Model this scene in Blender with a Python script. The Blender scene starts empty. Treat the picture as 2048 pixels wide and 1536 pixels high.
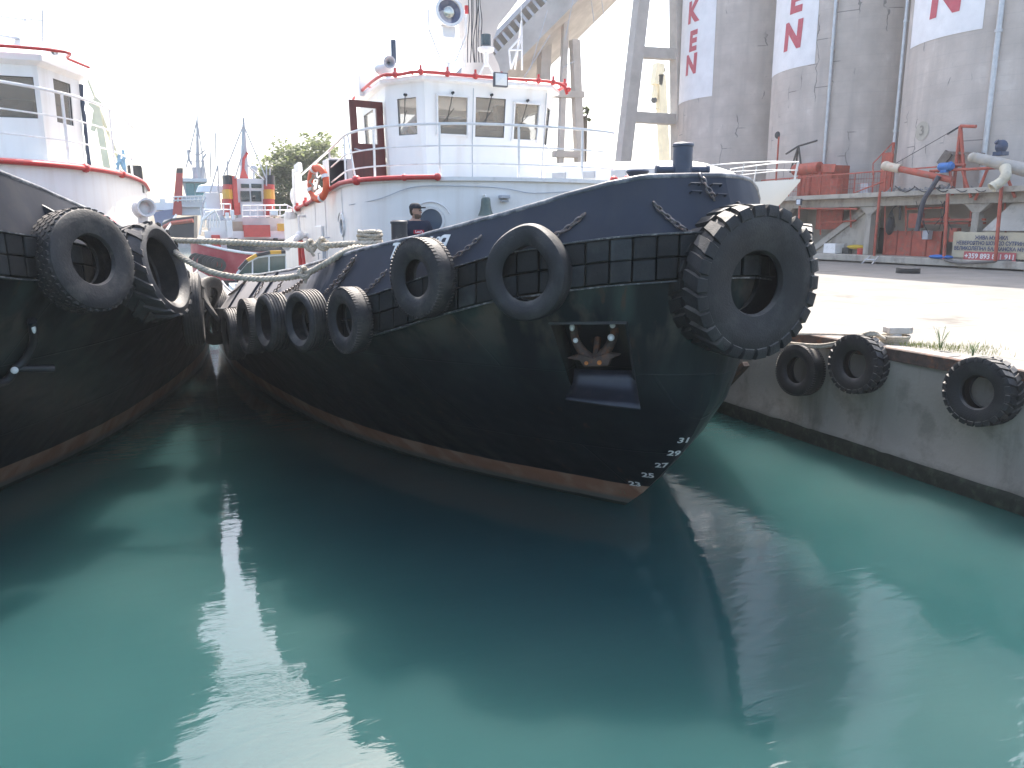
import bpy, bmesh, math, random
from mathutils import Vector, Matrix, noise
from mathutils.bvhtree import BVHTree
random.seed(7)
C = bpy.context.scene.collection
S = bpy.context.scene
# ---------------------------------------------------------------- camera
FPX, HC, PITCH, YAW = 1550.0, 3.5, math.atan(316/1550.0), math.radians(23.3)
cam = bpy.data.cameras.new('camera'); co = bpy.data.objects.new('camera', cam); C.objects.link(co)
co.location = (0, 0, HC); co.rotation_euler = (math.pi/2-PITCH, 0, -YAW)
cam.sensor_width = 36; cam.lens = FPX/2048*36; cam.clip_start = .1; cam.clip_end = 3000
S.camera = co
# ---------------------------------------------------------------- sky and sun
SUN_EL, SUN_AZ = math.radians(55), math.radians(28)      # azimuth measured from +Y towards +X
w = bpy.data.worlds.new('World'); S.world = w; w.use_nodes = True
nt = w.node_tree; bg = nt.nodes['Background']
sky = nt.nodes.new('ShaderNodeTexSky'); sky.sky_type = 'NISHITA'; sky.sun_disc = False
sky.sun_elevation = SUN_EL; sky.sun_rotation = SUN_AZ; sky.dust_density = 4.0; sky.air_density = 1.0; sky.ozone_density = 1.0
nt.links.new(sky.outputs[0], bg.inputs[0]); bg.inputs[1].default_value = 0.15
sd = bpy.data.lights.new('sun', 'SUN'); sd.energy = 3.1; sd.angle = math.radians(.5); sd.color = (1, .95, .87)
so = bpy.data.objects.new('sun', sd); C.objects.link(so)
sdir = Vector((math.sin(SUN_AZ)*math.cos(SUN_EL), math.cos(SUN_AZ)*math.cos(SUN_EL), math.sin(SUN_EL)))
so.rotation_euler = sdir.to_track_quat('Z', 'Y').to_euler(); so.location = sdir*60
S.view_settings.view_transform = 'Standard'; S.view_settings.look = 'None'; S.view_settings.gamma = 1
S.view_settings.exposure = 1.75
# ---------------------------------------------------------------- measuring helpers (pixel of the 2048 px photo -> point on a real plane)
F = Vector((math.sin(YAW)*math.cos(PITCH), math.cos(YAW)*math.cos(PITCH), -math.sin(PITCH)))
R = Vector((math.cos(YAW), -math.sin(YAW), 0)); U = R.cross(F); O = Vector((0, 0, HC))
def ray(x, y): return F + R*((x-1024)/FPX) - U*((y-768)/FPX)
def onX(x, y, X): d = ray(x, y); return O + d*(X/d.x)
def onY(x, y, Y): d = ray(x, y); return O + d*(Y/d.y)
def onZ(x, y, Z): d = ray(x, y); return O + d*((Z-HC)/d.z)
def tab(*T):
    def f(y):
        if y <= T[0][0]: return T[0][1]
        for (a, b), (c, d) in zip(T, T[1:]):
            if y <= c: return b+(d-b)*(y-a)/(c-a)
        return T[-1][1]
    return f
# ---------------------------------------------------------------- mesh builder
XF = [Matrix.Identity(4)]
class MB:
    def __init__(s): s.v = []; s.f = []
    def add(s, vs, fs):
        n = len(s.v); s.v += [Vector(p) for p in vs]; s.f += [[n+i for i in f] for f in fs]; return s
    def box(s, a, b):
        x0, y0, z0 = a; x1, y1, z1 = b
        return s.add([(x0,y0,z0),(x1,y0,z0),(x1,y1,z0),(x0,y1,z0),(x0,y0,z1),(x1,y0,z1),(x1,y1,z1),(x0,y1,z1)],
                     [(0,3,2,1),(4,5,6,7),(0,1,5,4),(1,2,6,5),(2,3,7,6),(3,0,4,7)])
    def hexa(s, p): return s.add(p, [(0,3,2,1),(4,5,6,7),(0,1,5,4),(1,2,6,5),(2,3,7,6),(3,0,4,7)])
    def beam(s, a, b, w, h=None, up=(0,0,1)):
        a = Vector(a); b = Vector(b); d = (b-a).normalized(); h = h or w
        u = d.cross(Vector(up)); u = u.normalized() if u.length > 1e-4 else Vector((1,0,0)); v = u.cross(d)
        q = [(-1,-1),(1,-1),(1,1),(-1,1)]
        return s.hexa([a+u*(i*w/2)+v*(j*h/2) for i, j in q]+[b+u*(i*w/2)+v*(j*h/2) for i, j in q])
    def tube(s, pts, r, n=8, cap=True, closed=False):
        pts = [Vector(p) for p in pts]; m = len(pts); rr = r if isinstance(r, (list, tuple)) else [r]*m
        base = len(s.v); ref = None
        for i, p in enumerate(pts):
            a = pts[(i-1) % m] if (i or closed) else pts[0]; b = pts[(i+1) % m] if (i < m-1 or closed) else pts[-1]
            d = (b-a).normalized()
            if ref is None: ref = Vector((0,0,1)) if abs(d.z) < .9 else Vector((1,0,0))
            u = d.cross(ref)
            u = u.normalized() if u.length > 1e-5 else Vector((1,0,0)); v = u.cross(d); ref = v
            for k in range(n):
                t = 2*math.pi*k/n; s.v.append(p+(u*math.cos(t)+v*math.sin(t))*rr[i])
        for i in range(m if closed else m-1):
            for k in range(n):
                j = (i+1) % m; s.f.append([base+i*n+k, base+i*n+(k+1) % n, base+j*n+(k+1) % n, base+j*n+k])
        if cap and not closed:
            s.f.append([base+k for k in reversed(range(n))]); s.f.append([base+(m-1)*n+k for k in range(n)])
        return s
    def cyl(s, a, b, r, r2=None, n=16): return s.tube([a, b], [r, r if r2 is None else r2], n)
    def lathe(s, prof, c, ax=(0,0,1), n=24, closed=False):     # prof: (radius, along axis)
        ax = Vector(ax).normalized(); u = ax.orthogonal().normalized(); v = ax.cross(u); c = Vector(c); b = len(s.v); m = len(prof)
        for k in range(n):
            t = 2*math.pi*k/n; e = u*math.cos(t)+v*math.sin(t)
            for r, z in prof: s.v.append(c+e*r+ax*z)
        for k in range(n):
            k2 = (k+1) % n
            for i in range(m if closed else m-1):
                j = (i+1) % m; s.f.append([b+k*m+i, b+k2*m+i, b+k2*m+j, b+k*m+j])
        return s
    def prism(s, poly, z0, z1, z0b=None):
        n = len(poly); lo = [(p[0], p[1], z0) for p in poly]; hi = [(p[0], p[1], z1) for p in poly]
        return s.add(lo+hi, [list(reversed(range(n))), list(range(n, 2*n))]+[[i, (i+1) % n, n+(i+1) % n, n+i] for i in range(n)])
    def loft(s, rings, closed=True, cap=True):
        n = len(rings[0]); b = len(s.v)
        for r in rings: s.v += [Vector(p) for p in r]
        for i in range(len(rings)-1):
            for k in range(n if closed else n-1):
                k2 = (k+1) % n; s.f.append([b+i*n+k, b+i*n+k2, b+(i+1)*n+k2, b+(i+1)*n+k])
        if cap: s.f.append([b+k for k in reversed(range(n))]); s.f.append([b+(len(rings)-1)*n+k for k in range(n)])
        return s
    def ball(s, c, r, n=12, m=8, sc=(1,1,1)):
        c = Vector(c); prof = []
        b = len(s.v)
        for i in range(m+1):
            a = math.pi*i/m
            for k in range(n):
                t = 2*math.pi*k/n; s.v.append(c+Vector((math.sin(a)*math.cos(t)*sc[0], math.sin(a)*math.sin(t)*sc[1], math.cos(a)*sc[2]))*r)
        for i in range(m):
            for k in range(n): s.f.append([b+i*n+k, b+(i+1)*n+k, b+(i+1)*n+(k+1) % n, b+i*n+(k+1) % n])
        return s
    def mesh(s, name, m, smooth=None, weld=False, xf=None):
        me = bpy.data.meshes.new(name)
        X = XF[-1] if xf is None else xf
        me.from_pydata([X @ p for p in s.v], [], s.f)
        bm = bmesh.new(); bm.from_mesh(me)
        if weld: bmesh.ops.remove_doubles(bm, verts=bm.verts, dist=.0008)
        bmesh.ops.dissolve_degenerate(bm, edges=bm.edges, dist=1e-5)
        bmesh.ops.recalc_face_normals(bm, faces=bm.faces); bm.to_mesh(me); bm.free()
        me.materials.append(m)
        if smooth:
            me.shade_smooth(); me.set_sharp_from_angle(angle=math.radians(smooth))
        return me
    def part(s, name, m, parent=None, smooth=None, weld=False, bevel=0, split=False):
        if split:                                  # every loose piece becomes a part of its own
            par = list(range(len(s.v)))
            def find(i):
                while par[i] != i: par[i] = par[par[i]]; i = par[i]
                return i
            for f in s.f:
                for i in f[1:]: par[find(i)] = find(f[0])
            grp = {}
            for f in s.f: grp.setdefault(find(f[0]), []).append(f)
            out = []
            for fs in grp.values():
                ids = sorted({i for f in fs for i in f}); mp = {i: k for k, i in enumerate(ids)}; q = MB(); q.v = [s.v[i] for i in ids]; q.f = [[mp[i] for i in f] for f in fs]
                out.append(q.part(name, m, parent, smooth, weld, bevel))
            return out[0]
        o = bpy.data.objects.new(name, s.mesh(name, m, smooth, weld)); C.objects.link(o); adopt(o, parent)
        if bevel:
            b = o.modifiers.new('bevel', 'BEVEL'); b.width = bevel; b.segments = 2; b.limit_method = 'ANGLE'
        return o
def wpos(o):
    v = Vector(o.location)
    while o.parent: o = o.parent; v += o.location
    return v
def adopt(o, parent):
    if parent is not None: o.parent = parent; o.location = -wpos(parent)
def tag(o, label, cat, group=None, kind=None):
    if label: o['label'] = label
    if cat: o['category'] = cat
    if group: o['group'] = group
    if kind: o['kind'] = kind
    return o
def thing(name, label, cat, loc, group=None):
    o = bpy.data.objects.new(name, None); C.objects.link(o); o.location = XF[-1] @ Vector(loc); o.empty_display_size = .2
    return tag(o, label, cat, group)
# ---------------------------------------------------------------- materials
def M(name, col, rough=.5, var=.12, scale=3., bump=.0, bscale=40., metal=0., streak=None, sk=(5., .5), samt=.5, alt=None, altamt=.5, altscale=2., spec=.5, altlo=.52, dust=None):
    m = bpy.data.materials.new(name); m.use_nodes = True; t = m.node_tree; L = t.links.new; b = t.nodes['Principled BSDF']
    tc = t.nodes.new('ShaderNodeTexCoord')
    def nz(sc, det=5, vec=None, ro=.55):
        n = t.nodes.new('ShaderNodeTexNoise'); n.inputs['Scale'].default_value = sc; n.inputs['Detail'].default_value = det; n.inputs['Roughness'].default_value = ro
        L(vec or tc.outputs['Object'], n.inputs['Vector']); return n.outputs[0]
    def ramp(src, lo, hi):
        r = t.nodes.new('ShaderNodeMapRange'); r.inputs[1].default_value = lo; r.inputs[2].default_value = hi; L(src, r.inputs[0]); return r.outputs[0]
    def mix(f, a, c, ty='MIX', fv=None):
        x = t.nodes.new('ShaderNodeMix'); x.data_type = 'RGBA'; x.blend_type = ty
        if f is not None: L(f, x.inputs[0])
        else: x.inputs[0].default_value = fv
        for s_, q in ((a, 6), (c, 7)):
            if isinstance(s_, tuple): x.inputs[q].default_value = (*s_, 1)
            else: L(s_, x.inputs[q])
        return x.outputs[2]
    def mul(a, k):
        x = t.nodes.new('ShaderNodeMath'); x.operation = 'MULTIPLY'; L(a, x.inputs[0]); x.inputs[1].default_value = k; return x.outputs[0]
    lo = tuple(c*(1-var) for c in col); hi = tuple(min(1, c*(1+var)) for c in col)
    c = mix(ramp(nz(scale), .3, .7), lo, hi)
    if alt: c = mix(mul(ramp(nz(altscale, 8, ro=.65), altlo, altlo+.14), altamt), c, alt)
    if streak:
        mp = t.nodes.new('ShaderNodeMapping'); mp.inputs['Scale'].default_value = (sk[0], sk[0], sk[1]); L(tc.outputs['Object'], mp.inputs[0])
        c = mix(mul(ramp(nz(1., 6, mp.outputs[0]), .5, .75), samt), c, streak)
    if dust:
        ge = t.nodes.new('ShaderNodeNewGeometry'); sx = t.nodes.new('ShaderNodeSeparateXYZ'); L(ge.outputs['Normal'], sx.inputs[0])
        x = t.nodes.new('ShaderNodeMath'); x.operation = 'MULTIPLY'; L(ramp(sx.outputs[2], .35, 1.), x.inputs[0]); L(ramp(nz(6., 6), .3, .62), x.inputs[1])
        c = mix(x.outputs[0], c, dust)
    L(c, b.inputs['Base Color'])
    b.inputs['Metallic'].default_value = metal; b.inputs['Specular IOR Level'].default_value = spec
    rr = t.nodes.new('ShaderNodeMapRange'); rr.inputs[3].default_value = max(0, rough-.1); rr.inputs[4].default_value = min(1, rough+.12); L(nz(scale*2.3), rr.inputs[0]); L(rr.outputs[0], b.inputs['Roughness'])
    if bump:
        bp = t.nodes.new('ShaderNodeBump'); bp.inputs['Strength'].default_value = bump; bp.inputs['Distance'].default_value = .02; L(nz(bscale, 6), bp.inputs['Height']); L(bp.outputs[0], b.inputs['Normal'])
    m['b'] = 1
    return m
WHITE = M('white_paint', (.86,.84,.80), .38, .03, 1.5, .05, 8, streak=(.50,.40,.30), sk=(6,.3), samt=.22)
WHITE2 = M('white_fittings', (.82,.80,.77), .4, .05, 5, alt=(.45,.4,.35), altamt=.3, altscale=7)
RED = M('red_paint', (.55,.05,.045), .45, .12, 5, .05, alt=(.3,.12,.08), altamt=.4, altscale=9)
ORG = M('orange_red_paint', (.42,.085,.05), .6, .2, 3, .1, alt=(.24,.13,.10), altamt=.7, altscale=5)
BLUEB = M('blue_black_bulwark_paint', (.036,.042,.056), .55, .2, 1.2, .12, 3, streak=(.06,.06,.065), sk=(3,.6), samt=.5, alt=(.05,.052,.06), altamt=.35, altscale=.9, spec=.15)
BLK = M('black_steel', (.015,.017,.02), .45, .3, 6, .2, 30)
NAVY = M('navy_bitt_paint', (.05,.065,.10), .42, .15, 6, .15, 20, alt=(.18,.17,.16), altamt=.5, altscale=6, altlo=.6)
RUB = M('tyre_rubber', (.0105,.011,.012), .6, .3, 5, .3, 60, alt=(.045,.043,.04), altamt=.6, altscale=3, dust=(.20,.18,.155))
RUB2 = M('old_tyre_rubber', (.017,.017,.0175), .66, .3, 5, .35, 40, alt=(.07,.062,.052), altamt=.7, altscale=4, dust=(.24,.21,.18))
CHAIN = M('chain_steel', (.16,.14,.13), .34, .4, 20, .2, 50, metal=.5, alt=(.22,.11,.06), altamt=.6, altscale=14)
ROPE = M('rope_fibre', (.50,.44,.35), .85, .2, 20, .4, 150, alt=(.2,.17,.13), altamt=.5, altscale=8)
RUST = M('rusty_iron', (.07,.045,.035), .75, .4, 8, .4, 40, alt=(.22,.08,.03), altamt=.7, altscale=9)
GREYP = M('grey_paint', (.45,.46,.48), .45, .08, 3)
WOOD = M('varnished_door_wood', (.11,.022,.018), .35, .25, 3, .1, 20, streak=(.05,.012,.01), sk=(30,.6), samt=.6)
STEELP = M('bare_pipe_metal', (.5,.51,.52), .4, .1, 5, metal=.5)
def wear_glare_aft(m):          # aft bulwark: rubbed grey paint, with grazing sun and glare put into the colour
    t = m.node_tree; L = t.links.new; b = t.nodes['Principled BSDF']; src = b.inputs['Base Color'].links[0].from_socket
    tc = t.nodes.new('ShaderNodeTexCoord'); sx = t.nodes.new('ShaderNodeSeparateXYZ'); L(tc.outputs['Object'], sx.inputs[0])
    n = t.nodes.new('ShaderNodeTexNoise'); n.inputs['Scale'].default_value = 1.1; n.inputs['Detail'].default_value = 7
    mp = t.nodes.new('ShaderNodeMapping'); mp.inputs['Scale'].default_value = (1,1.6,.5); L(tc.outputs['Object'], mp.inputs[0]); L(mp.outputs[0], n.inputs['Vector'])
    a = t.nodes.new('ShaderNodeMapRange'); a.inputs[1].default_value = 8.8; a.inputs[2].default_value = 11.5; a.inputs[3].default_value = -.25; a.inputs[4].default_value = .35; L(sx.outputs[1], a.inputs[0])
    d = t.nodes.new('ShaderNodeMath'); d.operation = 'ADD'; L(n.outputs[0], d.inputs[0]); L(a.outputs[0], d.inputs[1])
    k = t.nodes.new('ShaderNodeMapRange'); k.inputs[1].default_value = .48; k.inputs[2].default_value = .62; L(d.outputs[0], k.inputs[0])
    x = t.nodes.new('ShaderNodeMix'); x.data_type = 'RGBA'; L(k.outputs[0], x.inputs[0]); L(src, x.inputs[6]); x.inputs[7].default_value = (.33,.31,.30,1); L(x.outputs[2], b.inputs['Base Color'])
BLUEA = M('worn_sunlit_bulwark_paint', (.036,.042,.056), .55, .2, 1.2, .12, 3, streak=(.06,.06,.065), sk=(3,.6), samt=.5, alt=(.05,.052,.06), altamt=.35, altscale=.9, spec=.15); wear_glare_aft(BLUEA)
def glass(name, col, a=.55, rough=.04):
    m = bpy.data.materials.new(name); m.use_nodes = True; t = m.node_tree; b = t.nodes['Principled BSDF']
    b.inputs['Base Color'].default_value = (*col, 1); b.inputs['Roughness'].default_value = rough
    tr = t.nodes.new('ShaderNodeBsdfTransparent'); mx = t.nodes.new('ShaderNodeMixShader'); mx.inputs[0].default_value = a
    t.links.new(tr.outputs[0], mx.inputs[1]); t.links.new(b.outputs[0], mx.inputs[2]); t.links.new(mx.outputs[0], t.nodes['Material Output'].inputs[0]); return m
GLASS = glass('window_glass', (.46,.42,.35), .30)
GLASSD = glass('dark_glass', (.05,.08,.09), .8)
PGLASS = glass('porthole_glass', (.10,.13,.17), .92, .15)
# hull paint: black-green topsides, brown boot-topping band painted between z = .1 and .42
def hull_mat():
    m = M('hull_paint', (.005,.0085,.0115), .4, .3, 1.5, .15, 2.5, spec=.3, streak=(.012,.020,.020), sk=(2.2,.3), samt=.8)
    t = m.node_tree; L = t.links.new; b = t.nodes['Principled BSDF']; src = b.inputs['Base Color'].links[0].from_socket
    tc = t.nodes.new('ShaderNodeTexCoord'); sx = t.nodes.new('ShaderNodeSeparateXYZ'); L(tc.outputs['Object'], sx.inputs[0])
    n = t.nodes.new('ShaderNodeTexNoise'); n.inputs['Scale'].default_value = 1.2; n.inputs['Detail'].default_value = 6; L(tc.outputs['Object'], n.inputs['Vector'])
    mp = t.nodes.new('ShaderNodeMapping'); mp.inputs['Scale'].default_value = (1.7,1.7,.25); L(tc.outputs['Object'], mp.inputs[0])
    n2 = t.nodes.new('ShaderNodeTexNoise'); n2.inputs['Scale'].default_value = 1.5; n2.inputs['Detail'].default_value = 8; L(mp.outputs[0], n2.inputs['Vector'])
    def rng(s, a, c):
        r = t.nodes.new('ShaderNodeMapRange'); r.inputs[1].default_value = a; r.inputs[2].default_value = c; L(s, r.inputs[0]); return r.outputs[0]
    def mx(f, a, c):
        x = t.nodes.new('ShaderNodeMix'); x.data_type = 'RGBA'; L(f, x.inputs[0])
        for s_, q in ((a, 6), (c, 7)):
            if isinstance(s_, tuple): x.inputs[q].default_value = (*s_, 1)
            else: L(s_, x.inputs[q])
        return x.outputs[2]
    def mth(op, a, c):
        x = t.nodes.new('ShaderNodeMath'); x.operation = op
        for i, s_ in enumerate((a, c)):
            if isinstance(s_, (int, float)): x.inputs[i].default_value = s_
            else: L(s_, x.inputs[i])
        return x.outputs[0]
    z = sx.outputs[2]
    # green / brown weathered stripes high on the bow under the rubber belt
    st = mth('MULTIPLY', rng(z, 1.6, 2.7), rng(n2.outputs[0], .42, .62))
    c = mx(mth('MULTIPLY', st, .85), src, (.040,.060,.054))
    c = mx(mth('MULTIPLY', mth('MULTIPLY', rng(z, 2.1, 2.8), mth('MULTIPLY', rng(n2.outputs[0], .40, .52), rng(n.outputs[0], .47, .56))), .85), c, (.14,.105,.08))
    brown = mx(rng(n2.outputs[0], .45, .62), (.30,.145,.085), (.38,.24,.16))
    zz = mth('ADD', z, mth('MULTIPLY', mth('SUBTRACT', n.outputs[0], .5), .05))
    c = mx(rng(zz, .425, .415), c, brown)
    c = mx(rng(zz, .20, .12), c, (.15,.14,.12))
    c = mx(rng(zz, .07, .05), c, (.02,.03,.02))
    # thin rust runs, plate seams and dents
    mp3 = t.nodes.new('ShaderNodeMapping'); mp3.inputs['Scale'].default_value = (9,9,.5); L(tc.outputs['Object'], mp3.inputs[0])
    n3 = t.nodes.new('ShaderNodeTexNoise'); n3.inputs['Scale'].default_value = 1.; n3.inputs['Detail'].default_value = 5; L(mp3.outputs[0], n3.inputs['Vector'])
    n4 = t.nodes.new('ShaderNodeTexNoise'); n4.inputs['Scale'].default_value = 1.9; n4.inputs['Detail'].default_value = 4; L(tc.outputs['Object'], n4.inputs['Vector'])
    c = mx(mth('MULTIPLY', mth('MULTIPLY', rng(n3.outputs[0], .60, .70), rng(n4.outputs[0], .5, .62)), .6), c, (.09,.045,.025))
    L(c, b.inputs['Base Color'])
    cb = t.nodes.new('ShaderNodeCombineXYZ'); L(sx.outputs[1], cb.inputs[0]); L(z, cb.inputs[1])
    br = t.nodes.new('ShaderNodeTexBrick'); br.inputs['Scale'].default_value = .5; br.inputs['Mortar Size'].default_value = .006; br.inputs['Mortar Smooth'].default_value = .6; br.inputs['Brick Width'].default_value = 1.1; br.inputs['Row Height'].default_value = .5; L(cb.outputs[0], br.inputs[0])
    nb = b.inputs['Normal'].links[0].from_socket
    b1 = t.nodes.new('ShaderNodeBump'); b1.inputs['Strength'].default_value = .5; b1.inputs['Distance'].default_value = .006; L(br.outputs['Fac'], b1.inputs['Height']); L(nb, b1.inputs['Normal'])
    nd = t.nodes.new('ShaderNodeTexNoise'); nd.inputs['Scale'].default_value = 1.5; nd.inputs['Detail'].default_value = 2; L(tc.outputs['Object'], nd.inputs['Vector'])
    b2 = t.nodes.new('ShaderNodeBump'); b2.inputs['Strength'].default_value = 1.; b2.inputs['Distance'].default_value = .05; L(nd.outputs[0], b2.inputs['Height']); L(b1.outputs[0], b2.inputs['Normal']); L(b2.outputs[0], b.inputs['Normal'])
    return m
HULL = hull_mat()
def tile_mat():
    m = M('rubber_fender_tile', (.010,.012,.013), .6, .3, 8, .25, 40, alt=(.03,.03,.026), altamt=.5, altscale=4, spec=.3)
    t = m.node_tree; L = t.links.new; b = t.nodes['Principled BSDF']; src = b.inputs['Base Color'].links[0].from_socket
    g = t.nodes.new('ShaderNodeNewGeometry'); x = t.nodes.new('ShaderNodeMix'); x.data_type = 'RGBA'; x.blend_type = 'MULTIPLY'; x.inputs[0].default_value = 1
    r = t.nodes.new('ShaderNodeMapRange'); r.inputs[3].default_value = .6; r.inputs[4].default_value = 2.6
    p = t.nodes.new('ShaderNodeMath'); p.operation = 'POWER'; L(g.outputs['Random Per Island'], p.inputs[0]); p.inputs[1].default_value = 3; L(p.outputs[0], r.inputs[0])
    L(src, x.inputs[6]); L(r.outputs[0], x.inputs[7]); L(x.outputs[2], b.inputs['Base Color']); return m
TILE = tile_mat()
# ================================================================ water
def water_mat():
    m = bpy.data.materials.new('murky_green_water'); m.use_nodes = True; t = m.node_tree; L = t.links.new; b = t.nodes['Principled BSDF']
    tc = t.nodes.new('ShaderNodeTexCoord')
    n0 = t.nodes.new('ShaderNodeTexNoise'); n0.inputs['Scale'].default_value = .22; n0.inputs['Detail'].default_value = 3; L(tc.outputs['Object'], n0.inputs['Vector'])
    mx = t.nodes.new('ShaderNodeMix'); mx.data_type = 'RGBA'; r = t.nodes.new('ShaderNodeMapRange'); r.inputs[1].default_value = .35; r.inputs[2].default_value = .65
    L(n0.outputs[0], r.inputs[0]); L(r.outputs[0], mx.inputs[0]); mx.inputs[6].default_value = (.014,.050,.051,1); mx.inputs[7].default_value = (.028,.069,.066,1)
    L(mx.outputs[2], b.inputs['Base Color'])
    b.inputs['Roughness'].default_value = .015; b.inputs['IOR'].default_value = 1.52
    b.subsurface_method = 'BURLEY'; b.inputs['Subsurface Weight'].default_value = 1.; b.inputs['Subsurface Radius'].default_value = (.7,1.2,1.15); b.inputs['Subsurface Scale'].default_value = 1.8
    def bump(sc, det, dist, prev=None, stretch=(1,1,1), dis=0):
        mp = t.nodes.new('ShaderNodeMapping'); mp.inputs['Scale'].default_value = stretch; mp.inputs['Rotation'].default_value = (0,0,-YAW); L(tc.outputs['Object'], mp.inputs[0])
        n = t.nodes.new('ShaderNodeTexNoise'); n.inputs['Scale'].default_value = sc; n.inputs['Detail'].default_value = det; n.inputs['Distortion'].default_value = dis; L(mp.outputs[0], n.inputs['Vector'])
        p = t.nodes.new('ShaderNodeBump'); p.inputs['Strength'].default_value = 1; p.inputs['Distance'].default_value = dist; L(n.outputs[0], p.inputs['Height'])
        if prev: L(prev, p.inputs['Normal'])
        return p.outputs[0]
    a = bump(.7, 2, .013, None, (.6,1.3,1)); a = bump(4, 4, .0034, a, (.5,1.5,1), .8); a = bump(14, 2, .0006, a, (.5,1.6,1), .5)
    L(a, b.inputs['Normal']); return m
wt = MB(); wt.add([(-260,-40,0),(9.55,-40,0),(9.55,330,0),(-260,330,0)], [(0,1,2,3)])
tag(wt.part('water', water_mat()), None, None, kind='structure')
# ================================================================ quay
def conc(name, col, **k): return M(name, col, .85, .14, .8, .35, 14, **k)
GROUND = conc('quay_concrete', (.20,.187,.165), alt=(.155,.142,.12), altamt=.6, altscale=.6)
def joints(m):          # slab joints and a few oil stains in the concrete itself
    t = m.node_tree; L = t.links.new; b = t.nodes['Principled BSDF']; src = b.inputs['Base Color'].links[0].from_socket
    tc = t.nodes.new('ShaderNodeTexCoord'); n = t.nodes.new('ShaderNodeTexNoise'); n.inputs['Scale'].default_value = 1.5; n.inputs['Detail'].default_value = 6; L(tc.outputs['Object'], n.inputs['Vector'])
    mp = t.nodes.new('ShaderNodeMixRGB'); mp.inputs[0].default_value = .04; L(tc.outputs['Object'], mp.inputs[1]); L(n.outputs['Color'], mp.inputs[2])
    br = t.nodes.new('ShaderNodeTexBrick'); br.inputs['Scale'].default_value = .33; br.inputs['Mortar Size'].default_value = .007; br.inputs['Brick Width'].default_value = 1.3; br.inputs['Row Height'].default_value = 1.; L(mp.outputs[0], br.inputs[0])
    k = t.nodes.new('ShaderNodeMath'); k.operation = 'MULTIPLY'; k.inputs[1].default_value = .6; L(br.outputs['Fac'], k.inputs[0])
    x = t.nodes.new('ShaderNodeMix'); x.data_type = 'RGBA'; L(k.outputs[0], x.inputs[0]); L(src, x.inputs[6]); x.inputs[7].default_value = (.07,.065,.055,1)
    n2 = t.nodes.new('ShaderNodeTexNoise'); n2.inputs['Scale'].default_value = .45; n2.inputs['Detail'].default_value = 9; n2.inputs['Roughness'].default_value = .7; L(tc.outputs['Object'], n2.inputs['Vector'])
    a = t.nodes.new('ShaderNodeMapRange'); a.inputs[1].default_value = .60; a.inputs[2].default_value = .68; a.inputs[4].default_value = .75; L(n2.outputs[0], a.inputs[0])
    y = t.nodes.new('ShaderNodeMix'); y.data_type = 'RGBA'; L(a.outputs[0], y.inputs[0]); L(x.outputs[2], y.inputs[6]); y.inputs[7].default_value = (.09,.08,.065,1); L(y.outputs[2], b.inputs['Base Color'])
joints(GROUND)
WALLC = conc('quay_wall_concrete', (.31,.275,.23), alt=(.15,.135,.112), altamt=.7, altscale=1.6, streak=(.12,.10,.075), sk=(2.5,.3), samt=.75)
QX, QZ = 9.4, 1.75
g = MB(); g.add([(QX+.42,-40,QZ),(320,-40,QZ),(320,330,QZ),(QX+.42,330,QZ)], [(0,1,2,3)])
tag(g.part('ground', GROUND), None, None, kind='structure')
qw = thing('quay_wall', 'weathered grey concrete quay wall running beside the tug on the right', 'quay wall', (QX, 12, 0))
# face built as a slightly uneven sheet with chipped top edge
q = MB(); rows = []; ny = 150
for j, (z, dx) in enumerate([(-1.2,.1),(.02,.1),(.07,.02),(.30,-.02),(.36,.03),(.9,.02),(1.3,.02),(1.63,.03)]):
    row = []
    for i in range(ny):
        y = -8+58*i/(ny-1)
        e = noise.noise(Vector((y*1.3, z*2.1, 3)))*.03+noise.noise(Vector((y*5, z*6, 1)))*.012
        row.append((QX+dx-.03+e, y, z+(noise.noise(Vector((y*2,0,8)))*.03 if 0 < j < 5 else 0)))
    rows.append(row)
q.loft(rows, closed=False, cap=False); q.part('concrete_face', WALLC, qw, smooth=60)
def algae():
    return M('algae_band', (.02,.025,.017), .6, .4, 6, .5, 12, alt=(.05,.07,.04), altamt=.7, altscale=6)
q = MB(); rows = []
for z, dx in [(-.6,-.05),(.04,-.055),(.16,-.07),(.24,-.045)]:
    rows.append([(QX+dx+noise.noise(Vector((y*.39*3,z*3,7)))*.025, -8+58*y/149, z+noise.noise(Vector((y*.39*4,z,2)))*.04*(z > .2)) for y in range(150)])
q.loft(rows, closed=False, cap=False); q.part('weed_band', algae(), qw, smooth=60)
q = MB()
y = -8
while y < 40:
    l = random.uniform(2.2, 3.4); q.box((QX-.015,y,1.62),(QX+.42,y+l-.03,QZ+random.uniform(.004,.012))); y += l
q.part('edge_coping', conc('coping', (.30,.27,.24), alt=(.16,.13,.1), altamt=.6, altscale=3), qw, bevel=.012)
q = MB(); q.box((QX-.035,-8,1.60),(QX-.017,40,QZ+.016)); q.box((QX-.017,-8,QZ+.014),(QX+.09,40,QZ+.02)); q.part('steel_edge_angle', RUST, qw)
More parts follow.
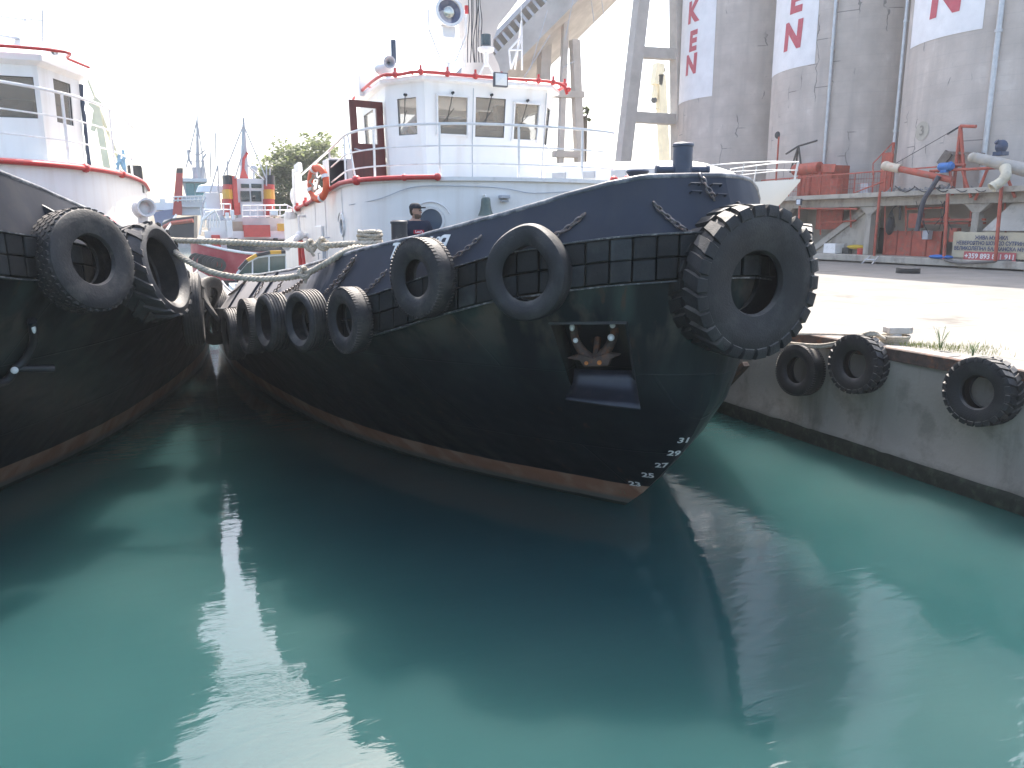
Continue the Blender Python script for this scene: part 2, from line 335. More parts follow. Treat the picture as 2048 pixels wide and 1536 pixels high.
# ================================================================ text
def text_verts(s, size, shear=0, bold=.0, cut=0):
    cu = bpy.data.curves.new('t', 'FONT'); cu.body = s; cu.size = size; cu.align_x = 'CENTER'; cu.align_y = 'CENTER'; cu.shear = shear; cu.offset = bold; cu.resolution_u = 3
    o = bpy.data.objects.new('t', cu); C.objects.link(o); bpy.context.view_layer.update()
    me = bpy.data.meshes.new_from_object(o.evaluated_get(bpy.context.evaluated_depsgraph_get()))
    if cut:
        bm = bmesh.new(); bm.from_mesh(me)
        for k in range(-12, 13): bmesh.ops.bisect_plane(bm, geom=bm.verts[:]+bm.edges[:]+bm.faces[:], plane_co=(k*cut, 0, 0), plane_no=(1, 0, 0))
        bm.to_mesh(me); bm.free()
    vs = [v.co.copy() for v in me.vertices]; fs = [list(p.vertices) for p in me.polygons]
    bpy.data.objects.remove(o); bpy.data.curves.remove(cu); bpy.data.meshes.remove(me); return vs, fs
def bvh(objs):
    vs = []; fs = []
    for o in objs:
        n = len(vs); off = wpos(o); vs += [v.co+off for v in o.data.vertices]; fs += [[n+i for i in p.vertices] for p in o.data.polygons]
    return BVHTree.FromPolygons(vs, fs)
def decal(tree, P, N, s, size, name, m, parent, bold=0., shear=0., sx=1., off=.006, right=None, rot=0):
    N = Vector(N).normalized(); t = right or Vector((0,0,1)).cross(N).normalized(); b = N.cross(t)
    c, s_ = math.cos(rot), math.sin(rot); t, b = t*c+b*s_, b*c-t*s_
    vs, fs = text_verts(s, size, shear, bold); mb = MB(); out = []
    for v in vs:
        p = Vector(P)+t*(v.x*sx)+b*v.y+N*.4; h = tree.ray_cast(p, -N) if tree else (None,)
        out.append((h[0]+N*off) if h[0] else p-N*(.4-off))
    mb.add(out, fs); me_x = XF[-1]; XF.append(Matrix.Identity(4)); o = mb.part(name, m, parent); XF.pop(); return o
# ================================================================ tyres
def tyre_mesh(name, Ro, Ri, W, style, m, deform=None, n=56):
    b = MB(); h = W/2; lug = .0
    prof = [(Ri,-h*.62),(Ri+.02,-h*.8),((Ri+Ro)/2*.98,-h),(Ro*.88,-h*.97),(Ro*.95,-h*.86)]
    if style in ('loader','tractor','offroad'):
        prof += [(Ro*.94,-h*.5),(Ro*.945,0),(Ro*.94,h*.5)]
    elif style == 'rib':
        for k in range(6):
            a = -h*.8+k*h*1.6/6; c = a+h*1.6/6; prof += [(Ro,a+.004),(Ro,c-.014),(Ro-.014,c-.012),(Ro-.014,c)]
    else: prof += [(Ro*.985,-h*.6),(Ro*.99,0),(Ro*.985,h*.6)]
    prof += [(Ro*.95,h*.86),(Ro*.88,h*.97),((Ri+Ro)/2*.98,h),(Ri+.02,h*.8),(Ri,h*.62)]
    prof += [(Ri+.012,h*.5),((Ri+Ro)/2,h*.86),(Ro*.88,h*.75),(Ro*.9,0),(Ro*.88,-h*.75),((Ri+Ro)/2,-h*.86),(Ri+.012,-h*.5)]
    b.lathe(prof, (0,0,0), (0,0,1), n, closed=True)
    def pt(r, t, z): return Vector((r*math.cos(t), r*math.sin(t), z))
    if style in ('loader','offroad'):
        N = 26 if style == 'loader' else 24; p = 2*math.pi/N
        for side in (-1, 1):
            for k in range(N):
                t0 = p*(k+(.5 if side > 0 else 0)); w0 = p*.31; sk = p*.45
                secs = [(Ro*1.0,.06*h,0.),(Ro*1.0,.55*h,.5),(Ro*.995,.95*h,1.),(Ro*.93,1.03*h,1.05),(Ro*.86,1.02*h,1.1)]
                base = [(Ro*.94,.06*h),(Ro*.94,.55*h),(Ro*.94,.85*h),(Ro*.90,.93*h),(Ro*.845,.96*h)]
                rings = []
                for (r, z, q_), (rb, zb) in zip(secs, base):
                    tt = t0+sk*q_; ww = w0*(1+.25*q_)
                    rings.append([pt(r,tt-ww*.9,z*side),pt(r,tt+ww*.9,z*side),pt(rb,tt+ww*1.1,zb*side),pt(rb,tt-ww*1.1,zb*side)])
                b.loft(rings)
    elif style == 'tractor':
        N = 17; p = 2*math.pi/N
        for side in (-1, 1):
            for k in range(N):
                t0 = p*(k+(.5 if side > 0 else 0)); rings = []
                for q_ in range(5):
                    z = h*(-.1+1.08*q_/4)*side; tt = t0+p*1.0*q_/4; r = Ro*(1. if q_ < 4 else .975); ww = p*.17
                    rings.append([pt(r,tt-ww,z),pt(r,tt+ww,z),pt(Ro*.93,tt+ww*1.3,z*.98),pt(Ro*.93,tt-ww*1.3,z*.98)])
                b.loft(rings)
    elif style == 'block':
        N = 40; p = 2*math.pi/N
        for row in range(5):
            for k in range(N):
                t0 = p*(k+.5*(row % 2)); z0 = -h*.82+row*h*1.64/5; z1 = z0+h*1.64/5*.86; a = t0-p*.38; c = t0+p*.38; r = Ro*(1.003 if row in (0,4) else 1.01)
                zm = (z0+z1)/2
                b.loft([[pt(Ro*.95,a,zm),pt(Ro*.95,t0-p*.2,z0),pt(Ro*.95,t0+p*.2,z0),pt(Ro*.95,c,zm),pt(Ro*.95,t0+p*.2,z1),pt(Ro*.95,t0-p*.2,z1)],
                        [pt(r,a,zm),pt(r,t0-p*.2,z0),pt(r,t0+p*.2,z0),pt(r,c,zm),pt(r,t0+p*.2,z1),pt(r,t0-p*.2,z1)]])
    elif style == 'fine':
        N = 64; p = 2*math.pi/N
        for side in (-1, 1):
            for k in range(N):
                t0 = p*k; a = t0-p*.3; c = t0+p*.3
                b.loft([[pt(Ro*.93,a,side*h*.98),pt(Ro*.93,c,side*h*.98),pt(Ro*.93,c,side*h*.5),pt(Ro*.93,a,side*h*.5)],
                        [pt(Ro*.985,a,side*h*.93),pt(Ro*.985,c,side*h*.93),pt(Ro*1.0,c,side*h*.5),pt(Ro*1.0,a,side*h*.5)]])
    if deform: b.v = [Vector(deform(p)) for p in b.v]
    return b.mesh(name, m, 35, xf=Matrix.Identity(4))
# local frame of a tyre: Z = axle, Y = up
def put(name, me, P, N, label, cat, group, up=(0,0,1), roll=0):
    o = bpy.data.objects.new(name, me); C.objects.link(o); N = Vector(N).normalized(); up = Vector(up)
    x = up.cross(N).normalized(); y = N.cross(x); m = Matrix((x, y, N)).transposed().to_4x4(); m = Matrix.Translation(Vector(P)) @ m @ Matrix.Rotation(roll, 4, 'Z')
    o.matrix_world = m; return tag(o, label, cat, group)
def chain(pts, label, group, parent=None, lk=.085, wire=.0095):
    pts = [Vector(p) for p in pts]; L = [0]
    for a, b in zip(pts, pts[1:]): L.append(L[-1]+(b-a).length)
    def at(s_):
        for i in range(len(pts)-1):
            if s_ <= L[i+1]: return pts[i].lerp(pts[i+1], (s_-L[i])/(L[i+1]-L[i]+1e-9)), (pts[i+1]-pts[i]).normalized()
        return pts[-1], (pts[-1]-pts[-2]).normalized()
    mb = MB(); n = max(2, int(L[-1]/(lk*.78))); 
    for i in range(n):
        c, d = at((i+.5)*L[-1]/n); ref = Vector((0,0,1)) if abs(d.z) < .95 else Vector((1,0,0)); u = d.cross(ref).normalized(); v = u.cross(d)
        a = (i % 2)*math.pi/2+.5+random.uniform(-.25,.25); e = u*math.cos(a)+v*math.sin(a)
        mb.tube([c+d*(math.cos(t)*lk*.5)+e*(math.sin(t)*lk*.3) for t in [2*math.pi*k/10 for k in range(10)]], wire, 6, closed=True)
    o = mb.part('chain', CHAIN, parent, smooth=60); return tag(o, label, 'chain', group)
def sag(a, b, d, n=14):
    a = Vector(a); b = Vector(b); return [a.lerp(b, i/n)-Vector((0,0,d*4*(i/n)*(1-i/n))) for i in range(n+1)]
def smooth_path(P, n=8):
    P = [Vector(p) for p in P]; out = []
    for i in range(len(P)-1):
        p0 = P[max(0,i-1)]; p1 = P[i]; p2 = P[i+1]; p3 = P[min(len(P)-1,i+2)]
        for k in range(n):
            t = k/n; out.append(.5*((2*p1)+(p2-p0)*t+(2*p0-5*p1+4*p2-p3)*t*t+(3*p1-p0-3*p2+p3)*t**3))
    return out+[P[-1]]
def rope_mb(path, r=.022, pitch=.13, mb=None, fine=None):
    mb = mb or MB(); pts = [Vector(p) for p in path]; L = [0]
    for a, b in zip(pts, pts[1:]): L.append(L[-1]+(b-a).length)
    n = max(8, int(L[-1]/(pitch/6))); P = []; i = 0
    for k in range(n+1):
        s_ = L[-1]*k/n
        while i < len(pts)-2 and s_ > L[i+1]: i += 1
        P.append(pts[i].lerp(pts[i+1], (s_-L[i])/(L[i+1]-L[i]+1e-9)))
    for st in range(3):
        q_ = []; ref = Vector((0,0,1))
        for k, p in enumerate(P):
            d = (P[min(n,k+1)]-P[max(0,k-1)]).normalized(); u = d.cross(ref)
            u = u.normalized() if u.length > 1e-3 else Vector((1,0,0)); v = u.cross(d); ref = v if abs(d.z) > .9 else Vector((0,0,1))
            a = 2*math.pi*(L[-1]*k/n/pitch+st/3); q_.append(p+(u*math.cos(a)+v*math.sin(a))*r*.6)
        mb.tube(q_, r*.5, 6)
    return mb
# ================================================================ tug hulls
class Hull:
    def __init__(s, X0, wl, belt, top, zb, zt, beltstem=6.2, topstem=6.42, end=30., xf=None):
        s.X0 = X0; s.wl = wl; s.belt = belt; s.top = top; s.zb = zb; s.zt = zt; s.yb = beltstem; s.yt = topstem; s.end = end
        s.stem = tab((-1.2,9.6),(0,8.07),(.41,7.52),(1.1,6.85),(1.6,6.5),(2.1,6.38),(2.57,6.28),(3.,6.2),(4.5,6.2))
        s.bh = .42; s.fine = False
    def sv(s, n): return [(i/(n-1))**2.4 for i in range(n)]
    def kp(s, y, side):       # the far bow shoulder is finer than the near one
        return 1. if side < 0 or not s.fine else .52+.48*min(1, max(0, (y-6.2)/7.))
    def P(s, t, fr, side=-1):       # fr: 0 waterline .. 1 belt bottom
        ywl = 8.07+(s.end-8.07)*t; ybt = s.yb+(s.end-s.yb)*t
        zbb = s.zb(ybt)-s.bh
        if fr < 0: z = fr*1.2; g = 0; k = 1+fr*.45
        else: z = fr*zbb; g = fr**1.3; k = 1
        ys = s.stem(z if t < .5 else z); y = ys+(s.end-ys)*t
        # stem rises with local height
        w_ = (s.wl(ywl)*(1-g)+s.belt(ybt)*g)*k*(1-(1-s.kp(y, side))*(.35+.65*g))
        return Vector((s.X0+side*w_, y, z))
    def B(s, t, d=0, side=-1, dz=0):       # belt curve, offset outward d
        y = s.yb+(s.end-s.yb)*t; w_ = s.belt(y); return s._off(s.belt, s.yb, y, t, d, side, s.zb(y)+dz)
    def T(s, t, d=0, side=-1, dz=0):
        y = s.yt+(s.end-s.yt)*t; return s._off(s.top, s.yt, y, t, d, side, s.zt(y)+dz)
    def _off(s, f, y0, y, t, d, side, z):
        if t <= 1e-6: return Vector((s.X0, y-d, z))
        e = .02; y1 = max(y0, y-e); y2 = y+e; tx = -(f(y2)-f(y1)); ty = y2-y1; l = math.hypot(tx, ty)
        nx, ny = -ty/l, tx/l           # outward normal for side=-1 (towards -X, -Y)
        w_ = f(y)-nx*d
        return Vector((s.X0+side*w_*s.kp(y, side), y+ny*d, z))
    def body(s, root, m, pocket=None):
        mb = MB(); ts = s.sv(80); fr = [-1,-.5,-.15,0,.1,.2,.3,.42,.55,.68,.8,.9,1.]
        rings = []
        for t in ts:
            ring = [s.P(t, f, -1) for f in fr]+[s.B(t)]+[s.B(t, 0, 1)]+[s.P(t, f, 1) for f in reversed(fr)]
            rings.append(ring)
        n = len(rings[0]); b = 0
        mb.loft(rings, closed=True, cap=False); mb.f.append(list(range((len(ts)-1)*n, len(ts)*n)))
        o = mb.part('hull', m, root, smooth=40, weld=True)
        return o
    def bulwark(s, root, m, name='bulwark'):
        ts = s.sv(110); out = None
        mb = MB(); rows = []
        for f in (0, .25, .5, .75, 1.):
            row = []
            for t in list(reversed(ts)): 
                row.append(s.B(t, .0).lerp(s.T(t), f)+Vector((0,0,0)))
            for t in ts[1:]: row.append(s.B(t, .0, 1).lerp(s.T(t, 0, 1), f))
            rows.append(row)
        for f in (1., .5, 0.):
            row = []
            for t in list(reversed(ts)): row.append(s.B(t, -.07).lerp(s.T(t, -.05), f))
            for t in ts[1:]: row.append(s.B(t, -.07, 1).lerp(s.T(t, -.05, 1), f))
            rows.append(row)
        mb.loft(rows, closed=False, cap=False); o = mb.part(name, m, root, smooth=45)
        mb = MB(); path = [s.T(t, -.02) for t in reversed(s.sv(90))]+[s.T(t, -.02, 1) for t in s.sv(90)[1:]]
        mb.tube(path, .032, 8); mb.part('bulwark_rail', M('worn_rail', (.07,.075,.085), .35, .3, 9, .1, alt=(.32,.31,.3), altamt=.8, altscale=5, altlo=.47), o, smooth=60)
        return o
    def deck(s, root, m):
        mb = MB(); L_ = []; R_ = []
        for t in s.sv(60):
            y = s.yt+(s.end-s.yt)*t; z = min(s.zt(y)-.95, 2.6); z = max(z, 1.45)
            L_.append(s.T(t, -.06)*1.0); R_.append(s.T(t, -.06, 1)*1.0); L_[-1].z = R_[-1].z = z
        mb.loft([L_, R_], closed=False, cap=False); return mb.part('deck', m, root)
    def belt_tiles(s, root, side=-1, yend=17.):
        arc = [s.B(t, 0, side) for t in [(i/600)**2.4 for i in range(601)]]
        mb = MB(); T = .215; acc = 0; marks = [0]; 
        pts = [arc[0]]; L_ = [0]
        for p in arc[1:]: L_.append(L_[-1]+(Vector((p.x,p.y))-Vector((pts[-1].x,pts[-1].y))).length); pts.append(p)
        def at(q_):
            import bisect
            i = min(max(1, bisect.bisect(L_, q_)), len(L_)-1); f = (q_-L_[i-1])/(L_[i]-L_[i-1]+1e-9); p = pts[i-1].lerp(pts[i], f); d = (pts[i]-pts[i-1]); d.z = 0; d.normalize()
            nn = Vector((-d.y, d.x, 0)) if side > 0 else Vector((d.y, -d.x, 0))
            nn = nn if (nn.x*side > 0 or abs(nn.x) < .02 and nn.y < 0) else -nn
            return p, nn
        k = 0
        while k*T < L_[-1]:
            a = k*T+.006; b = (k+1)*T-.006; pa, na = at(a); pb, nb = at(b)
            if pa.y > yend: break
            for row in (0, 1):
                z1 = -.010-row*.212+random.uniform(-.004,.004); z0 = z1-.202
                th = .12+random.uniform(-.008,.012)
                mb.hexa([pa+na*.0+Vector((0,0,z0)), pb+nb*.0+Vector((0,0,z0)), pb+nb*th+Vector((0,0,z0)), pa+na*th+Vector((0,0,z0)),
                         pa+na*.0+Vector((0,0,z1)), pb+nb*.0+Vector((0,0,z1)), pb+nb*(th-.006)+Vector((0,0,z1)), pa+na*(th-.006)+Vector((0,0,z1))])
            k += 1
        mb.part('rubber_fender', TILE, root, bevel=.014)
        ts = [(i/300)**2.4 for i in range(301)]; ts = [t for t in ts if s.yb+(s.end-s.yb)*t < yend]
        mb = MB()
        for dz, d in ((.012,.125),(-.437,.11)):
            mb.loft([[s.B(t,-.01,side,dz+h) for t in ts] for h in (0,)]+[[s.B(t,d,side,dz) for t in ts]]+[[s.B(t,d,side,dz-.014) for t in ts]]+[[s.B(t,-.01,side,dz-.014) for t in ts]], closed=False, cap=False)
        mb.part('fender_flange', M('flange', (.04,.045,.05), .35, .4, 12, .2, 30, alt=(.35,.33,.3), altamt=.8, altscale=16, altlo=.5), root)
    def hit(s, px, py, which='belt', off=.0, inv=None):
        """walk a sight line to the side of the hull; returns point, outward normal"""
        f, y0 = (s.belt, s.yb) if which == 'belt' else (s.top, s.yt)
        o = O.copy(); d = ray(px, py)
        if inv: o = inv @ o; d = inv.to_3x3() @ d
        t = 3.
        while t < 40:
            P = o+d*t
            if P.y > y0-off and P.x >= s.X0-f(max(P.y, y0))-off: break
            t += .005
        e = .05; y = max(P.y, y0+e); tx = -(f(y+e)-f(y-e)); ty = 2*e; l = math.hypot(tx, ty)
        return P, Vector((-ty/l, tx/l, 0))
belt = tab((6.2,0),(6.22,.3),(6.28,.6),(6.4,.98),(6.55,1.3),(6.7,1.54),(6.95,1.85),(7.2,2.1),(7.6,2.42),(8,2.7),(8.5,2.98),(9,3.2),(10,3.55),(11,3.78),(12,3.95),(14,4.15),(17,4.25),(22,4.3),(28,4.2),(30,3.9))
top = tab((6.42,0),(6.46,.35),(6.55,.75),(6.7,1.15),(6.9,1.5),(7.15,1.8),(7.5,2.12),(8,2.48),(8.5,2.75),(9,2.97),(10,3.3),(11,3.47),(12,3.6),(14,3.76),(17,3.84),(22,3.88),(28,3.78),(30,3.5))
wl = tab((8.07,0),(8.3,.17),(8.6,.37),(8.97,.62),(9.7,1.11),(10.45,1.55),(11.2,1.92),(11.9,2.24),(12.8,2.58),(13.75,2.86),(15.9,3.32),(18,3.68),(20,3.9),(24,4.05),(28,3.8),(30,3.4))
zb = tab((6.2,3.45),(6.5,3.39),(6.7,3.34),(7.24,3.2),(7.64,3.06),(8.1,2.89),(8.5,2.76),(9,2.64),(10,2.52),(11,2.42),(13,2.24),(15,2.02),(18,1.75),(30,1.6))
zt = tab((6.42,3.985),(6.58,3.96),(6.82,3.83),(7.07,3.71),(7.38,3.6),(7.86,3.47),(8.29,3.37),(9.43,3.18),(10.03,3.07),(11.5,2.88),(13.9,2.68),(16.5,2.53),(17.5,2.3),(19,2.),(20,1.95),(30,1.9))
H1 = Hull(5.05, wl, belt, top, zb, zt, end=24.); H1.fine = True
T1 = thing('tugboat', 'middle tugboat with dark blue bulwark, white wheelhouse and a huge tyre on its bow', 'tugboat', (5.05, 15, 0), 'harbour tugs moored bow on')
DECK = M('deck_paint', (.10,.10,.09), .7, .2, 3, .2)
hull1 = H1.body(T1, HULL)
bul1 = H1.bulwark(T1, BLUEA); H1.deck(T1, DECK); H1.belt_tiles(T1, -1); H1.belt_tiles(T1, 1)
# anchor pocket cut into the hull
tree = bvh([hull1])
def ontree(px, py, tr=None): 
    d = ray(px, py).normalized(); h = (tr or tree).ray_cast(O, d); return h[0], h[1]
PC, PN = ontree(1180, 720); 
if PN.dot(ray(1180,720)) > 0: PN = -PN
PNh = Vector((PN.x, PN.y, 0)).normalized()
cut = MB(); pk = [ontree(*q_)[0] for q_ in [(1098,646),(1253,645),(1276,800),(1143,780)]]
cut.add([p+PNh*.5 for p in pk]+[p-PNh*.42+(PC-p)*.06 for p in pk], [(0,1,2,3),(7,6,5,4),(0,4,5,1),(1,5,6,2),(2,6,7,3),(3,7,4,0)])
cu = cut.part('cutter', BLK)
bo = hull1.modifiers.new('b', 'BOOLEAN'); bo.operation = 'DIFFERENCE'; bo.object = cu; bo.solver = 'EXACT'; cu.location = (0,0,0); bpy.context.view_layer.update()
nm = bpy.data.meshes.new_from_object(hull1.evaluated_get(bpy.context.evaluated_depsgraph_get()))
if len(nm.polygons) > 500: hull1.modifiers.clear(); nm.name = 'hull'; hull1.data = nm
else: hull1.modifiers.clear(); print('BOOLEAN FAILED')
bpy.data.objects.remove(cu)
# frame of the pocket: local right t, up b
tP = Vector((0,0,1)).cross(PNh).normalized(); bP = Vector((0,0,1))
def pk_pt(px, py, d):    # point on plane parallel to the pocket opening, d outward
    r_ = ray(px, py); c0 = PC+PNh*d; return O+r_*((c0-O).dot(PNh)/r_.dot(PNh))
# bolster: curved plate that sweeps outward under the anchor
mb = MB(); rows = []
for (a, b_), d in zip([((1150,738),(1268,742)),((1148,755),(1270,758)),((1146,768),(1272,771)),((1140,782),(1275,790)),((1133,793),(1279,806)),((1131,800),(1281,820))], [-.16,-.12,-.12,-.03,.07,.15]):
    pa = pk_pt(*a, d); pb = pk_pt(*b_, d); rows.append([pa.lerp(pb, k/8)+PNh*(.03*math.sin(math.pi*k/8)) for k in range(9)])
mb.loft(rows, closed=False, cap=False); o = mb.part('anchor_bolster', M('bolster_paint', (.014,.017,.024), .38, .25, 5, .15, 8, alt=(.06,.05,.05), altamt=.4, altscale=4), T1, smooth=60)
so_ = o.modifiers.new('s', 'SOLIDIFY'); so_.thickness = .02
# steel lips framing the pocket
mb = MB(); mb.beam(pk[0]+PNh*.015, pk[1]+PNh*.015, .03, .03); mb.beam(pk[1]+PNh*.01, pk[2]+PNh*.01, .02, .03); mb.part('pocket_rim', BLK, T1)
# anchor, a thing of its own resting in the pocket
an = thing('anchor', 'rusty stockless anchor with white paint dabs housed in the bow pocket', 'anchor', pk_pt(1185,760,-.2))
mb = MB()
for pts in ([(1146,648),(1148,668),(1155,688),(1168,706),(1182,718)],[(1228,646),(1229,664),(1222,686),(1210,704),(1196,718)]):
    P_ = [pk_pt(x, y, -.10-.02*i) for i, (x, y) in enumerate(pts)]; mb.tube(smooth_path(P_, 4), [.040+.0012*i for i in range(17)], 8)
P_ = [pk_pt(*q_, -.10) for q_ in [(1133,716),(1160,708),(1186,716),(1212,706),(1240,710),(1222,718),(1216,732),(1168,734),(1160,722)]]
mb.loft([[p-PNh*.1 for p in P_],[p+PNh*.01 for p in P_]]); mb.part('fluke_and_crown', RUST, an, smooth=45, bevel=.01)
mb = MB(); mb.tube([pk_pt(1190,722,-.14), pk_pt(1196,675,-.26)], .035, 8); mb.part('shank', RUST, an)
mb = MB()
for x, y, r_ in ((1173,726,.020),(1199,725,.024)): c = pk_pt(x, y, -.085); mb.cyl(c-PNh*.02, c+PNh*.015, r_, n=12)
mb.part('crown_bolt', M('rust_orange', (.5,.17,.04), .7, .3, 30), an, smooth=40, split=True)
mb = MB()
for x, y, sx_, sy_ in ((1144,655,.028,.04),(1151,681,.028,.028),(1225,651,.03,.028),(1222,675,.037,.037)): mb.ball(pk_pt(x,y,-.045), 1, 10, 6, (sx_,sx_,sy_))
mb.part('white_paint_dab', WHITE2, an, smooth=60, split=True)
# draft marks
LETW = M('white_lettering', (.72,.72,.68), .6, .1, 20, alt=(.45,.35,.2), altamt=.7, altscale=9, altlo=.6)
for s_, px, py in (('31',1368,880),('29',1348,906),('27',1323,930),('25',1296,950),('23',1270,967)):
    P_, N_ = ontree(px, py); 
    if N_.dot(ray(px,py)) > 0: N_ = -N_
    decal(tree, P_, N_, s_, .135, 'draft_mark', LETW, T1, bold=.004, sx=1.12, off=.008)
P_, N_ = ontree(1245,984); N_ = -N_ if N_.dot(ray(1245,984)) > 0 else N_
decal(tree, P_, N_, '21', .12, 'draft_mark', M('faded_lettering', (.25,.21,.13), .7, .3, 30), T1, off=.008)
# name on the bulwark
tb = bvh([bul1])
for ch, px, py in (('Т',787,504),('Р',804,503),('А',824,500),('К',845,497),('И',862,493),('Я',883,489)):
    P_, N_ = ontree(px, py, tb); N_ = -N_ if N_.dot(ray(px,py)) > 0 else N_
    decal(tb, P_, N_, ch, .235, 'name_lettering', LETW, T1, bold=.009, shear=.22, sx=.95)
# ---------------------------------------------------------------- walls with real window openings
def face_uv(b0, b1, t0, t1, px0, py0, px1, py1):
    """opening measured in the photo -> fractions along and up a wall"""
    b0, b1, t0, t1 = map(Vector, (b0, b1, t0, t1)); N = (b1-b0).cross(t0-b0); c = []
    for x, y in ((px0, py0), (px1, py0), (px1, py1), (px0, py1)):
        d = ray(x, y); q = O+d*((b0-O).dot(N)/d.dot(N)); v = (q.z-b0.z)/(t0.z-b0.z); a = b0.lerp(t0, v); b = b1.lerp(t1, v); e = b-a
        c.append(((q-a).dot(e)/e.dot(e), v))
    u = sorted(k[0] for k in c); v = sorted(k[1] for k in c)
    return ((u[0]+u[1])/2, (u[2]+u[3])/2, (v[0]+v[1])/2, (v[2]+v[3])/2)
def wall(b0, b1, t0, t1, holes, th=.05, mb=None):
    """bilinear wall: b0,b1 base corners, t0,t1 top corners (as seen from outside, left to right); holes (u0,u1,v0,v1)"""
    mb = mb or MB(); b0, b1, t0, t1 = map(Vector, (b0, b1, t0, t1)); N = (b1-b0).cross(t0-b0).normalized()
    us = sorted({0., 1., *[h[0] for h in holes], *[h[1] for h in holes]}); vs = sorted({0., 1., *[h[2] for h in holes], *[h[3] for h in holes]})
    def P(u, v, d): return b0.lerp(b1, u).lerp(t0.lerp(t1, u), v)-N*(th*d)
    def solid(i, j):
        if not (0 <= i < len(us)-1 and 0 <= j < len(vs)-1): return False
        u = (us[i]+us[i+1])/2; v = (vs[j]+vs[j+1])/2; return not any(h[0] < u < h[1] and h[2] < v < h[3] for h in holes)
    for i in range(len(us)-1):
        for j in range(len(vs)-1):
            if not solid(i, j): continue
            a, b, c, d = us[i], us[i+1], vs[j], vs[j+1]
            mb.add([P(a,c,0),P(b,c,0),P(b,d,0),P(a,d,0)], [(0,1,2,3)]); mb.add([P(a,c,1),P(b,c,1),P(b,d,1),P(a,d,1)], [(3,2,1,0)])
            for ok, e in ((solid(i-1,j), ((a,c),(a,d))), (solid(i+1,j), ((b,d),(b,c))), (solid(i,j-1), ((b,c),(a,c))), (solid(i,j+1), ((a,d),(b,d)))):
                if not ok: (u0, v0), (u1, v1) = e; mb.add([P(u0,v0,0),P(u1,v1,0),P(u1,v1,1),P(u0,v0,1)], [(0,1,2,3)])
    return mb, P, N
def add_window(P, N, h, root, framed=False, fm=None, gm=None, depth=.55):
    u0, u1, v0, v1 = h; c = [P(u0,v0,depth), P(u1,v0,depth), P(u1,v1,depth), P(u0,v1,depth)]
    ctr = sum(c, Vector())/4
    f = MB(); w_ = .035 if not framed else .055
    q_ = [P(u0,v0,0), P(u1,v0,0), P(u1,v1,0), P(u0,v1,0)]
    if framed:
        for k in range(4):
            a, b = q_[k], q_[(k+1) % 4]; e = (b-a).normalized(); f.beam(a-e*w_*.5+N*.012, b+e*w_*.5*(0 if k % 2 else 1)+N*.012, w_, .024, up=N.cross(e))
            m = int((b-a).length/.09)
            for i in range(m): p = a.lerp(b, (i+.5)/m)+N*.026; f.cyl(p, p+N*.008, .008, n=6)
    else:
        for k in range(4):
            a, b = q_[k]-N*.02, q_[(k+1) % 4]-N*.02; f.tube([a, b], .011, 6)
    fr = f.part('window', fm or (WHITE2 if framed else M('seal', (.08,.08,.08), .6)), root)
    g = MB(); g.add(c, [(0,1,2,3)]); g.add([p-N*.006 for p in c], [(3,2,1,0)]); g.part('pane', gm or GLASS, fr)
    return fr
# ---------------------------------------------------------------- deckhouse and wheelhouse of the middle tug
cx = 5.05
def dh_plan(sc=0.):
    P_ = []
    for k in range(41):
        a = math.pi*k/40; P_.append((cx-math.copysign(abs(math.cos(a))**.8, math.cos(a))*(2.45+sc), 12.9-(abs(math.sin(a))**.85)*(2.2+sc)))
    return [(cx-2.45-sc,20.5)]+P_+[(cx+2.45+sc,20.5)]
pl = dh_plan(); zdt = tab((10.5,4.16),(13.,4.14),(15.,4.0),(18.,3.8),(21,3.72))
def ring(pl_, z): return [(p[0], p[1], z(p[1]) if callable(z) else z) for p in pl_]
mb = MB(); mb.loft([ring(pl, lambda y: zdt(y)-2.6), ring(pl, lambda y: zdt(y)-.9), ring(pl, lambda y: zdt(y)-.02)]); dh = mb.part('deckhouse', WHITE, T1, smooth=40)
mb = MB(); pl2 = dh_plan(.05); mb.loft([ring(pl2, lambda y: zdt(y)-.02), ring(pl2, lambda y: zdt(y)+.035)]); mb.part('deckhouse_roof', WHITE2, T1, smooth=30)
tdh = bvh([dh])
mb = MB(); es = [p for p in pl2[1:15]]; mb.tube([(p[0]-.02, p[1]-.02, zdt(p[1])+.03) for p in [(pl2[0][0],19.5),(pl2[0][0],16.),(pl2[0][0],14.2)]+es], .035, 8)
e_ = [(p[0]-.02, p[1]-.02, zdt(p[1])+.03) for p in es]
for k, r_ in ((4,.075),(10,.05),(13,.055)): mb.ball(e_[k], r_, 10, 6)
for y in (14.,15.4,16.4,17.6): mb.ball((pl2[0][0]-.02,y,zdt(y)+.05), .07, 8, 6); mb.cyl((pl2[0][0]-.02,y,zdt(y)),(pl2[0][0]-.02,y,zdt(y)+.16),.03,n=8)
mb.part('red_fire_main', RED, T1, smooth=50)
mb = MB(); rr_ = [(p[0]+.02, p[1]-.02, zdt(p[1])+.04) for p in pl2[27:32]]; mb.tube(rr_, .035, 8); mb.ball(rr_[0],.07,8,6); mb.ball(rr_[-2],.12,8,6); mb.part('red_fire_main', RED, T1, smooth=50)
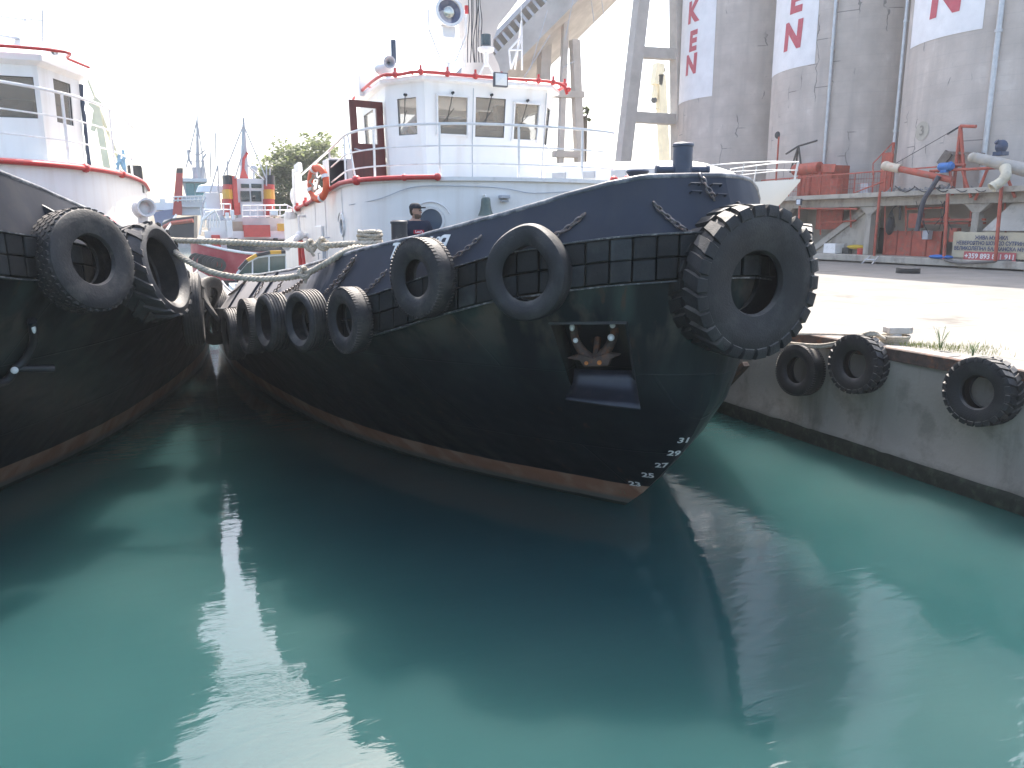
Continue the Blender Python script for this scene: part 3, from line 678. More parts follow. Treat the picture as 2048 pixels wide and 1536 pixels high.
# portholes
for px, py, r_ in ((686,453,.125),(863,441,.165)):
    P_, N_ = ontree(px, py, tdh); N_ = -N_ if N_.dot(ray(px,py)) > 0 else N_
    mb = MB(); mb.lathe([(r_,0),(r_,.03),(r_+.035,.035),(r_+.04,0)], P_, N_, 28); fr = mb.part('porthole', WHITE2, T1, smooth=40)
    mb = MB(); mb.lathe([(0,.012),(r_,.012)], P_, N_, 28); mb.part('pane', PGLASS, fr)
    mb = MB(); t_ = Vector((0,0,1)).cross(N_).normalized(); mb.tube([P_+N_*.03+t_*(math.cos(a)*(r_+.13))+Vector((0,0,math.sin(a)*(r_+.1))) for a in [math.pi*(.12+.76*k/12) for k in range(13)]], .012, 6); mb.part('eyebrow', WHITE2, fr, smooth=60)
# bell
P_, N_ = ontree(967,408,tdh); N_ = -N_ if N_.dot(ray(967,408)) > 0 else N_; bc = P_+N_*.2
mb = MB(); mb.lathe([(0,.13),(.05,.125),(.065,.10),(.07,.02),(.085,-.06),(.115,-.13),(.10,-.13),(.07,-.05),(.05,.05)], bc-Vector((0,0,.04)), (0,0,1), 20); bl = mb.part('bell', M('bronze_bell', (.12,.15,.13), .5, .2, 8, metal=.4), T1, smooth=50)
mb = MB(); mb.tube([P_+Vector((0,0,.12)), bc+Vector((0,0,.12)), bc+Vector((0,0,.09))], .012, 6); mb.part('bell_bracket', WHITE2, bl)
P_, N_ = ontree(1006,394,tdh); N_ = -N_ if N_.dot(ray(1006,394)) > 0 else N_
mb = MB(); mb.beam(P_, P_+N_*.16, .14, .05); mb.beam(P_+N_*.02-Vector((0,0,.05)), P_+N_*.13-Vector((0,0,.06)), .11, .03); mb.part('deck_lamp', GREYP, T1, bevel=.008)
# cable along the deckhouse front
cab = [ontree(px, py, tdh) for px, py in ((700,410),(760,398),(825,375),(900,372),(1000,376),(1060,386),(1110,385),(1140,383))]
mb = MB(); mb.tube(smooth_path([a+(Vector((-.02,-.03,0))) for a, b_ in cab if a], 5), .006, 5); mb.part('cable', GREYP, T1)
# weld seams, doors, grab rails of the deckhouse side
X_ = cx-2.45
mb = MB()
for y in (13.05,14.6,15.7): mb.box((X_-.012,y,zdt(y)-2.4),(X_+.01,y+.02,zdt(y)-.05))
mb.part('wall_seam', WHITE2, T1, split=True)
for k, y in enumerate((14.9,)):
    mb = MB(); mb.box((X_-.05,y,1.75),(X_,y+.75,zdt(y)-.5)); d_ = mb.part('door', WHITE, T1, bevel=.02)
    mb = MB()
    for z in (2.1,2.6,3.0): mb.tube([(X_-.07,y+.1,z),(X_-.1,y+.12,z),(X_-.1,y+.12,z-.12)], .012, 6)
    mb.part('door_dog', GREYP, d_, split=True)
mb = MB()
for y in (14.55,14.3): mb.tube([(X_-.01,y,3.3),(X_-.09,y,3.28),(X_-.09,y,2.35),(X_-.01,y,2.33)], .013, 6)
mb.part('grab_rail', GREYP, T1, smooth=60, split=True)
mb = MB(); mb.tube([(X_-.12,17.2,1.4),(X_-.12,17.2,3.3)], .045, 8); mb.tube([(X_-.12,16.4,1.9),(X_-.12,16.9,3.2)], .035, 8); mb.part('red_standpipe', RED, T1, smooth=60, split=True)
# fire monitor and hose drum on the side
mb = MB(); mb.ball((X_-.15,16.9,3.3),.10,12,8); mb.cyl((X_-.15,16.9,3.3),(X_-.5,16.5,3.1),.06,.10); mb.cyl((X_+.2,17.,3.3),(X_-.15,16.9,3.3),.05); mb.tube([(X_-.15,16.9,3.3),(X_-.15,16.95,3.7),(X_+.05,17.,3.7)],.03,6); mb.part('fire_monitor', WHITE2, T1, smooth=50)
mb = MB(); mb.lathe([(.0,.12),(.1,.10),(.15,.0),(.16,-.06),(.0,-.06)], (X_-.12,18.3,3.75), (-.2,-.3,1), 16); mb.part('lamp_housing', WHITE2, T1, smooth=50)
# wheelhouse : plan corners (bottom) going round; top flared
def pxy(px, Y): p = onY(px, 300, Y); return (p.x, p.y)
z0, z1 = 4.17, 5.76
fb = [(cx-1.5,15.4),(cx-1.58,13.25),(cx-1.13,12.62),(cx+.88,12.62),(cx+1.22,13.1),(cx+1.2,15.4)]
ft = [(cx-1.56,15.45),(cx-1.64,13.22),(cx-1.17,12.54),(cx+1.0,12.54),(cx+1.38,13.05),(cx+1.32,15.45)]
wh = MB(); wins = []
def B3(k): return Vector((*fb[k], z0))
def T3(k): return Vector((*ft[k], z1))
def fu(k, *px): return face_uv(B3(k), B3(k+1), T3(k), T3(k+1), *px)
segs = {0: [(.64,.9,.0,.86),(.12,.52,.46,.86)], 1: [fu(1,796,196,834,270)], 2: [fu(2,874,192,935,270), fu(2,951,196,1010,275), fu(2,1026,207,1076,281)], 3: [(.25,.7,.46,.84)], 4: [(.15,.5,.45,.86),(.6,.9,.45,.86)], 5: [(.04,.47,.34,.93),(.53,.96,.34,.93)]}
print(segs)
for k in range(6):
    a, b = k, (k+1) % 6
    _, P, N = wall(B3(a), B3(b), T3(a), T3(b), segs[k], .06, wh)
    for i, h in enumerate(segs[k]):
        if k == 0 and i == 0: continue
        wins.append((P, N, h, (k == 2 and i in (0, 2))))
# order of corners is clockwise seen from above, flip normals handled by recalculation
whp = wh.part('wheelhouse', WHITE, T1)
for P, N, h, fr in wins:
    if N.dot(P(.5,.5,0)-Vector((cx,14.5,5))) < 0: N = -N
    add_window(P, N, h, T1, fr)
floor_ = MB(); floor_.prism([(p[0]*.995+cx*.005, p[1]) for p in fb], z0-.0, z0+.03); floor_.part('wheelhouse_floor', M('lino', (.45,.38,.30), .6), T1)
# console, chair, wheel inside
CON = M('console_wood', (.34,.25,.17), .5, .2, 6)
mb = MB(); mb.box((cx-.9,13.,z0+.03),(cx+.9,13.35,z0+.95)); mb.hexa([(cx-.9,12.95,z0+.95),(cx+.9,12.95,z0+.95),(cx+.9,13.45,z0+.95),(cx-.9,13.45,z0+.95),(cx-.85,13.1,z0+1.12),(cx+.85,13.1,z0+1.12),(cx+.85,13.4,z0+1.06),(cx-.85,13.4,z0+1.06)])
mb.box((cx+.35,13.2,z0+1.1),(cx+.75,13.4,z0+1.4)); mb.part('helm_console', CON, T1, bevel=.01)
mb = MB(); mb.box((cx-.1,14.1,z0+.5),(cx+.4,14.6,z0+.62)); mb.box((cx-.1,14.55,z0+.6),(cx+.4,14.65,z0+1.25)); mb.cyl((cx+.15,14.35,z0),(cx+.15,14.35,z0+.5),.05); mb.part('helm_seat', M('blue_seat', (.05,.06,.12), .7), T1, bevel=.03)
mb = MB(); mb.box((cx+.6,14.7,z0),(cx+1.1,15.2,z0+1.5)); mb.part('cabinet', CON, T1)
# wipers and gutter strips on the front panes
for k_, i_ in ((2,0),(2,1),(2,2),(1,0)):
    h = segs[k_][i_]; _, P, N = wall(B3(k_), B3(k_+1), T3(k_), T3(k_+1), [], .06)
    if N.dot(P(.5,.5,0)-Vector((cx,14.5,5))) < 0: N = -N
    um = (h[0]+h[1])/2; mb = MB(); a = P(um,h[3]+.03,0)+N*.03; mb.cyl(P(um,h[3]+.03,0), a+N*.02, .022, n=8); mb.tube([a, P(um-.05,h[2]+.12,0)+N*.03], .007, 5); mb.tube([P(um-.09,h[2]+.1,0)+N*.022, P(um+.01,h[3]-.12,0)+N*.022], .006, 5); mb.part('wiper', BLK, T1)
mb = MB(); mb.tube([(cx-.35,12.5,z1-.06),(cx-.35,12.58,z1-.9),(cx-.34,12.62,z0+.05)], .008, 5); mb.tube([(cx+.97,12.5,z1-.05),(cx+.93,12.6,z0+.1)], .01, 5); mb.part('cable', GREYP, T1, split=True)
# roof
rf = [(p[0]+(p[0]-cx)*.06, p[1]+(p[1]-14.3)*.05) for p in ft]; rf2 = [(cx+(p[0]-cx)*.9, 14.3+(p[1]-14.3)*.9) for p in rf]
mb = MB(); mb.loft([ring(ft, z1), ring(rf, z1+.02), ring(rf, z1+.08), ring(rf2, z1+.16)]); roof = mb.part('wheelhouse_roof', WHITE, T1, bevel=.01)
rr2 = [(cx+(p[0]-cx)*1.01, 14.3+(p[1]-14.3)*1.0) for p in rf]
P_ = [Vector((p[0], p[1], z1+.12)) for p in rr2]; P_ = [P_[0]]+P_[1:6]
path = smooth_path([P_[0], P_[1], P_[1].lerp(P_[2],.5), P_[2], P_[2].lerp(P_[3],.33), P_[2].lerp(P_[3],.66), P_[3], P_[4], P_[5]], 5)
mb = MB(); mb.tube(path, .026, 8)
for t_ in (2,9,15,18,21,24,28,30,33): 
    p = path[min(len(path)-1, t_)]; mb.ball(p, .05, 8, 6); mb.cyl(p-Vector((0,0,.02)), p+Vector((0,0,.1)), .02, n=6)
for t_ in (3,13,20,27,35): p = path[min(len(path)-1, t_)]; mb.tube([p, Vector((cx+(p.x-cx)*.93, 14.3+(p.y-14.3)*.93, z1+.1))], .012, 5)
e_ = path[31]; mb.tube([e_, e_+Vector((.1,-.05,-.05)), e_+Vector((.14,-.07,-.18))], .026, 8); mb.ball(e_+Vector((.16,-.08,-.1)), .045, 8, 6)
mb.part('red_roof_pipe', RED, T1, smooth=50)
# floodlight on the roof edge
p = onY(1000,160,12.25); mb = MB(); mb.box((p.x-.12,p.y-.05,p.z-.11),(p.x+.12,p.y+.02,p.z+.11)); fl = mb.part('floodlight', M('lamp_case', (.1,.1,.11), .4), T1, bevel=.006)
mb = MB(); q_ = [(p.x-.10,p.y-.053,p.z-.09),(p.x+.10,p.y-.053,p.z-.09),(p.x+.10,p.y-.053,p.z+.09),(p.x-.10,p.y-.053,p.z+.09),(p.x,p.y-.075,p.z+.01)]
mb.add(q_, [(0,1,4),(1,2,4),(2,3,4),(3,0,4)]); mb.part('reflector', M('reflector', (.75,.75,.72), .25, .02, 3, metal=.0), fl)
# open door of varnished wood
hz = [Vector((cx-1.60,13.42,z0+.02)), Vector((cx-1.64,13.40,z0+1.36))]; dd = Vector((-.58,-.10,0))
mb = MB(); b0 = hz[0]; b1 = hz[0]+dd; t0, t1 = hz[1], hz[1]+dd
mb, P, N = wall(b1, b0, t1, t0, [(.2,.8,.49,.92)], .045); dr = mb.part('door', WOOD, T1, bevel=.004)
mb = MB(); mb.add([P(.2,.49,.5),P(.8,.49,.5),P(.8,.92,.5),P(.2,.92,.5)], [(0,1,2,3)]); mb.part('pane', GLASS, dr)
mb = MB(); h_ = P(.06,.42,-.3); mb.tube([P(.06,.42,0), h_+N*.03, h_+N*.03+Vector((.09,0,-.02))], .01, 6); mb.part('handle', STEELP, dr)
mb = MB(); mb.add([P(.28,.05,-.06),P(.72,.05,-.06),P(.72,.4,-.06),P(.28,.4,-.06)], [(0,1,2,3)])
# ---- roof equipment
zr = z1+.2
def yoke_lamp(p, r_, root):
    mb = MB(); mb.lathe([(r_*.55,.24),(r_*.95,.16),(r_,.02),(r_*1.06,-.02),(r_*1.06,-.07),(r_*.86,-.07),(r_*.86,-.03)], p, (0.02,1,-.12), 28); sl = mb.part('searchlight', WHITE2, root, smooth=40)
    mb = MB(); mb.lathe([(0,.0),(r_*.45,.012),(r_*.86,-.03)], p, (0.02,1,-.12), 24); mb.part('lens', glass('lens', (.12,.13,.20), .93, .06), sl)
    mb = MB(); mb.ball(p-Vector((0,.03,0)), r_*.42, 12, 8, (1,.25,1)); mb.part('bulb_reflector', M('bulb', (.6,.58,.5), .15, .2, 25, metal=.7), sl, smooth=60)
    mb = MB(); d = r_+.10; mb.tube([p+Vector((-d,.05,.02)), p+Vector((-d,.05,-.28)), p+Vector((-.14,.05,-.72)), p+Vector((0,.05,-.78)), p+Vector((.14,.05,-.72)), p+Vector((d,.05,-.28)), p+Vector((d,.05,.02))], .016, 6)
    mb.cyl(p+Vector((0,.05,-.78)), p+Vector((0,.05,-1.1)), .03); mb.hexa([p+Vector(v) for v in ((-.1,-.02,-r_-.16),(.1,-.02,-r_-.16),(.1,.12,-r_-.16),(-.1,.12,-r_-.16),(-.12,-.02,-r_+.01),(.12,-.02,-r_+.01),(.12,.12,-r_+.01),(-.12,.12,-r_+.01))])
    mb.tube([p+Vector((0,.05,-r_-.15)), p+Vector((0,.05,-.8))], .01, 5)
    mb.cyl(p+Vector((0,.05,-1.3)), p+Vector((0,.05,-1.05)), .16, .06); mb.part('yoke', WHITE2, sl, smooth=40)
p = onY(897,25,13.0); yoke_lamp(p, .225, T1)
# mast: aerofoil plated column that sweeps forward to the top
mb = MB(); rings = []
for px0, px1, py in ((945,1000,152),(945,996,134),(947,984,108),(945,985,80),(940,996,52),(938,1018,25),(938,1033,5),(934,1036,-25),(930,1036,-80),(928,1030,-200)):
    a = onY(px0,py,14.3); b = onY(px1,py,14.3); h = .22
    rings.append([(a.x,a.y-.1,a.z),(a.x+.12,a.y-h,a.z),(b.x-.02,b.y-.1,b.z),(b.x-.02,b.y+h+.4,b.z),(a.x,a.y+h+.4,a.z)])
mb.loft(rings); ms = mb.part('mast', M('shaded_mast_white', (.55,.50,.46), .5, .06, 3, alt=(.4,.36,.33), altamt=.3, altscale=3), T1, smooth=50)  # white mast toned down to cream, shade of its underside put into the colour
mb = MB()
for k in range(7):
    x = 938+k*4; mb.tube(smooth_path([onY(x+random.uniform(-3,3), y, 14.02-.02*k) for y in (-60,0,40,80,125)], 4), .008, 5)
mb.part('mast_cable', BLK, T1, split=True)
mb = MB(); p = onY(972,85,13.8); mb.cyl(p-Vector((0,0,.06)), p+Vector((0,0,.13)), .09); mb.part('navigation_lamp', GLASSD, T1, smooth=40)
mb = MB(); mb.lathe([(.0,-.05),(.13,-.04),(.15,.0),(.15,.03),(0,.04)], p-Vector((0,0,.12)), (0,0,1), 20); mb.cyl(p-Vector((0,0,.4)), p-Vector((0,0,.15)), .04,.05); mb.tube([p-Vector((.16,0,.62)), p-Vector((0,0,.3)), p-Vector((-.2,0,.62))], .02, 6); mb.part('lamp_bracket', WHITE2, T1, smooth=40)
p = onY(933,20,13.9); mb = MB(); mb.cyl(p-Vector((0,0,.06)), p+Vector((0,0,.07)), .035); mb.part('red_signal_lamp', RED, T1, smooth=40)
# triangular aerial frame, right
mb = MB(); a = onY(1022,138,13.6); b = onY(1044,140,13.6); c = onY(1043,42,13.6); d = onY(1018,100,13.6); e = onY(1030,138,14.2)
for s_ in ((a,d),(b,c),(d,onY(1044,72,13.6)),(a,onY(1044,72,13.6)),(d,onY(1043,100,13.6)),(e,c)): mb.tube(s_, .018, 6)
mb.part('aerial_frame', WHITE2, T1)
# horn + dome + grey box + whip aerials, left of the roof
p = onY(790,138,13.4); mb = MB(); mb.ball(p+Vector((-.12,0,-.02)), .15, 14, 8, (1.6,1,.8)); mb.cyl(p-Vector((0,0,.4)), p, .05); mb.part('satellite_dome', WHITE2, T1, smooth=50)
mb = MB(); q_ = onY(778,125,13.2); mb.lathe([(.03,.25),(.04,.08),(.10,-.06),(.08,-.06),(.02,.05)], q_, (.1,1,.05), 16); mb.part('horn', GREYP, T1, smooth=50)
mb = MB(); q_ = onY(788,95,13.5); mb.box((q_.x-.05,q_.y-.03,q_.z-.25),(q_.x+.03,q_.y+.03,q_.z+.12)); mb.part('aerial_panel', NAVY, T1, bevel=.01)
mb = MB(); q_ = onY(738,166,14.6); mb.box((q_.x-.2,q_.y-.1,q_.z-.25),(q_.x+.2,q_.y+.3,q_.z+.12)); mb.part('roof_locker', WHITE2, T1, bevel=.01)
mb = MB()
for px, py0, py1, Y in ((822,145,40,13.3),(820,145,-20,14.5),(860,140,70,13.6),(930,135,20,13.2),(960,60,-60,14.),(1043,45,0,13.6),(848,140,95,13.2)): mb.tube([onY(px,py0,Y), onY(px-1,py1,Y)], .008, 5)
mb.part('whip_aerial', WHITE2, T1, split=True)
# ---- railing on the deckhouse roof: one part, rails and stanchions follow the roof edge
pr = dh_plan(-.04)
idx = [0]+list(range(1,43)); RP = [Vector((pr[i][0], pr[i][1], zdt(pr[i][1])+.03)) for i in range(len(pr))]
RP = [Vector((RP[1].x,17.6,zdt(17.6))), Vector((RP[1].x,15.6,zdt(15.6))), Vector((RP[1].x,14.2,zdt(14.2)))]+RP[1:29]
mb = MB()
for h, r_ in ((.74,.02),(.44,.012),(.19,.012)): mb.tube([p+Vector((0,0,h)) for p in RP], r_, 6)
acc = 0; last = None
for i, p in enumerate(RP):
    if last is None or (p-last).length > 1.05: mb.tube([p-Vector((0,0,.03)), p+Vector((0,0,.74))], .018, 6); last = p
mb.tube([RP[4]+Vector((0,0,.74)), RP[4]+Vector((.05,-.24,0))], .016, 6)
mb.part('railing', WHITE2, T1, smooth=60)
# mooring hole + fairleads in the bulwark
for px, py in ((634,571),):
    P_, N_ = H1.hit(px, py, 'top', .02); t_ = Vector((0,0,1)).cross(N_).normalized()
    mb = MB(); n_ = 24; r1 = []; r2 = []; r3 = []
    for k in range(n_):
        a = 2*math.pi*k/n_; r1.append(P_+N_*.05+t_*math.cos(a)*.155+Vector((0,0,math.sin(a)*.115))); r2.append(P_+N_*.07+t_*math.cos(a)*.125+Vector((0,0,math.sin(a)*.085))); r3.append(P_-N_*.05+t_*math.cos(a)*.12+Vector((0,0,math.sin(a)*.08)))
    mb.loft([r1,r2,r3], cap=False); fr = mb.part('fairlead', BLUEB, T1, smooth=60)
    mb = MB(); mb.add([p+N_*.06 for p in r3], [list(range(n_))]); mb.part('fairlead_hole', M('dark_hole', (.01,.01,.012), .9), fr)
# small welded steps on the bow bulwark
mb = MB()
for px, py in ((1388,370),(1390,386),(1430,372),(1440,392)):
    P_, N_ = ontree(px, py, tb)
    if P_: N_ = -N_ if N_.dot(ray(px,py)) > 0 else N_; t_ = Vector((0,0,1)).cross(N_).normalized(); mb.tube([P_-t_*.055, P_-t_*.05+N_*.04, P_+t_*.05+N_*.04, P_+t_*.055], .010, 6)
mb.part('welded_step', BLUEB, T1, split=True)
# bulwark stiffener plates seen at the left end
mb = MB()
for y in (12.2,13.2,15.2): mb.beam(H1.B((y-6.2)/17.8,.02), H1.T((y-6.42)/17.58,.02), .05, .03)
mb.part('bulwark_stiffener', BLUEB, T1, split=True)
# bollards
def bitt(root, p, r_, h, bar=0, m=NAVY, name='bitt', rot=0):
    p = Vector(p); mb = MB(); mb.lathe([(0,h),(r_*.9,h),(r_*1.08,h-.015),(r_*1.1,h-.04),(r_,h-.045),(r_,0)], p, (0,0,1), 24)
    if bar:
        e = Vector((math.cos(rot), math.sin(rot), 0)); q_ = p+Vector((0,0,h*.42))
        mb.cyl(q_-e*bar, q_+e*bar, r_*.42, n=14); mb.cyl(q_-e*(bar+.01), q_-e*(bar-.02), r_*.52, n=14); mb.cyl(q_+e*(bar-.02), q_+e*(bar+.01), r_*.52, n=14)
    return mb.part(name, m, root, smooth=35)
p = onY(1364,352,7.75); bitt(T1, (p.x,7.75,p.z-.15), .112, .52, .30, rot=-.35)
mb = MB(); p = onY(1275,352,8.3); mb.lathe([(0,.08),(.13,.07),(.14,.05),(.09,-.02),(.085,-.2)], (p.x,8.3,p.z), (0,0,1), 18); p = onY(1458,366,8.2); mb.lathe([(0,.05),(.11,.04),(.12,.02),(.08,-.02),(.07,-.2)], (p.x,8.2,p.z-.02), (0,0,1), 18); mb.part('vent_cap', NAVY, T1, smooth=40, split=True)
p = onY(798,442,9.6); bitt(T1, (p.x,9.6,p.z-.55), .10, .56, m=M('black_bollard', (.03,.03,.035), .45, .2, 6, alt=(.35,.33,.3), altamt=.5, altscale=6, altlo=.62), name='bollard')
pw = onY(739,462,9.9); bitt(T1, (pw.x,9.9,pw.z-.5), .11, .52, name='bollard')
cp = Vector((pw.x,9.9,pw.z-.02)); RTOP = cp
mb = MB()
for k in range(5):
    a0 = random.random()*6; pts = [cp+Vector((math.cos(a)*(.135+.01*(k % 2)), math.sin(a)*(.135+.01*(k % 2)), -.16+.042*k+.006*math.sin(3*a+a0))) for a in [2*math.pi*i/24 for i in range(25)]]
    rope_mb(pts, .024, .11, mb)
tag(mb.part('rope_coil', ROPE, None, smooth=60), 'grey rope wound in turns round the bollard left of the crewman', 'rope')
# ================================================================ tyres on the middle tug
def dz_(d, a, b): return (b-a)*d/FPX
GT = 'tyre fenders hung on the tug sides'
def tyre_on(H, cxp, cyp, dpx, W, style, name, label, inv=None, mat=RUB, which='belt', deform=None, yawoff=0., tilt=0., ri=.5, roll=0.):
    P_, N_ = H.hit(cxp, cyp, which, .13+W/2, inv)
    if inv: m_ = inv.inverted(); P_ = m_ @ P_; N_ = m_.to_3x3() @ N_
    depth = (P_-O).dot(F); Ro = dpx*depth/FPX/2
    N_ = Matrix.Rotation(yawoff, 3, 'Z') @ N_; N_ = (N_+Vector((0,0,tilt))).normalized()
    me = tyre_mesh('tyre', Ro, Ro*ri, W, style, mat, deform)
    return put('tyre', me, P_, N_, label, 'tyre', GT, roll=roll), P_, N_, Ro
def peak(p):       # collapsed tyre pulled to a peak by its hanging chain
    r_ = math.hypot(p.x, p.y); t_ = math.atan2(p.y, p.x); k = max(0, math.cos(t_-math.pi/2))**5
    return Vector((p.x*(1-.10*k)*.94, p.y*(1+.06*k)*1.02, p.z*(1-.35*k)-.05*k))
tyre_on(H1,699,640,134,.21,'fine','tyre','truck tyre with small hole, first of the row left of the raised tyre',mat=RUB2,ri=.5,yawoff=-.12)
tyre_on(H1,615,641,124,.27,'rib','tyre','wide ribbed tyre below the dark fairlead opening',mat=RUB2,ri=.62)
tyre_on(H1,547,644,116,.28,'rib','tyre','tyre with deep straight tread grooves, third in the stern row',mat=RUB2,ri=.62)
tyre_on(H1,503,652,112,.24,'fine','tyre','narrow tyre overlapped by the grooved tyre on its right',mat=RUB2,ri=.62)
tyre_on(H1,468,668,104,.26,'rib','tyre','farthest tyre of the middle tug, touching the left tug\'s tyres',mat=RUB2,ri=.6)
_, PT6, N6, _ = tyre_on(H1,844,556,162,.23,'fine','tyre','dusty truck tyre covering the letters of the ship name',mat=RUB2,ri=.46,yawoff=-.22)
_, PT7, N7, _ = tyre_on(H1,1057,548,186,.28,'smooth','tyre','smooth worn tyre pulled to a peak at the top by its chain',deform=peak,ri=.56,yawoff=-.12)
bigP = onY(1499,566,5.98); bigP.x = 5.12
BIG = tyre_mesh('tyre', .745, .30, .50, 'loader', RUB, n=72)
put('tyre', BIG, (bigP.x, 6.14, bigP.z), (.02,-1,-.02), 'giant loader tyre with deep shoulder lugs hung on the bow', 'tyre', GT)
P2 = onY(1588,548,6.7); put('tyre', tyre_mesh('tyre', .50, .26, .3, 'offroad', RUB), (P2.x,6.7,P2.z+.05), (.75,-.66,0), 'knobbly tyre on the far bow half hidden behind the giant tyre', 'tyre', GT)
# chains of the middle tug
GC = 'chains holding the tyre fenders'
def cp_(px, py, off=.035, tr=None):
    P_, N_ = ontree(px, py, tr or tb)
    if P_ is None: P_, N_ = H1.hit(px, py, 'top', .0)
    N_ = -N_ if N_.dot(ray(px, py)) > 0 else N_; return P_+N_*off
for (a, b, extra, lab) in (((1170,430),(1110,474),None,'short chain from the bulwark down to the peaked smooth tyre'),
                 ((1305,408),(1368,462),(1400,468),'thick chain running down the bulwark to the left of the giant tyre'),
                 ((966,474),(902,522),None,'tangled chain right of the dusty tyre on the ship name'),
                 ((717,514),(652,590),None,'long chain slanting down to the tyre beside the dark fairlead'),
                 ((712,520),(672,580),None,'second strand of chain lying beside the long slanting one'),
                 ((778,542),(728,590),None,'chain left of the dusty tyre on the ship name'),
                 ((612,562),(562,592),None,'chain below the mooring rope\'s lower knot'),
                 ((604,572),(578,606),None,'short chain behind the tyre below the fairlead'),
                 ((568,566),(545,592),None,'chain left of the lower rope knot'),
                 ((531,566),(508,600),None,'chain near the stern bulwark joint'),
                 ((496,562),(460,592),None,'chain across the pale stern bulwark plate')):
    A_, B_ = cp_(*a), cp_(*b); pts = sag(A_, B_, .02)
    if extra: pts = pts+sag(B_, cp_(*extra)+Vector((.0,-.1,0)), .03)[1:]
    big_ = 'thick' in lab or 'peaked' in lab; chain(pts, lab, GC, lk=.072 if big_ else .062, wire=.0105 if big_ else .0085)
P_ = [onY(1398,352,6.47)]+[cp_(1408,372), cp_(1420,392)]; P_ += [Vector((bigP.x-.08,6.42,3.66)), Vector((bigP.x+.02,6.3,3.72))]
chain(smooth_path([P_[0]+Vector((0,-.02,.02))]+P_[1:], 4), 'chain from the stem head over the bulwark to the top of the giant tyre', GC, lk=.072, wire=.0105)
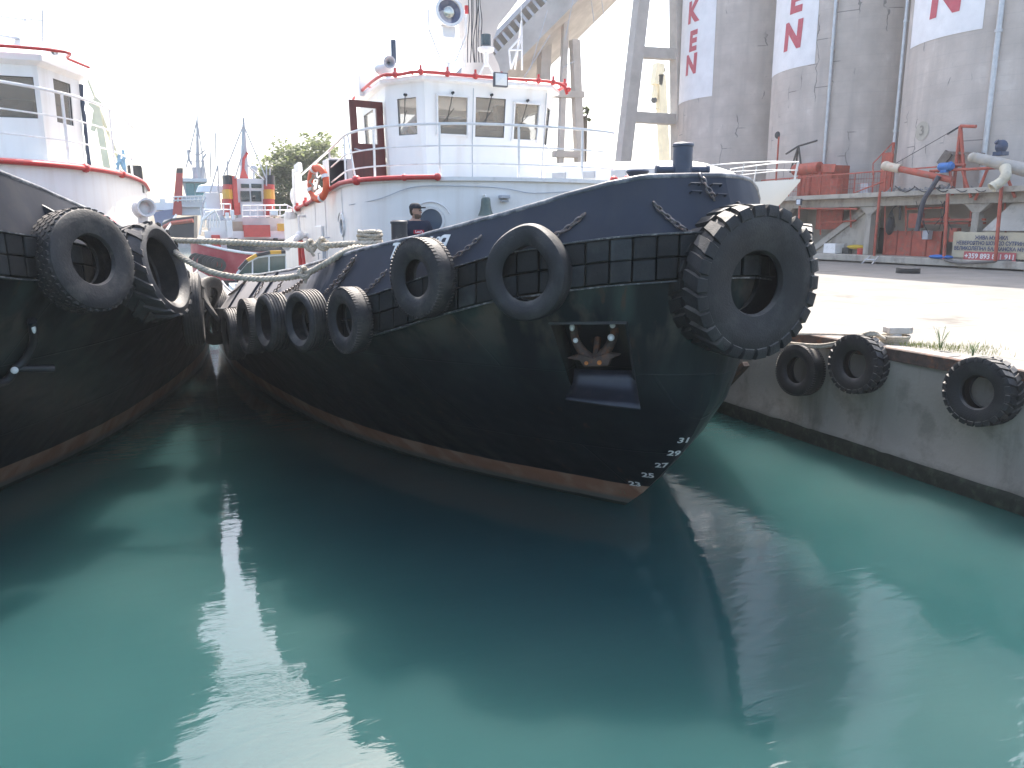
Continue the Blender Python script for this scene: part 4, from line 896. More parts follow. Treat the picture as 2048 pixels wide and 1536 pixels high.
# ================================================================ crewman
def person(P, face):
    P = Vector(P); ps = thing('person', 'man in navy T-shirt and dark cap standing on deck behind the bulwark, looking right', 'person', P)
    X = Matrix.Translation(P) @ Matrix.Rotation(face, 4, 'Z') @ Matrix.Scale(.9, 4)     # local -Y is where the body faces
    def skin(name, vs, es, rs, m, sub=2, root=0, parent=ps):
        me = bpy.data.meshes.new(name); me.from_pydata([X @ Vector(v) for v in vs], es, []); me.materials.append(m)
        o = bpy.data.objects.new(name, me); C.objects.link(o); adopt(o, parent); s_ = o.modifiers.new('skin', 'SKIN'); s_.use_smooth_shade = True
        for i, r_ in enumerate(rs): me.skin_vertices[0].data[i].radius = (r_, r_) if isinstance(r_, (int, float)) else r_
        me.skin_vertices[0].data[root].use_root = True
        u = o.modifiers.new('sub', 'SUBSURF'); u.levels = sub; u.render_levels = sub; return o
    SK = M('skin', (.42,.24,.17), .55, .08, 20)
    vs = [(0,0,.98),(0,0,1.12),(0,.01,1.3),(0,.01,1.43),(0,0,1.5),(0,-.01,1.56),
          (-.1,0,.92),(-.12,-.01,.5),(-.13,.02,.1),(-.13,-.12,.04),(.1,0,.92),(.12,-.01,.5),(.13,.02,.1),(.13,-.12,.04),
          (-.19,.01,1.4),(-.24,.02,1.13),(-.22,-.14,.93),(-.2,-.2,.88),(.19,.01,1.4),(.25,.02,1.13),(.23,-.12,.92),(.22,-.18,.87)]
    es = [(0,1),(1,2),(2,3),(3,4),(4,5),(0,6),(6,7),(7,8),(8,9),(0,10),(10,11),(11,12),(12,13),(3,14),(14,15),(15,16),(16,17),(3,18),(18,19),(19,20),(20,21)]
    rs = [.13,.12,.13,.09,.055,.05,.09,.06,.045,.035,.09,.06,.045,.035,.055,.042,.03,.03,.055,.042,.03,.03]
    skin('body', vs, es, rs, SK)
    # fingers
    vs = []; es = []; rs = []
    for sx_, w0 in ((-1,(-.2,-.2,.88)),(1,(.22,-.18,.87))):
        for k in range(5):
            o_ = len(vs); dx = (k-1.8)*.018; L_ = (.05,.07,.08,.075,.06)[k]; a = Vector(w0)+Vector((dx,-.01,0)); vs += [tuple(a), tuple(a+Vector((dx*.3,-L_*.6,-.02))), tuple(a+Vector((dx*.4,-L_*.85,-.05)))]; es += [(o_,o_+1),(o_+1,o_+2)]; rs += [.011,.009,.008]
    for k in range(10):
        i = k*3; skin('finger', vs[i:i+3], [(0,1),(1,2)], rs[i:i+3], SK, 1)
    # shirt: torso shell with sleeves
    SH = M('navy_cotton', (.012,.016,.035), .85, .15, 12, .2, 30)
    vs = [(0,.01,.9),(0,.01,1.1),(0,.01,1.28),(0,.01,1.42),(0,0,1.485),(-.17,.01,1.42),(-.225,.015,1.28),(-.245,.02,1.2),(.17,.01,1.42),(.23,.015,1.28),(.25,.02,1.2)]
    skin('shirt', vs, [(0,1),(1,2),(2,3),(3,4),(3,5),(5,6),(6,7),(3,8),(8,9),(9,10)], [(.165,.12),(.165,.13),(.185,.14),(.14,.12),.075,.085,.075,.07,.085,.075,.07], SH)
    skin('trousers', [(0,.0,1.0),(0,0,.92),(-.1,0,.86),(-.12,-.01,.5),(-.13,.02,.12),(.1,0,.86),(.12,-.01,.5),(.13,.02,.12)], [(0,1),(1,2),(2,3),(3,4),(1,5),(5,6),(6,7)], [(.15,.12),.15,.11,.085,.07,.11,.085,.07], M('dark_trousers', (.03,.03,.035), .85))
    # head turned to its left (image right)
    hd = Matrix.Translation(Vector((0,-.015,1.63))) @ Matrix.Rotation(math.radians(55), 4, 'Z') @ Matrix.Scale(.93, 4); HX = X @ hd
    mb = MB(); rings = []
    for z, a, f_, bk in ((-.125,.045,.055,.03),(-.105,.058,.088,.045),(-.07,.066,.094,.07),(-.03,.072,.093,.09),(.02,.076,.095,.098),(.06,.074,.09,.098),(.095,.06,.07,.08),(.118,.03,.03,.04)):
        rings.append([HX @ Vector((math.sin(t)*a, -math.cos(t)*(f_ if math.cos(t) > 0 else bk), z)) for t in [2*math.pi*k/20 for k in range(20)]])
    XF.append(Matrix.Identity(4)); mb.loft(rings)
    mb.loft([[HX @ Vector(v) for v in r_] for r_ in ([(-.008,-.09,.02),(.008,-.09,.02),(.006,-.085,.018)],[(-.018,-.088,-.028),(.018,-.088,-.028),(0,-.121,-.026)],[(-.012,-.085,-.04),(.012,-.085,-.04),(0,-.10,-.038)])])
    for sx_ in (-1,1): mb.ball(HX @ Vector((sx_*.078,.01,-.01)), 1, 8, 6, (.016,.022,.03))
    mb.part('head', SK, ps, smooth=80)
    mb = MB()
    for sx_ in (-1,1): mb.ball(HX @ Vector((sx_*.032,-.088,.008)), .012, 8, 6)
    mb.part('eye', M('eye', (.08,.06,.05), .3), ps, smooth=60)
    mb = MB(); mb.tube([HX @ Vector((x,-.096+abs(x)*.5,-.062)) for x in (-.025,0,.025)], .0055, 6); mb.part('mouth', M('lips', (.3,.12,.1), .5), ps)
    mb = MB(); rings = []
    for z, a, f_, bk in ((-.128,.047,.06,.03),(-.108,.061,.092,.045),(-.075,.069,.0965,.03),(-.05,.0735,.088,.0)):
        rings.append([HX @ Vector((math.sin(t)*a, -math.cos(t)*f_, z)) for t in [-1.5+3*k/12 for k in range(13)]])
    mb.loft(rings, closed=False, cap=False); mb.part('beard', M('stubble', (.13,.08,.06), .9, .3, 80), ps, smooth=60)
    mb = MB(); mb.loft([[HX @ Vector((math.sin(t)*a, -math.cos(t)*f_+.005, z)) for t in [1.7+2.9*k/12 for k in range(13)]] for z, a, f_ in ((-.07,.064,.075),(-.02,.076,.095),(.045,.079,.1))], closed=False, cap=False); mb.part('hair', M('hair', (.02,.015,.012), .8), ps, smooth=60)
    CAPM = M('cap_cloth', (.02,.022,.028), .85, .15, 20)
    mb = MB(); rings = []
    for z, a, f_, bk in ((.042,.084,.104,.108),(.075,.084,.1,.108),(.11,.07,.084,.09),(.13,.045,.05,.06),(.136,.0,.0,.0)):
        rings.append([HX @ Vector((math.sin(t)*a, -math.cos(t)*(f_ if math.cos(t) > 0 else bk), z)) for t in [2*math.pi*k/20 for k in range(20)]])
    mb.loft(rings)
    lo = [HX @ Vector((x, y, .05-.25*(x*x)/.08*.3)) for x, y in ((-.07,-.06),(-.068,-.13),(-.045,-.168),(0,-.182),(.045,-.168),(.068,-.13),(.07,-.06))]
    mb.loft([lo, [p+Vector((0,0,.016)) for p in lo]]); mb.part('cap', CAPM, ps, smooth=60)
    # chest logo: red patch with small white word
    ctr = X @ Vector((.015,-.148,1.315)); N = (X.to_3x3() @ Vector((.0,-1,.08))).normalized(); t_ = Vector((0,0,1)).cross(N).normalized(); b_ = N.cross(t_)
    mb = MB(); pts = []
    for v in (-.5,.5): pts.append([ctr+t_*(u*.15)+b_*(v*.052)-N*(.035*(u*2)**2*.6)+N*.012 for u in (-.5,-.25,0,.25,.5)])
    mb.loft(pts, closed=False, cap=False); lg = mb.part('chest_patch', M('red_patch', (.5,.02,.04), .7), ps)
    vs_, fs_ = text_verts("Levi's", .05, 0, .001); mb = MB(); mb.add([ctr+t_*v.x+b_*(v.y)+N*(.016-.021*(v.x/.075)**2) for v in vs_], fs_); mb.part('chest_lettering', M('white_print', (.8,.8,.8), .7), ps)
    XF.pop(); return ps
pm = onY(830,405,10.75); person((pm.x, 10.75, pm.z-1.585), math.radians(-2))
# ================================================================ life ring, deck gear on the roof of the middle tug
lr = onX(636,367,X_-.24)
me_ = MB(); me_.lathe([(.26+.065*math.cos(t), .05*math.sin(t)) for t in [2*math.pi*k/10 for k in range(10)]], (0,0,0), (0,0,1), 32, closed=True)
RING = M('life_ring_orange', (.75,.13,.05), .5, .08, 6)
mr = me_.mesh('life_ring', RING, 60, xf=Matrix.Identity(4)); lro = put('life_ring', mr, lr, (-.93,-.36,0), 'orange life ring with white rope hanging on the side railing', 'life ring', None)
for k in range(4):
    mb = MB(); a = math.pi/2*k+.4; c_ = Vector((math.cos(a)*.26, math.sin(a)*.26, 0)); mb.lathe([(.069,-.03),(.069,.03)], c_, (-math.sin(a), math.cos(a), 0), 12)
    o = bpy.data.objects.new('white_band', mb.mesh('white_band', WHITE2, 60, xf=Matrix.Identity(4))); C.objects.link(o); o.parent = lro
mb = MB(); rope_mb([Vector((math.cos(a)*(.12+.05*math.sin(5*a)), math.sin(a)*(.13+.03*math.cos(3*a)), .06+.02*math.sin(7*a))) for a in [2*math.pi*k/40*2.6 for k in range(41)]], .012, .08, mb)
o = bpy.data.objects.new('grab_line', mb.mesh('grab_line', ROPE, 60, xf=Matrix.Identity(4))); C.objects.link(o); o.parent = lro
p = onX(668,364,X_+.12); mb = MB(); mb.box((p.x-.1,p.y-.18,p.z-.42),(p.x+.35,p.y+.5,p.z+.4)); lb = mb.part('equipment_locker', WHITE2, T1, bevel=.015)
mb = MB(); mb.box((p.x-.11,p.y-.195,p.z-.38),(p.x+.2,p.y-.181,p.z+.36)); mb.part('dark_panel', M('panel_black', (.012,.014,.02), .2, .1), lb)
p = onX(614,392,X_+.35); rc = MB(); rc.lathe([(0,-.55),(.26,-.5),(.33,-.35),(.34,.35),(.26,.5),(0,.55)], p, (0,1,0), 20); tag(rc.part('liferaft_canister', WHITE2, None, smooth=40), 'round white liferaft canister behind the life ring', 'liferaft')
mb = MB(); a = onX(594,425,X_-.05); b = onX(592,340,X_-.05); mb.beam(a, b, .14, .3, up=(0,1,0)); mb.beam(b, b+Vector((.05,-.3,.05)), .1, .2); mb.part('davit', WHITE2, T1, bevel=.03)
# ================================================================ left tug
AX = math.radians(4); XL = Matrix.Translation(Vector((-4.3,9.3,0))) @ Matrix.Rotation(-AX, 4, 'Z') @ Matrix.Translation(Vector((0,-8.07,0)))
INV = XL.inverted()
zb2 = tab((6.2,3.9),(7.2,3.62),(8.1,3.43),(8.55,3.37),(9.2,3.26),(10,3.1),(12,2.75),(15,2.35),(20,2.05),(30,1.9))
zt2 = tab((6.4,4.5),(7.6,4.25),(8.47,4.03),(9.25,3.84),(9.93,3.69),(11.06,3.48),(13,3.15),(16,2.9),(19,2.3),(30,2.2))
H2 = Hull(0., wl, belt, top, zb2, zt2, end=23.)
XF.append(XL)
T2 = thing('tugboat', 'second tugboat cut off by the left edge of the view, black hull and white wheelhouse', 'tugboat', (0,15,0), 'harbour tugs moored bow on')
BLK2 = M('black_bulwark_paint', (.016,.019,.028), .5, .25, 1.5, .15, 3, alt=(.06,.05,.045), altamt=.5, altscale=1.2, streak=(.06,.055,.05), sk=(3,.6), samt=.5, spec=.2)
H2.body(T2, HULL); bul2 = H2.bulwark(T2, BLK2); H2.deck(T2, DECK); H2.belt_tiles(T2, 1, 18)
XF.pop()
# its starboard... the side we see is +X in its own frame
def hitL(px, py, which='belt', off=0.):
    f, y0 = (H2.belt, H2.yb) if which == 'belt' else (H2.top, H2.yt)
    o = INV @ O; d = INV.to_3x3() @ ray(px, py); t = 3.
    while t < 40:
        P = o+d*t
        if P.y > y0 and P.x <= f(P.y)+off: break
        t += .005
    e = .05; tx = f(P.y+e)-f(P.y-e); ty = 2*e; l = math.hypot(tx, ty)
    return XL @ P, XL.to_3x3() @ Vector((ty/l, -tx/l, 0))
TRAC = M('tractor_rubber', (.03,.03,.032), .6, .3, 5, .3, 50, alt=(.06,.052,.045), altamt=.6, altscale=5, dust=(.19,.17,.15))
def tyreL(px, py, dpx, W, style, label, yaw=0., tilt=0., ri=.5, mat=RUB, deform=None, off=None, roll=0.):
    P_, N_ = hitL(px, py, 'belt', off if off is not None else .12+W/2); depth = (P_-O).dot(F); Ro = dpx*depth/FPX/2
    N_ = Matrix.Rotation(yaw, 3, 'Z') @ N_; N_ = (N_+Vector((0,0,tilt))).normalized(); return put('tyre', tyre_mesh('tyre', Ro, Ro*ri, W, style, mat, deform), P_, N_, label, 'tyre', GT, roll=roll)
tyreL(168,522,206,.36,'block','large tyre with hexagonal tread blocks on the left tug bow', yaw=-.25, tilt=.14, ri=.47, mat=RUB2)
tyreL(303,545,196,.46,'tractor','tractor tyre with chevron lugs and open rim beside the block tread tyre', yaw=-.04, ri=.67, tilt=.24, mat=TRAC)
def twist(p): a = p.y*1.1; return Vector((p.x*.95*math.cos(a)-p.z*math.sin(a)*.8, p.y*1.05, p.x*math.sin(a)+p.z*math.cos(a)*.8))
tyreL(385,618,146,.30,'rib','ribbed tyre behind the tractor tyre on the left tug', yaw=.12, ri=.7, mat=RUB2)
tyreL(424,622,132,.16,'smooth','twisted flattened tyre squeezed between the two tugs', yaw=.1, ri=.68, mat=RUB2, deform=twist)
tyreL(440,632,112,.28,'rib','last tyre of the left tug pressed against the middle tug', yaw=.2, ri=.66, mat=RUB2)
def cl(px, py, w='top', off=.04): P_, N_ = hitL(px, py, w, 0); return P_+N_*off
chain(sag(cl(0,404), cl(76,466), .02), 'rusty chain at the left edge running down to the block tread tyre', GC, lk=.085, wire=.01)
chain(sag(cl(72,412), cl(104,436), .02), 'short chain from the black bracket above the block tread tyre', GC, lk=.085, wire=.01)
P_, N_ = hitL(235,480,'belt',.2); P2_, _ = hitL(240,600,'belt',.2)
chain(sag(P_, P2_, .0), 'chain hanging between the block tread tyre and the tractor tyre', GC, lk=.07, wire=.009)
# bracket and bolts on the left tug
mb = MB(); a, n_ = hitL(72,412,'top',0); mb.beam(a+n_*.0, a+n_*.1+Vector((.1,0,-.12)), .05, .1); XF.append(Matrix.Identity(4)); mb.part('chain_bracket', BLK, T2, bevel=.008); XF.pop()
# white paint dabs of its anchor pocket
th2 = bvh([c for c in T2.children if c.name.startswith('hull')])
def hull2pt(px, py):
    d = ray(px, py).normalized(); h = th2.ray_cast(O, d); return h[0], h[1]
an2 = thing('anchor', 'dark anchor with three white spots on the left tug bow', 'anchor', hull2pt(40,700)[0] or (0,0,1))
mb = MB(); mw = MB()
q_ = [hull2pt(x, y)[0] for x, y in ((62,640),(66,680),(50,715),(30,735),(10,760),(-40,770))]
q_ = [p+Vector((.02,-.08,0)) for p in q_ if p]
if len(q_) > 3:
    mb.tube(smooth_path(q_, 4), .05, 8); mb.tube([q_[3], q_[3]+Vector((.35,.15,-.05))], .045, 8); mb.part('anchor_arm', BLK, an2, smooth=60)
    for px, py, a_, b_ in ((64,656,.022,.055),(26,738,.04,.04),(48,736,.02,.035)):
        p = hull2pt(px, py)[0]+Vector((.04,-.16,.01)); mw.ball(p, 1, 10, 8, (a_,.02,b_))
    mw.part('white_paint_dab', WHITE2, an2, smooth=60, split=True)
# superstructure of the left tug (world coordinates)
lz0, lz1 = 4.45, onY(94,133,13.84).z
def lp(px, Y): p = onY(px, 300, Y); return (p.x, p.y)
c1 = lp(94,13.9); c2 = lp(167,15.0)
fbL = [(-7.6,14.35),c1,c2,(c2[0]-.5,18.2),(-7.4,18.6)]; ftL = [(-7.6,14.25),(c1[0],c1[1]-.06),(c2[0]+.04,c2[1]-.03),(c2[0]-.45,18.2),(-7.4,18.6)]
wl_ = MB(); wn = []
def W4(k): a, b = k, (k+1) % 5; return (*fbL[a],lz0),(*fbL[b],lz0),(*ftL[a],lz1),(*ftL[b],lz1)
hA = face_uv(*W4(0),-60,150,70,234); hB = face_uv(*W4(1),110,164,142,247)
holes = {0: [(hA[0]-.27,hA[0]-.03,hA[2],hA[3]), hA], 1: [hB], 2: [], 3: [(.08,.48,.3,.9),(.54,.92,.3,.9)], 4: []}; print(holes, lz1)
for k in range(5):
    a, b = k, (k+1) % 5; _, P, N = wall((*fbL[a],lz0),(*fbL[b],lz0),(*ftL[a],lz1),(*ftL[b],lz1),holes[k],.07,wl_)
    for h in holes[k]: wn.append((P, N, h))
wl_.part('wheelhouse', WHITE, T2)
for P, N, h in wn:
    if N.dot(P(.5,.5,0)-Vector((-4.5,16.3,5.5))) < 0: N = -N
    add_window(P, N, h, T2, False)
mb = MB(); cxl, cyl_ = -4.6, 16.2
rfL = [(cxl+(p[0]-cxl)*1.03, cyl_+(p[1]-cyl_)*1.06) for p in ftL]; rfL2 = [(cxl+(p[0]-cxl)*.95, cyl_+(p[1]-cyl_)*.9) for p in rfL]
mb.loft([ring(ftL, lz1), ring(rfL, lz1+.05), ring(rfL, lz1+.14), ring(rfL2, lz1+.26)]); mb.part('wheelhouse_roof', WHITE, T2, bevel=.01)
mb = MB(); pp = [Vector((cxl+(p[0]-cxl)*1.02, cyl_+(p[1]-cyl_)*1.03, lz1+.2)) for p in rfL[:4]]; mb.tube(smooth_path([pp[0], pp[0].lerp(pp[1],.5), pp[1], pp[1].lerp(pp[2],.5), pp[2]], 5), .024, 8)
for k in (.6,.8): mb.ball(pp[0].lerp(pp[1],k), .05, 8, 6)
mb.part('red_roof_pipe', RED, T2, smooth=60)
mb = MB(); mb.box((-5.5,15.6,lz0),(-3,16.2,lz0+1.05)); mb.box((-4.,17.6,lz0),(-2.2,18.,lz0+2.)); mb.part('helm_console', CON, T2, bevel=.01)
mb = MB(); mb.prism([(p[0],p[1]) for p in fbL], lz0, lz0+.03); mb.part('wheelhouse_floor', CON, T2)
# dark upright strip on the corner of the wheelhouse
mb = MB(); a = Vector((c2[0]+.06,c2[1]+.0,lz0)); mb.tube([a+Vector((random.uniform(-.01,.01),0,(lz1-lz0-.05)*k/14)) for k in range(15)], [.035+random.uniform(-.01,.012) for k in range(15)], 6); mb.part('corner_strip', NAVY, T2)
# deckhouse of left tug
pts = [(-7.8,12.4),(-4.5,12.3),(-2.7,12.7),(-1.8,13.3),(-1.2,14.1),(-.82,15.2),(-.62,16.6),(-.5,18.5),(-.5,22)]
sp = [ (p.x, p.y) for p in smooth_path([(*p,0) for p in pts], 5)]; plL = [(-8,22)]+sp
mb = MB(); mb.loft([ring(plL, 1.9), ring(plL, 3.2), ring(plL, 4.34)]); mb.part('deckhouse', WHITE, T2, smooth=40)
mb = MB(); mb.loft([ring([(p[0]+.03,p[1]-.03) for p in plL], 4.34), ring([(p[0]+.03,p[1]-.03) for p in plL], 4.44)]); mb.part('deckhouse_roof', WHITE2, T2, smooth=30)
mb = MB(); mb.tube([(p[0]+.05,p[1]-.05,4.38) for p in sp], .04, 8)
for k in (12,20,26): mb.ball((sp[k][0]+.05,sp[k][1]-.05,4.38), .07, 8, 6)
mb.part('red_fire_main', RED, T2, smooth=60)
mb = MB(); rl = [Vector((p[0]-.06,p[1]+.06,4.44)) for p in sp[:36]]
for h, r_ in ((1.02,.024),(.66,.013),(.33,.013)): mb.tube([p+Vector((0,0,h)) for p in rl], r_, 6)
last = None
for p in rl:
    if last is None or (p-last).length > 1.5: mb.tube([p, p+Vector((0,0,1.02))], .024, 6); last = p
mb.part('railing', WHITE2, T2, smooth=60)
# roof gear left
mb = MB(); p = onY(111,105,15.); mb.lathe([(.0,.14),(.09,.12),(.13,0),(.12,-.05),(.05,-.06)], p, (.1,1,0), 18); mb.cyl(p-Vector((0,-.05,.25)), p, .03); mb.part('horn', WHITE2, T2, smooth=50)
mb = MB()
for px, py0, py1, Y in ((62,95,-40,15.5),(50,90,30,15.2),(85,85,20,15.3),(92,95,5,15.8)): mb.tube([onY(px,py0,Y), onY(px,py1,Y)], .012, 5)
mb.tube([onY(-20,30,15.3), onY(50,40,15.3)], .015, 5); mb.tube([onY(52,40,15.3), onY(84,41,15.3)], .012, 5); mb.tube([onY(-20,70,15.3), onY(40,78,15.3)], .025, 6)
mb.tube([onY(50,78,15.3), onY(84,78,15.3)], .012, 5); mb.part('whip_aerial', GREYP, T2, split=True)
mb = MB(); mb.hexa([onY(x, y, Y) for x, y, Y in ((24,95,15.2),(42,95,15.2),(42,95,15.5),(24,95,15.5),(30,80,15.2),(41,80,15.2),(41,80,15.5),(30,80,15.5))]); mb.part('lamp_housing', GREYP, T2)
# deck gear between deckhouse and bulwark: red winch cover, white ventilator, bollard
p = onY(215,440,12.2); mb = MB(); mb.lathe([(.0,.05),(.36,.05),(.36,-.02),(0,-.02)], (p.x-.15,12.3,p.z-.28), (.2,1,0), 24); mb.part('red_hatch_cover', RED, T2, smooth=40)
p = onY(284,418,14.5); mb = MB(); mb.ball(p, .16, 14, 10); mb.cyl(p-Vector((0,0,.7)), p-Vector((0,0,.1)), .08); mb.lathe([(.0,0),(.12,0),(.15,-.22),(.12,-.22),(.10,-.02)], p+Vector((.02,-.08,.02)), (-.3,1,0), 18); mb.part('ventilator', WHITE2, T2, smooth=50)
p = onY(268,452,11.8); bitt(T2, (p.x,11.8,p.z-.5), .12, .5, name='bollard')
mb = MB(); p = onY(272,355,18.5); mb.box((p.x-.15,18.5,p.z-.3),(p.x+.12,19.2,p.z+.25)); mb.part('equipment_locker', BLK, T2, bevel=.02)
# ================================================================ mooring ropes between the tugs
def knot(mb, c, r_):      # a few crossing turns
    for k in range(4):
        a = .8*k+.3; u = Vector((math.cos(a), .3*math.sin(a), math.sin(a))).normalized(); v = u.orthogonal().normalized(); w_ = Vector((.35*math.cos(1.7*k), 0, .35*math.sin(1.7*k)))*r_
        rope_mb([c+w_+(u*math.cos(t)+v*math.sin(t))*r_ for t in [2*math.pi*i/14 for i in range(15)]], .024, .12, mb)
A0 = onY(268,452,11.8)+Vector((.1,0,-.15))
def rp(px, py, Y): return onY(px, py, Y)
path = smooth_path([A0+Vector((0,.3,.1)), rp(335,479,11.5), rp(420,483,11.), rp(540,488,10.6), rp(640,491,10.2), rp(700,488,9.95), (RTOP.x-.1,9.76,RTOP.z-.14), (RTOP.x+.1,9.75,RTOP.z-.13)], 8)
mb = rope_mb(path, .040, .17)
knot(mb, rp(620,492,10.25), .055); knot(mb, rp(644,489,10.2), .06); rope_mb([rp(620,492,10.2), rp(622,502,10.2), rp(628,512,10.2)], .02, .1, mb)
tag(mb.part('mooring_rope', ROPE, None, smooth=60), 'taut upper mooring rope with knots between the two tugs', 'rope', 'mooring ropes between the tugs')
path = smooth_path([A0+Vector((0,.3,.0)), rp(335,494,11.5), rp(375,522,11.), rp(430,546,10.8), rp(500,557,10.6), rp(560,557,10.4), rp(610,548,10.05), rp(655,525,9.75), rp(700,498,9.6), (RTOP.x-.1,9.72,RTOP.z-.19), (RTOP.x+.1,9.72,RTOP.z-.18)], 8)
mb = rope_mb(path, .040, .17); knot(mb, rp(607,546,10.0), .055); rope_mb([rp(606,548,10.0), rp(612,562,10.0), rp(610,566,10.)], .02, .1, mb)
tag(mb.part('mooring_rope', ROPE, None, smooth=60), 'slack lower mooring rope sagging between the two tugs', 'rope', 'mooring ropes between the tugs')
path = smooth_path([rp(640,536,9.85), rp(670,515,9.66), rp(705,498,9.5), rp(760,492,9.35), rp(800,484,9.1)], 8)
tag(rope_mb(path, .026, .12).part('mooring_rope', ROPE, None, smooth=60), 'short doubled rope lying along the bulwark rail below the bollards', 'rope', 'mooring ropes between the tugs')
# ================================================================ quay tyres, mooring bollard, ropes, weeds
GQ = 'tyre fenders hung on the quay wall'
def tyreQ(px, py, dpx, W, style, label, ri=.5, yaw=0.):
    P_ = onX(px, py, QX-W/2-.04); depth = (P_-O).dot(F); Ro = dpx*depth/FPX/2
    N_ = Matrix.Rotation(yaw, 3, 'Z') @ Vector((-1,-.06,.04)); return put('tyre', tyre_mesh('tyre', Ro, Ro*ri, W, style, RUB), P_, N_, label, 'tyre', GQ), P_, Ro
_, q1, r1 = tyreQ(1600,740,104,.26,'fine','smooth edged tyre on the quay wall just right of the bow', ri=.5)
_, q2, r2 = tyreQ(1716,728,120,.27,'offroad','knobbly tyre on the quay wall under the mooring rope', ri=.47)
_, q3, r3 = tyreQ(1965,783,140,.32,'offroad','knobbly tyre on the quay wall at the right edge of the view', ri=.47, yaw=0.)
BOLM = M('chalky_bollard_paint', (.45,.43,.40), .7, .15, 6, .3, 20, alt=(.15,.10,.07), altamt=.6, altscale=5)
pb = onZ(1782,688,QZ); pb.x += .05
mq = thing('mooring_bollard', 'pale worn iron mooring bollard with a hooked head on the quay edge', 'bollard', (pb.x,pb.y,QZ))
mb = MB(); mb.lathe([(.19,0),(.17,.03),(.12,.05),(.10,.16),(.0,.16)], (pb.x,pb.y,QZ), (0,0,1), 20); mb.part('post', BOLM, mq, smooth=40)
e = R; mb = MB(); c_ = Vector((pb.x,pb.y,QZ+.16)); f_ = Vector((-e.y, e.x, 0))
mb.loft([[c_+e*a+f_*b_+Vector((0,0,z)) for a, b_ in ((-.13,-.1),(.18,-.1),(.26,-.04),(.26,.06),(.18,.12),(-.13,.12))] for z in (0.,.07,.10)]); mb.part('hooked_head', BOLM, mq, bevel=.015)
cq = Vector((pb.x,pb.y,QZ+.03)); mb = MB()
for k in range(4): rope_mb([cq+Vector((math.cos(a)*(.17+.015*k), math.sin(a)*(.17+.012*k), .03*k)) for a in [2*math.pi*i/22 for i in range(23)]], .02, .1, mb)
tag(mb.part('rope_coil', ROPE, None, smooth=60), 'rope turns around the mooring bollard on the quay', 'rope')
mb = MB()
sp3 = Vector((q1.x-.1, q1.y, QZ-.02))
for off, lift in ((0,0),(.05,.03),(.1,-.01)):
    rope_mb(smooth_path([cq+Vector((-.15,off,.04)), onX(1745,668,QX-.1)+Vector((0,0,lift)), onX(1700,682,QX-.15)+Vector((0,off,lift-.02)), onX(1640,690,QX-.18)+Vector((0,0,lift-.03)), onX(1582,690,QX-.15)+Vector((0,off,lift))], 8), .021, .1, mb)
rope_mb(smooth_path([onX(1582,690,QX-.15), onX(1572,702,QX-.2), onX(1568,712,QX-.2), onX(1580,708,QX-.2), onX(1586,692,QX-.15)], 5), .014, .08, mb)
rope_mb(smooth_path([cq+Vector((-.1,.15,.05)), onZ(1700,670,QZ+.03), onZ(1640,668,QZ+.03), onZ(1560,668,QZ+.04), onZ(1520,670,QZ+.05)], 8), .02, .1, mb)
tag(mb.part('mooring_rope', ROPE, None, smooth=60), 'grey mooring ropes draped over the quay edge and tyre towards the bow', 'rope')
# grass tufts on the quay edge
GR = M('dry_grass', (.22,.24,.07), .7, .4, 9); GRN = M('green_weed', (.07,.14,.03), .6, .3, 9)
mb = MB()
for i in range(900):
    u = random.random(); c0 = onZ(1790+180*u, 690+20*u*random.uniform(.2,1.2), QZ+.02); c0.x += random.gauss(.12,.10); c0.y += random.gauss(0,.12); c0.x = max(c0.x, QX+.02)
    h = random.uniform(.02,.09); a = random.random()*6.28; d = Vector((math.cos(a), math.sin(a), 0)); w_ = .004; s_ = Vector((-d.y, d.x, 0))*w_
    mb.add([c0-s_, c0+s_, c0+d*h*.5+Vector((0,0,h))], [(0,1,2)])
tag(mb.part('grass', GR), 'low dry grass growing along the quay edge behind the coping', 'grass', kind='stuff')
def weed(px, py, h, n, label):
    c0 = onZ(px, py, QZ+.01); mb = MB()
    for i in range(n):
        a = random.random()*6.28; d = Vector((math.cos(a), math.sin(a), 0)); l = h*random.uniform(.5,1); tip = c0+d*l*.35+Vector((0,0,l)); mid = c0.lerp(tip,.5)-d*.02
        mb.tube([c0+d*.01, mid, tip], .0025, 4)
        for k in range(9): 
            q_ = c0.lerp(tip, .25+.08*k); b_ = random.random()*6.28; e_ = Vector((math.cos(b_), math.sin(b_), .4))*.03; s_ = e_.cross(Vector((0,0,1))).normalized()*.007; mb.add([q_, q_+e_*.5+s_, q_+e_, q_+e_*.5-s_], [(0,1,2,3)])
    tag(mb.part('weed_plant', GRN), label, 'plant', 'weeds on the quay edge')
weed(1880,700,.34,14,'tall wispy weed on the quay edge between bollard and right tyre'); weed(1945,712,.22,9,'small green weed just left of the right hand quay tyre')
# sandy heap / cracked ground patches near the edge
# rusty fender bar + chain behind the bow
mb = MB(); mb.beam(onX(1492,728,QX-.35), onX(1432,792,QX-.25), .12, .1); tag(mb.part('rusty_bar', RUST, None, bevel=.01), 'rusty slanted steel bar on the quay wall behind the stem', 'steel bar')
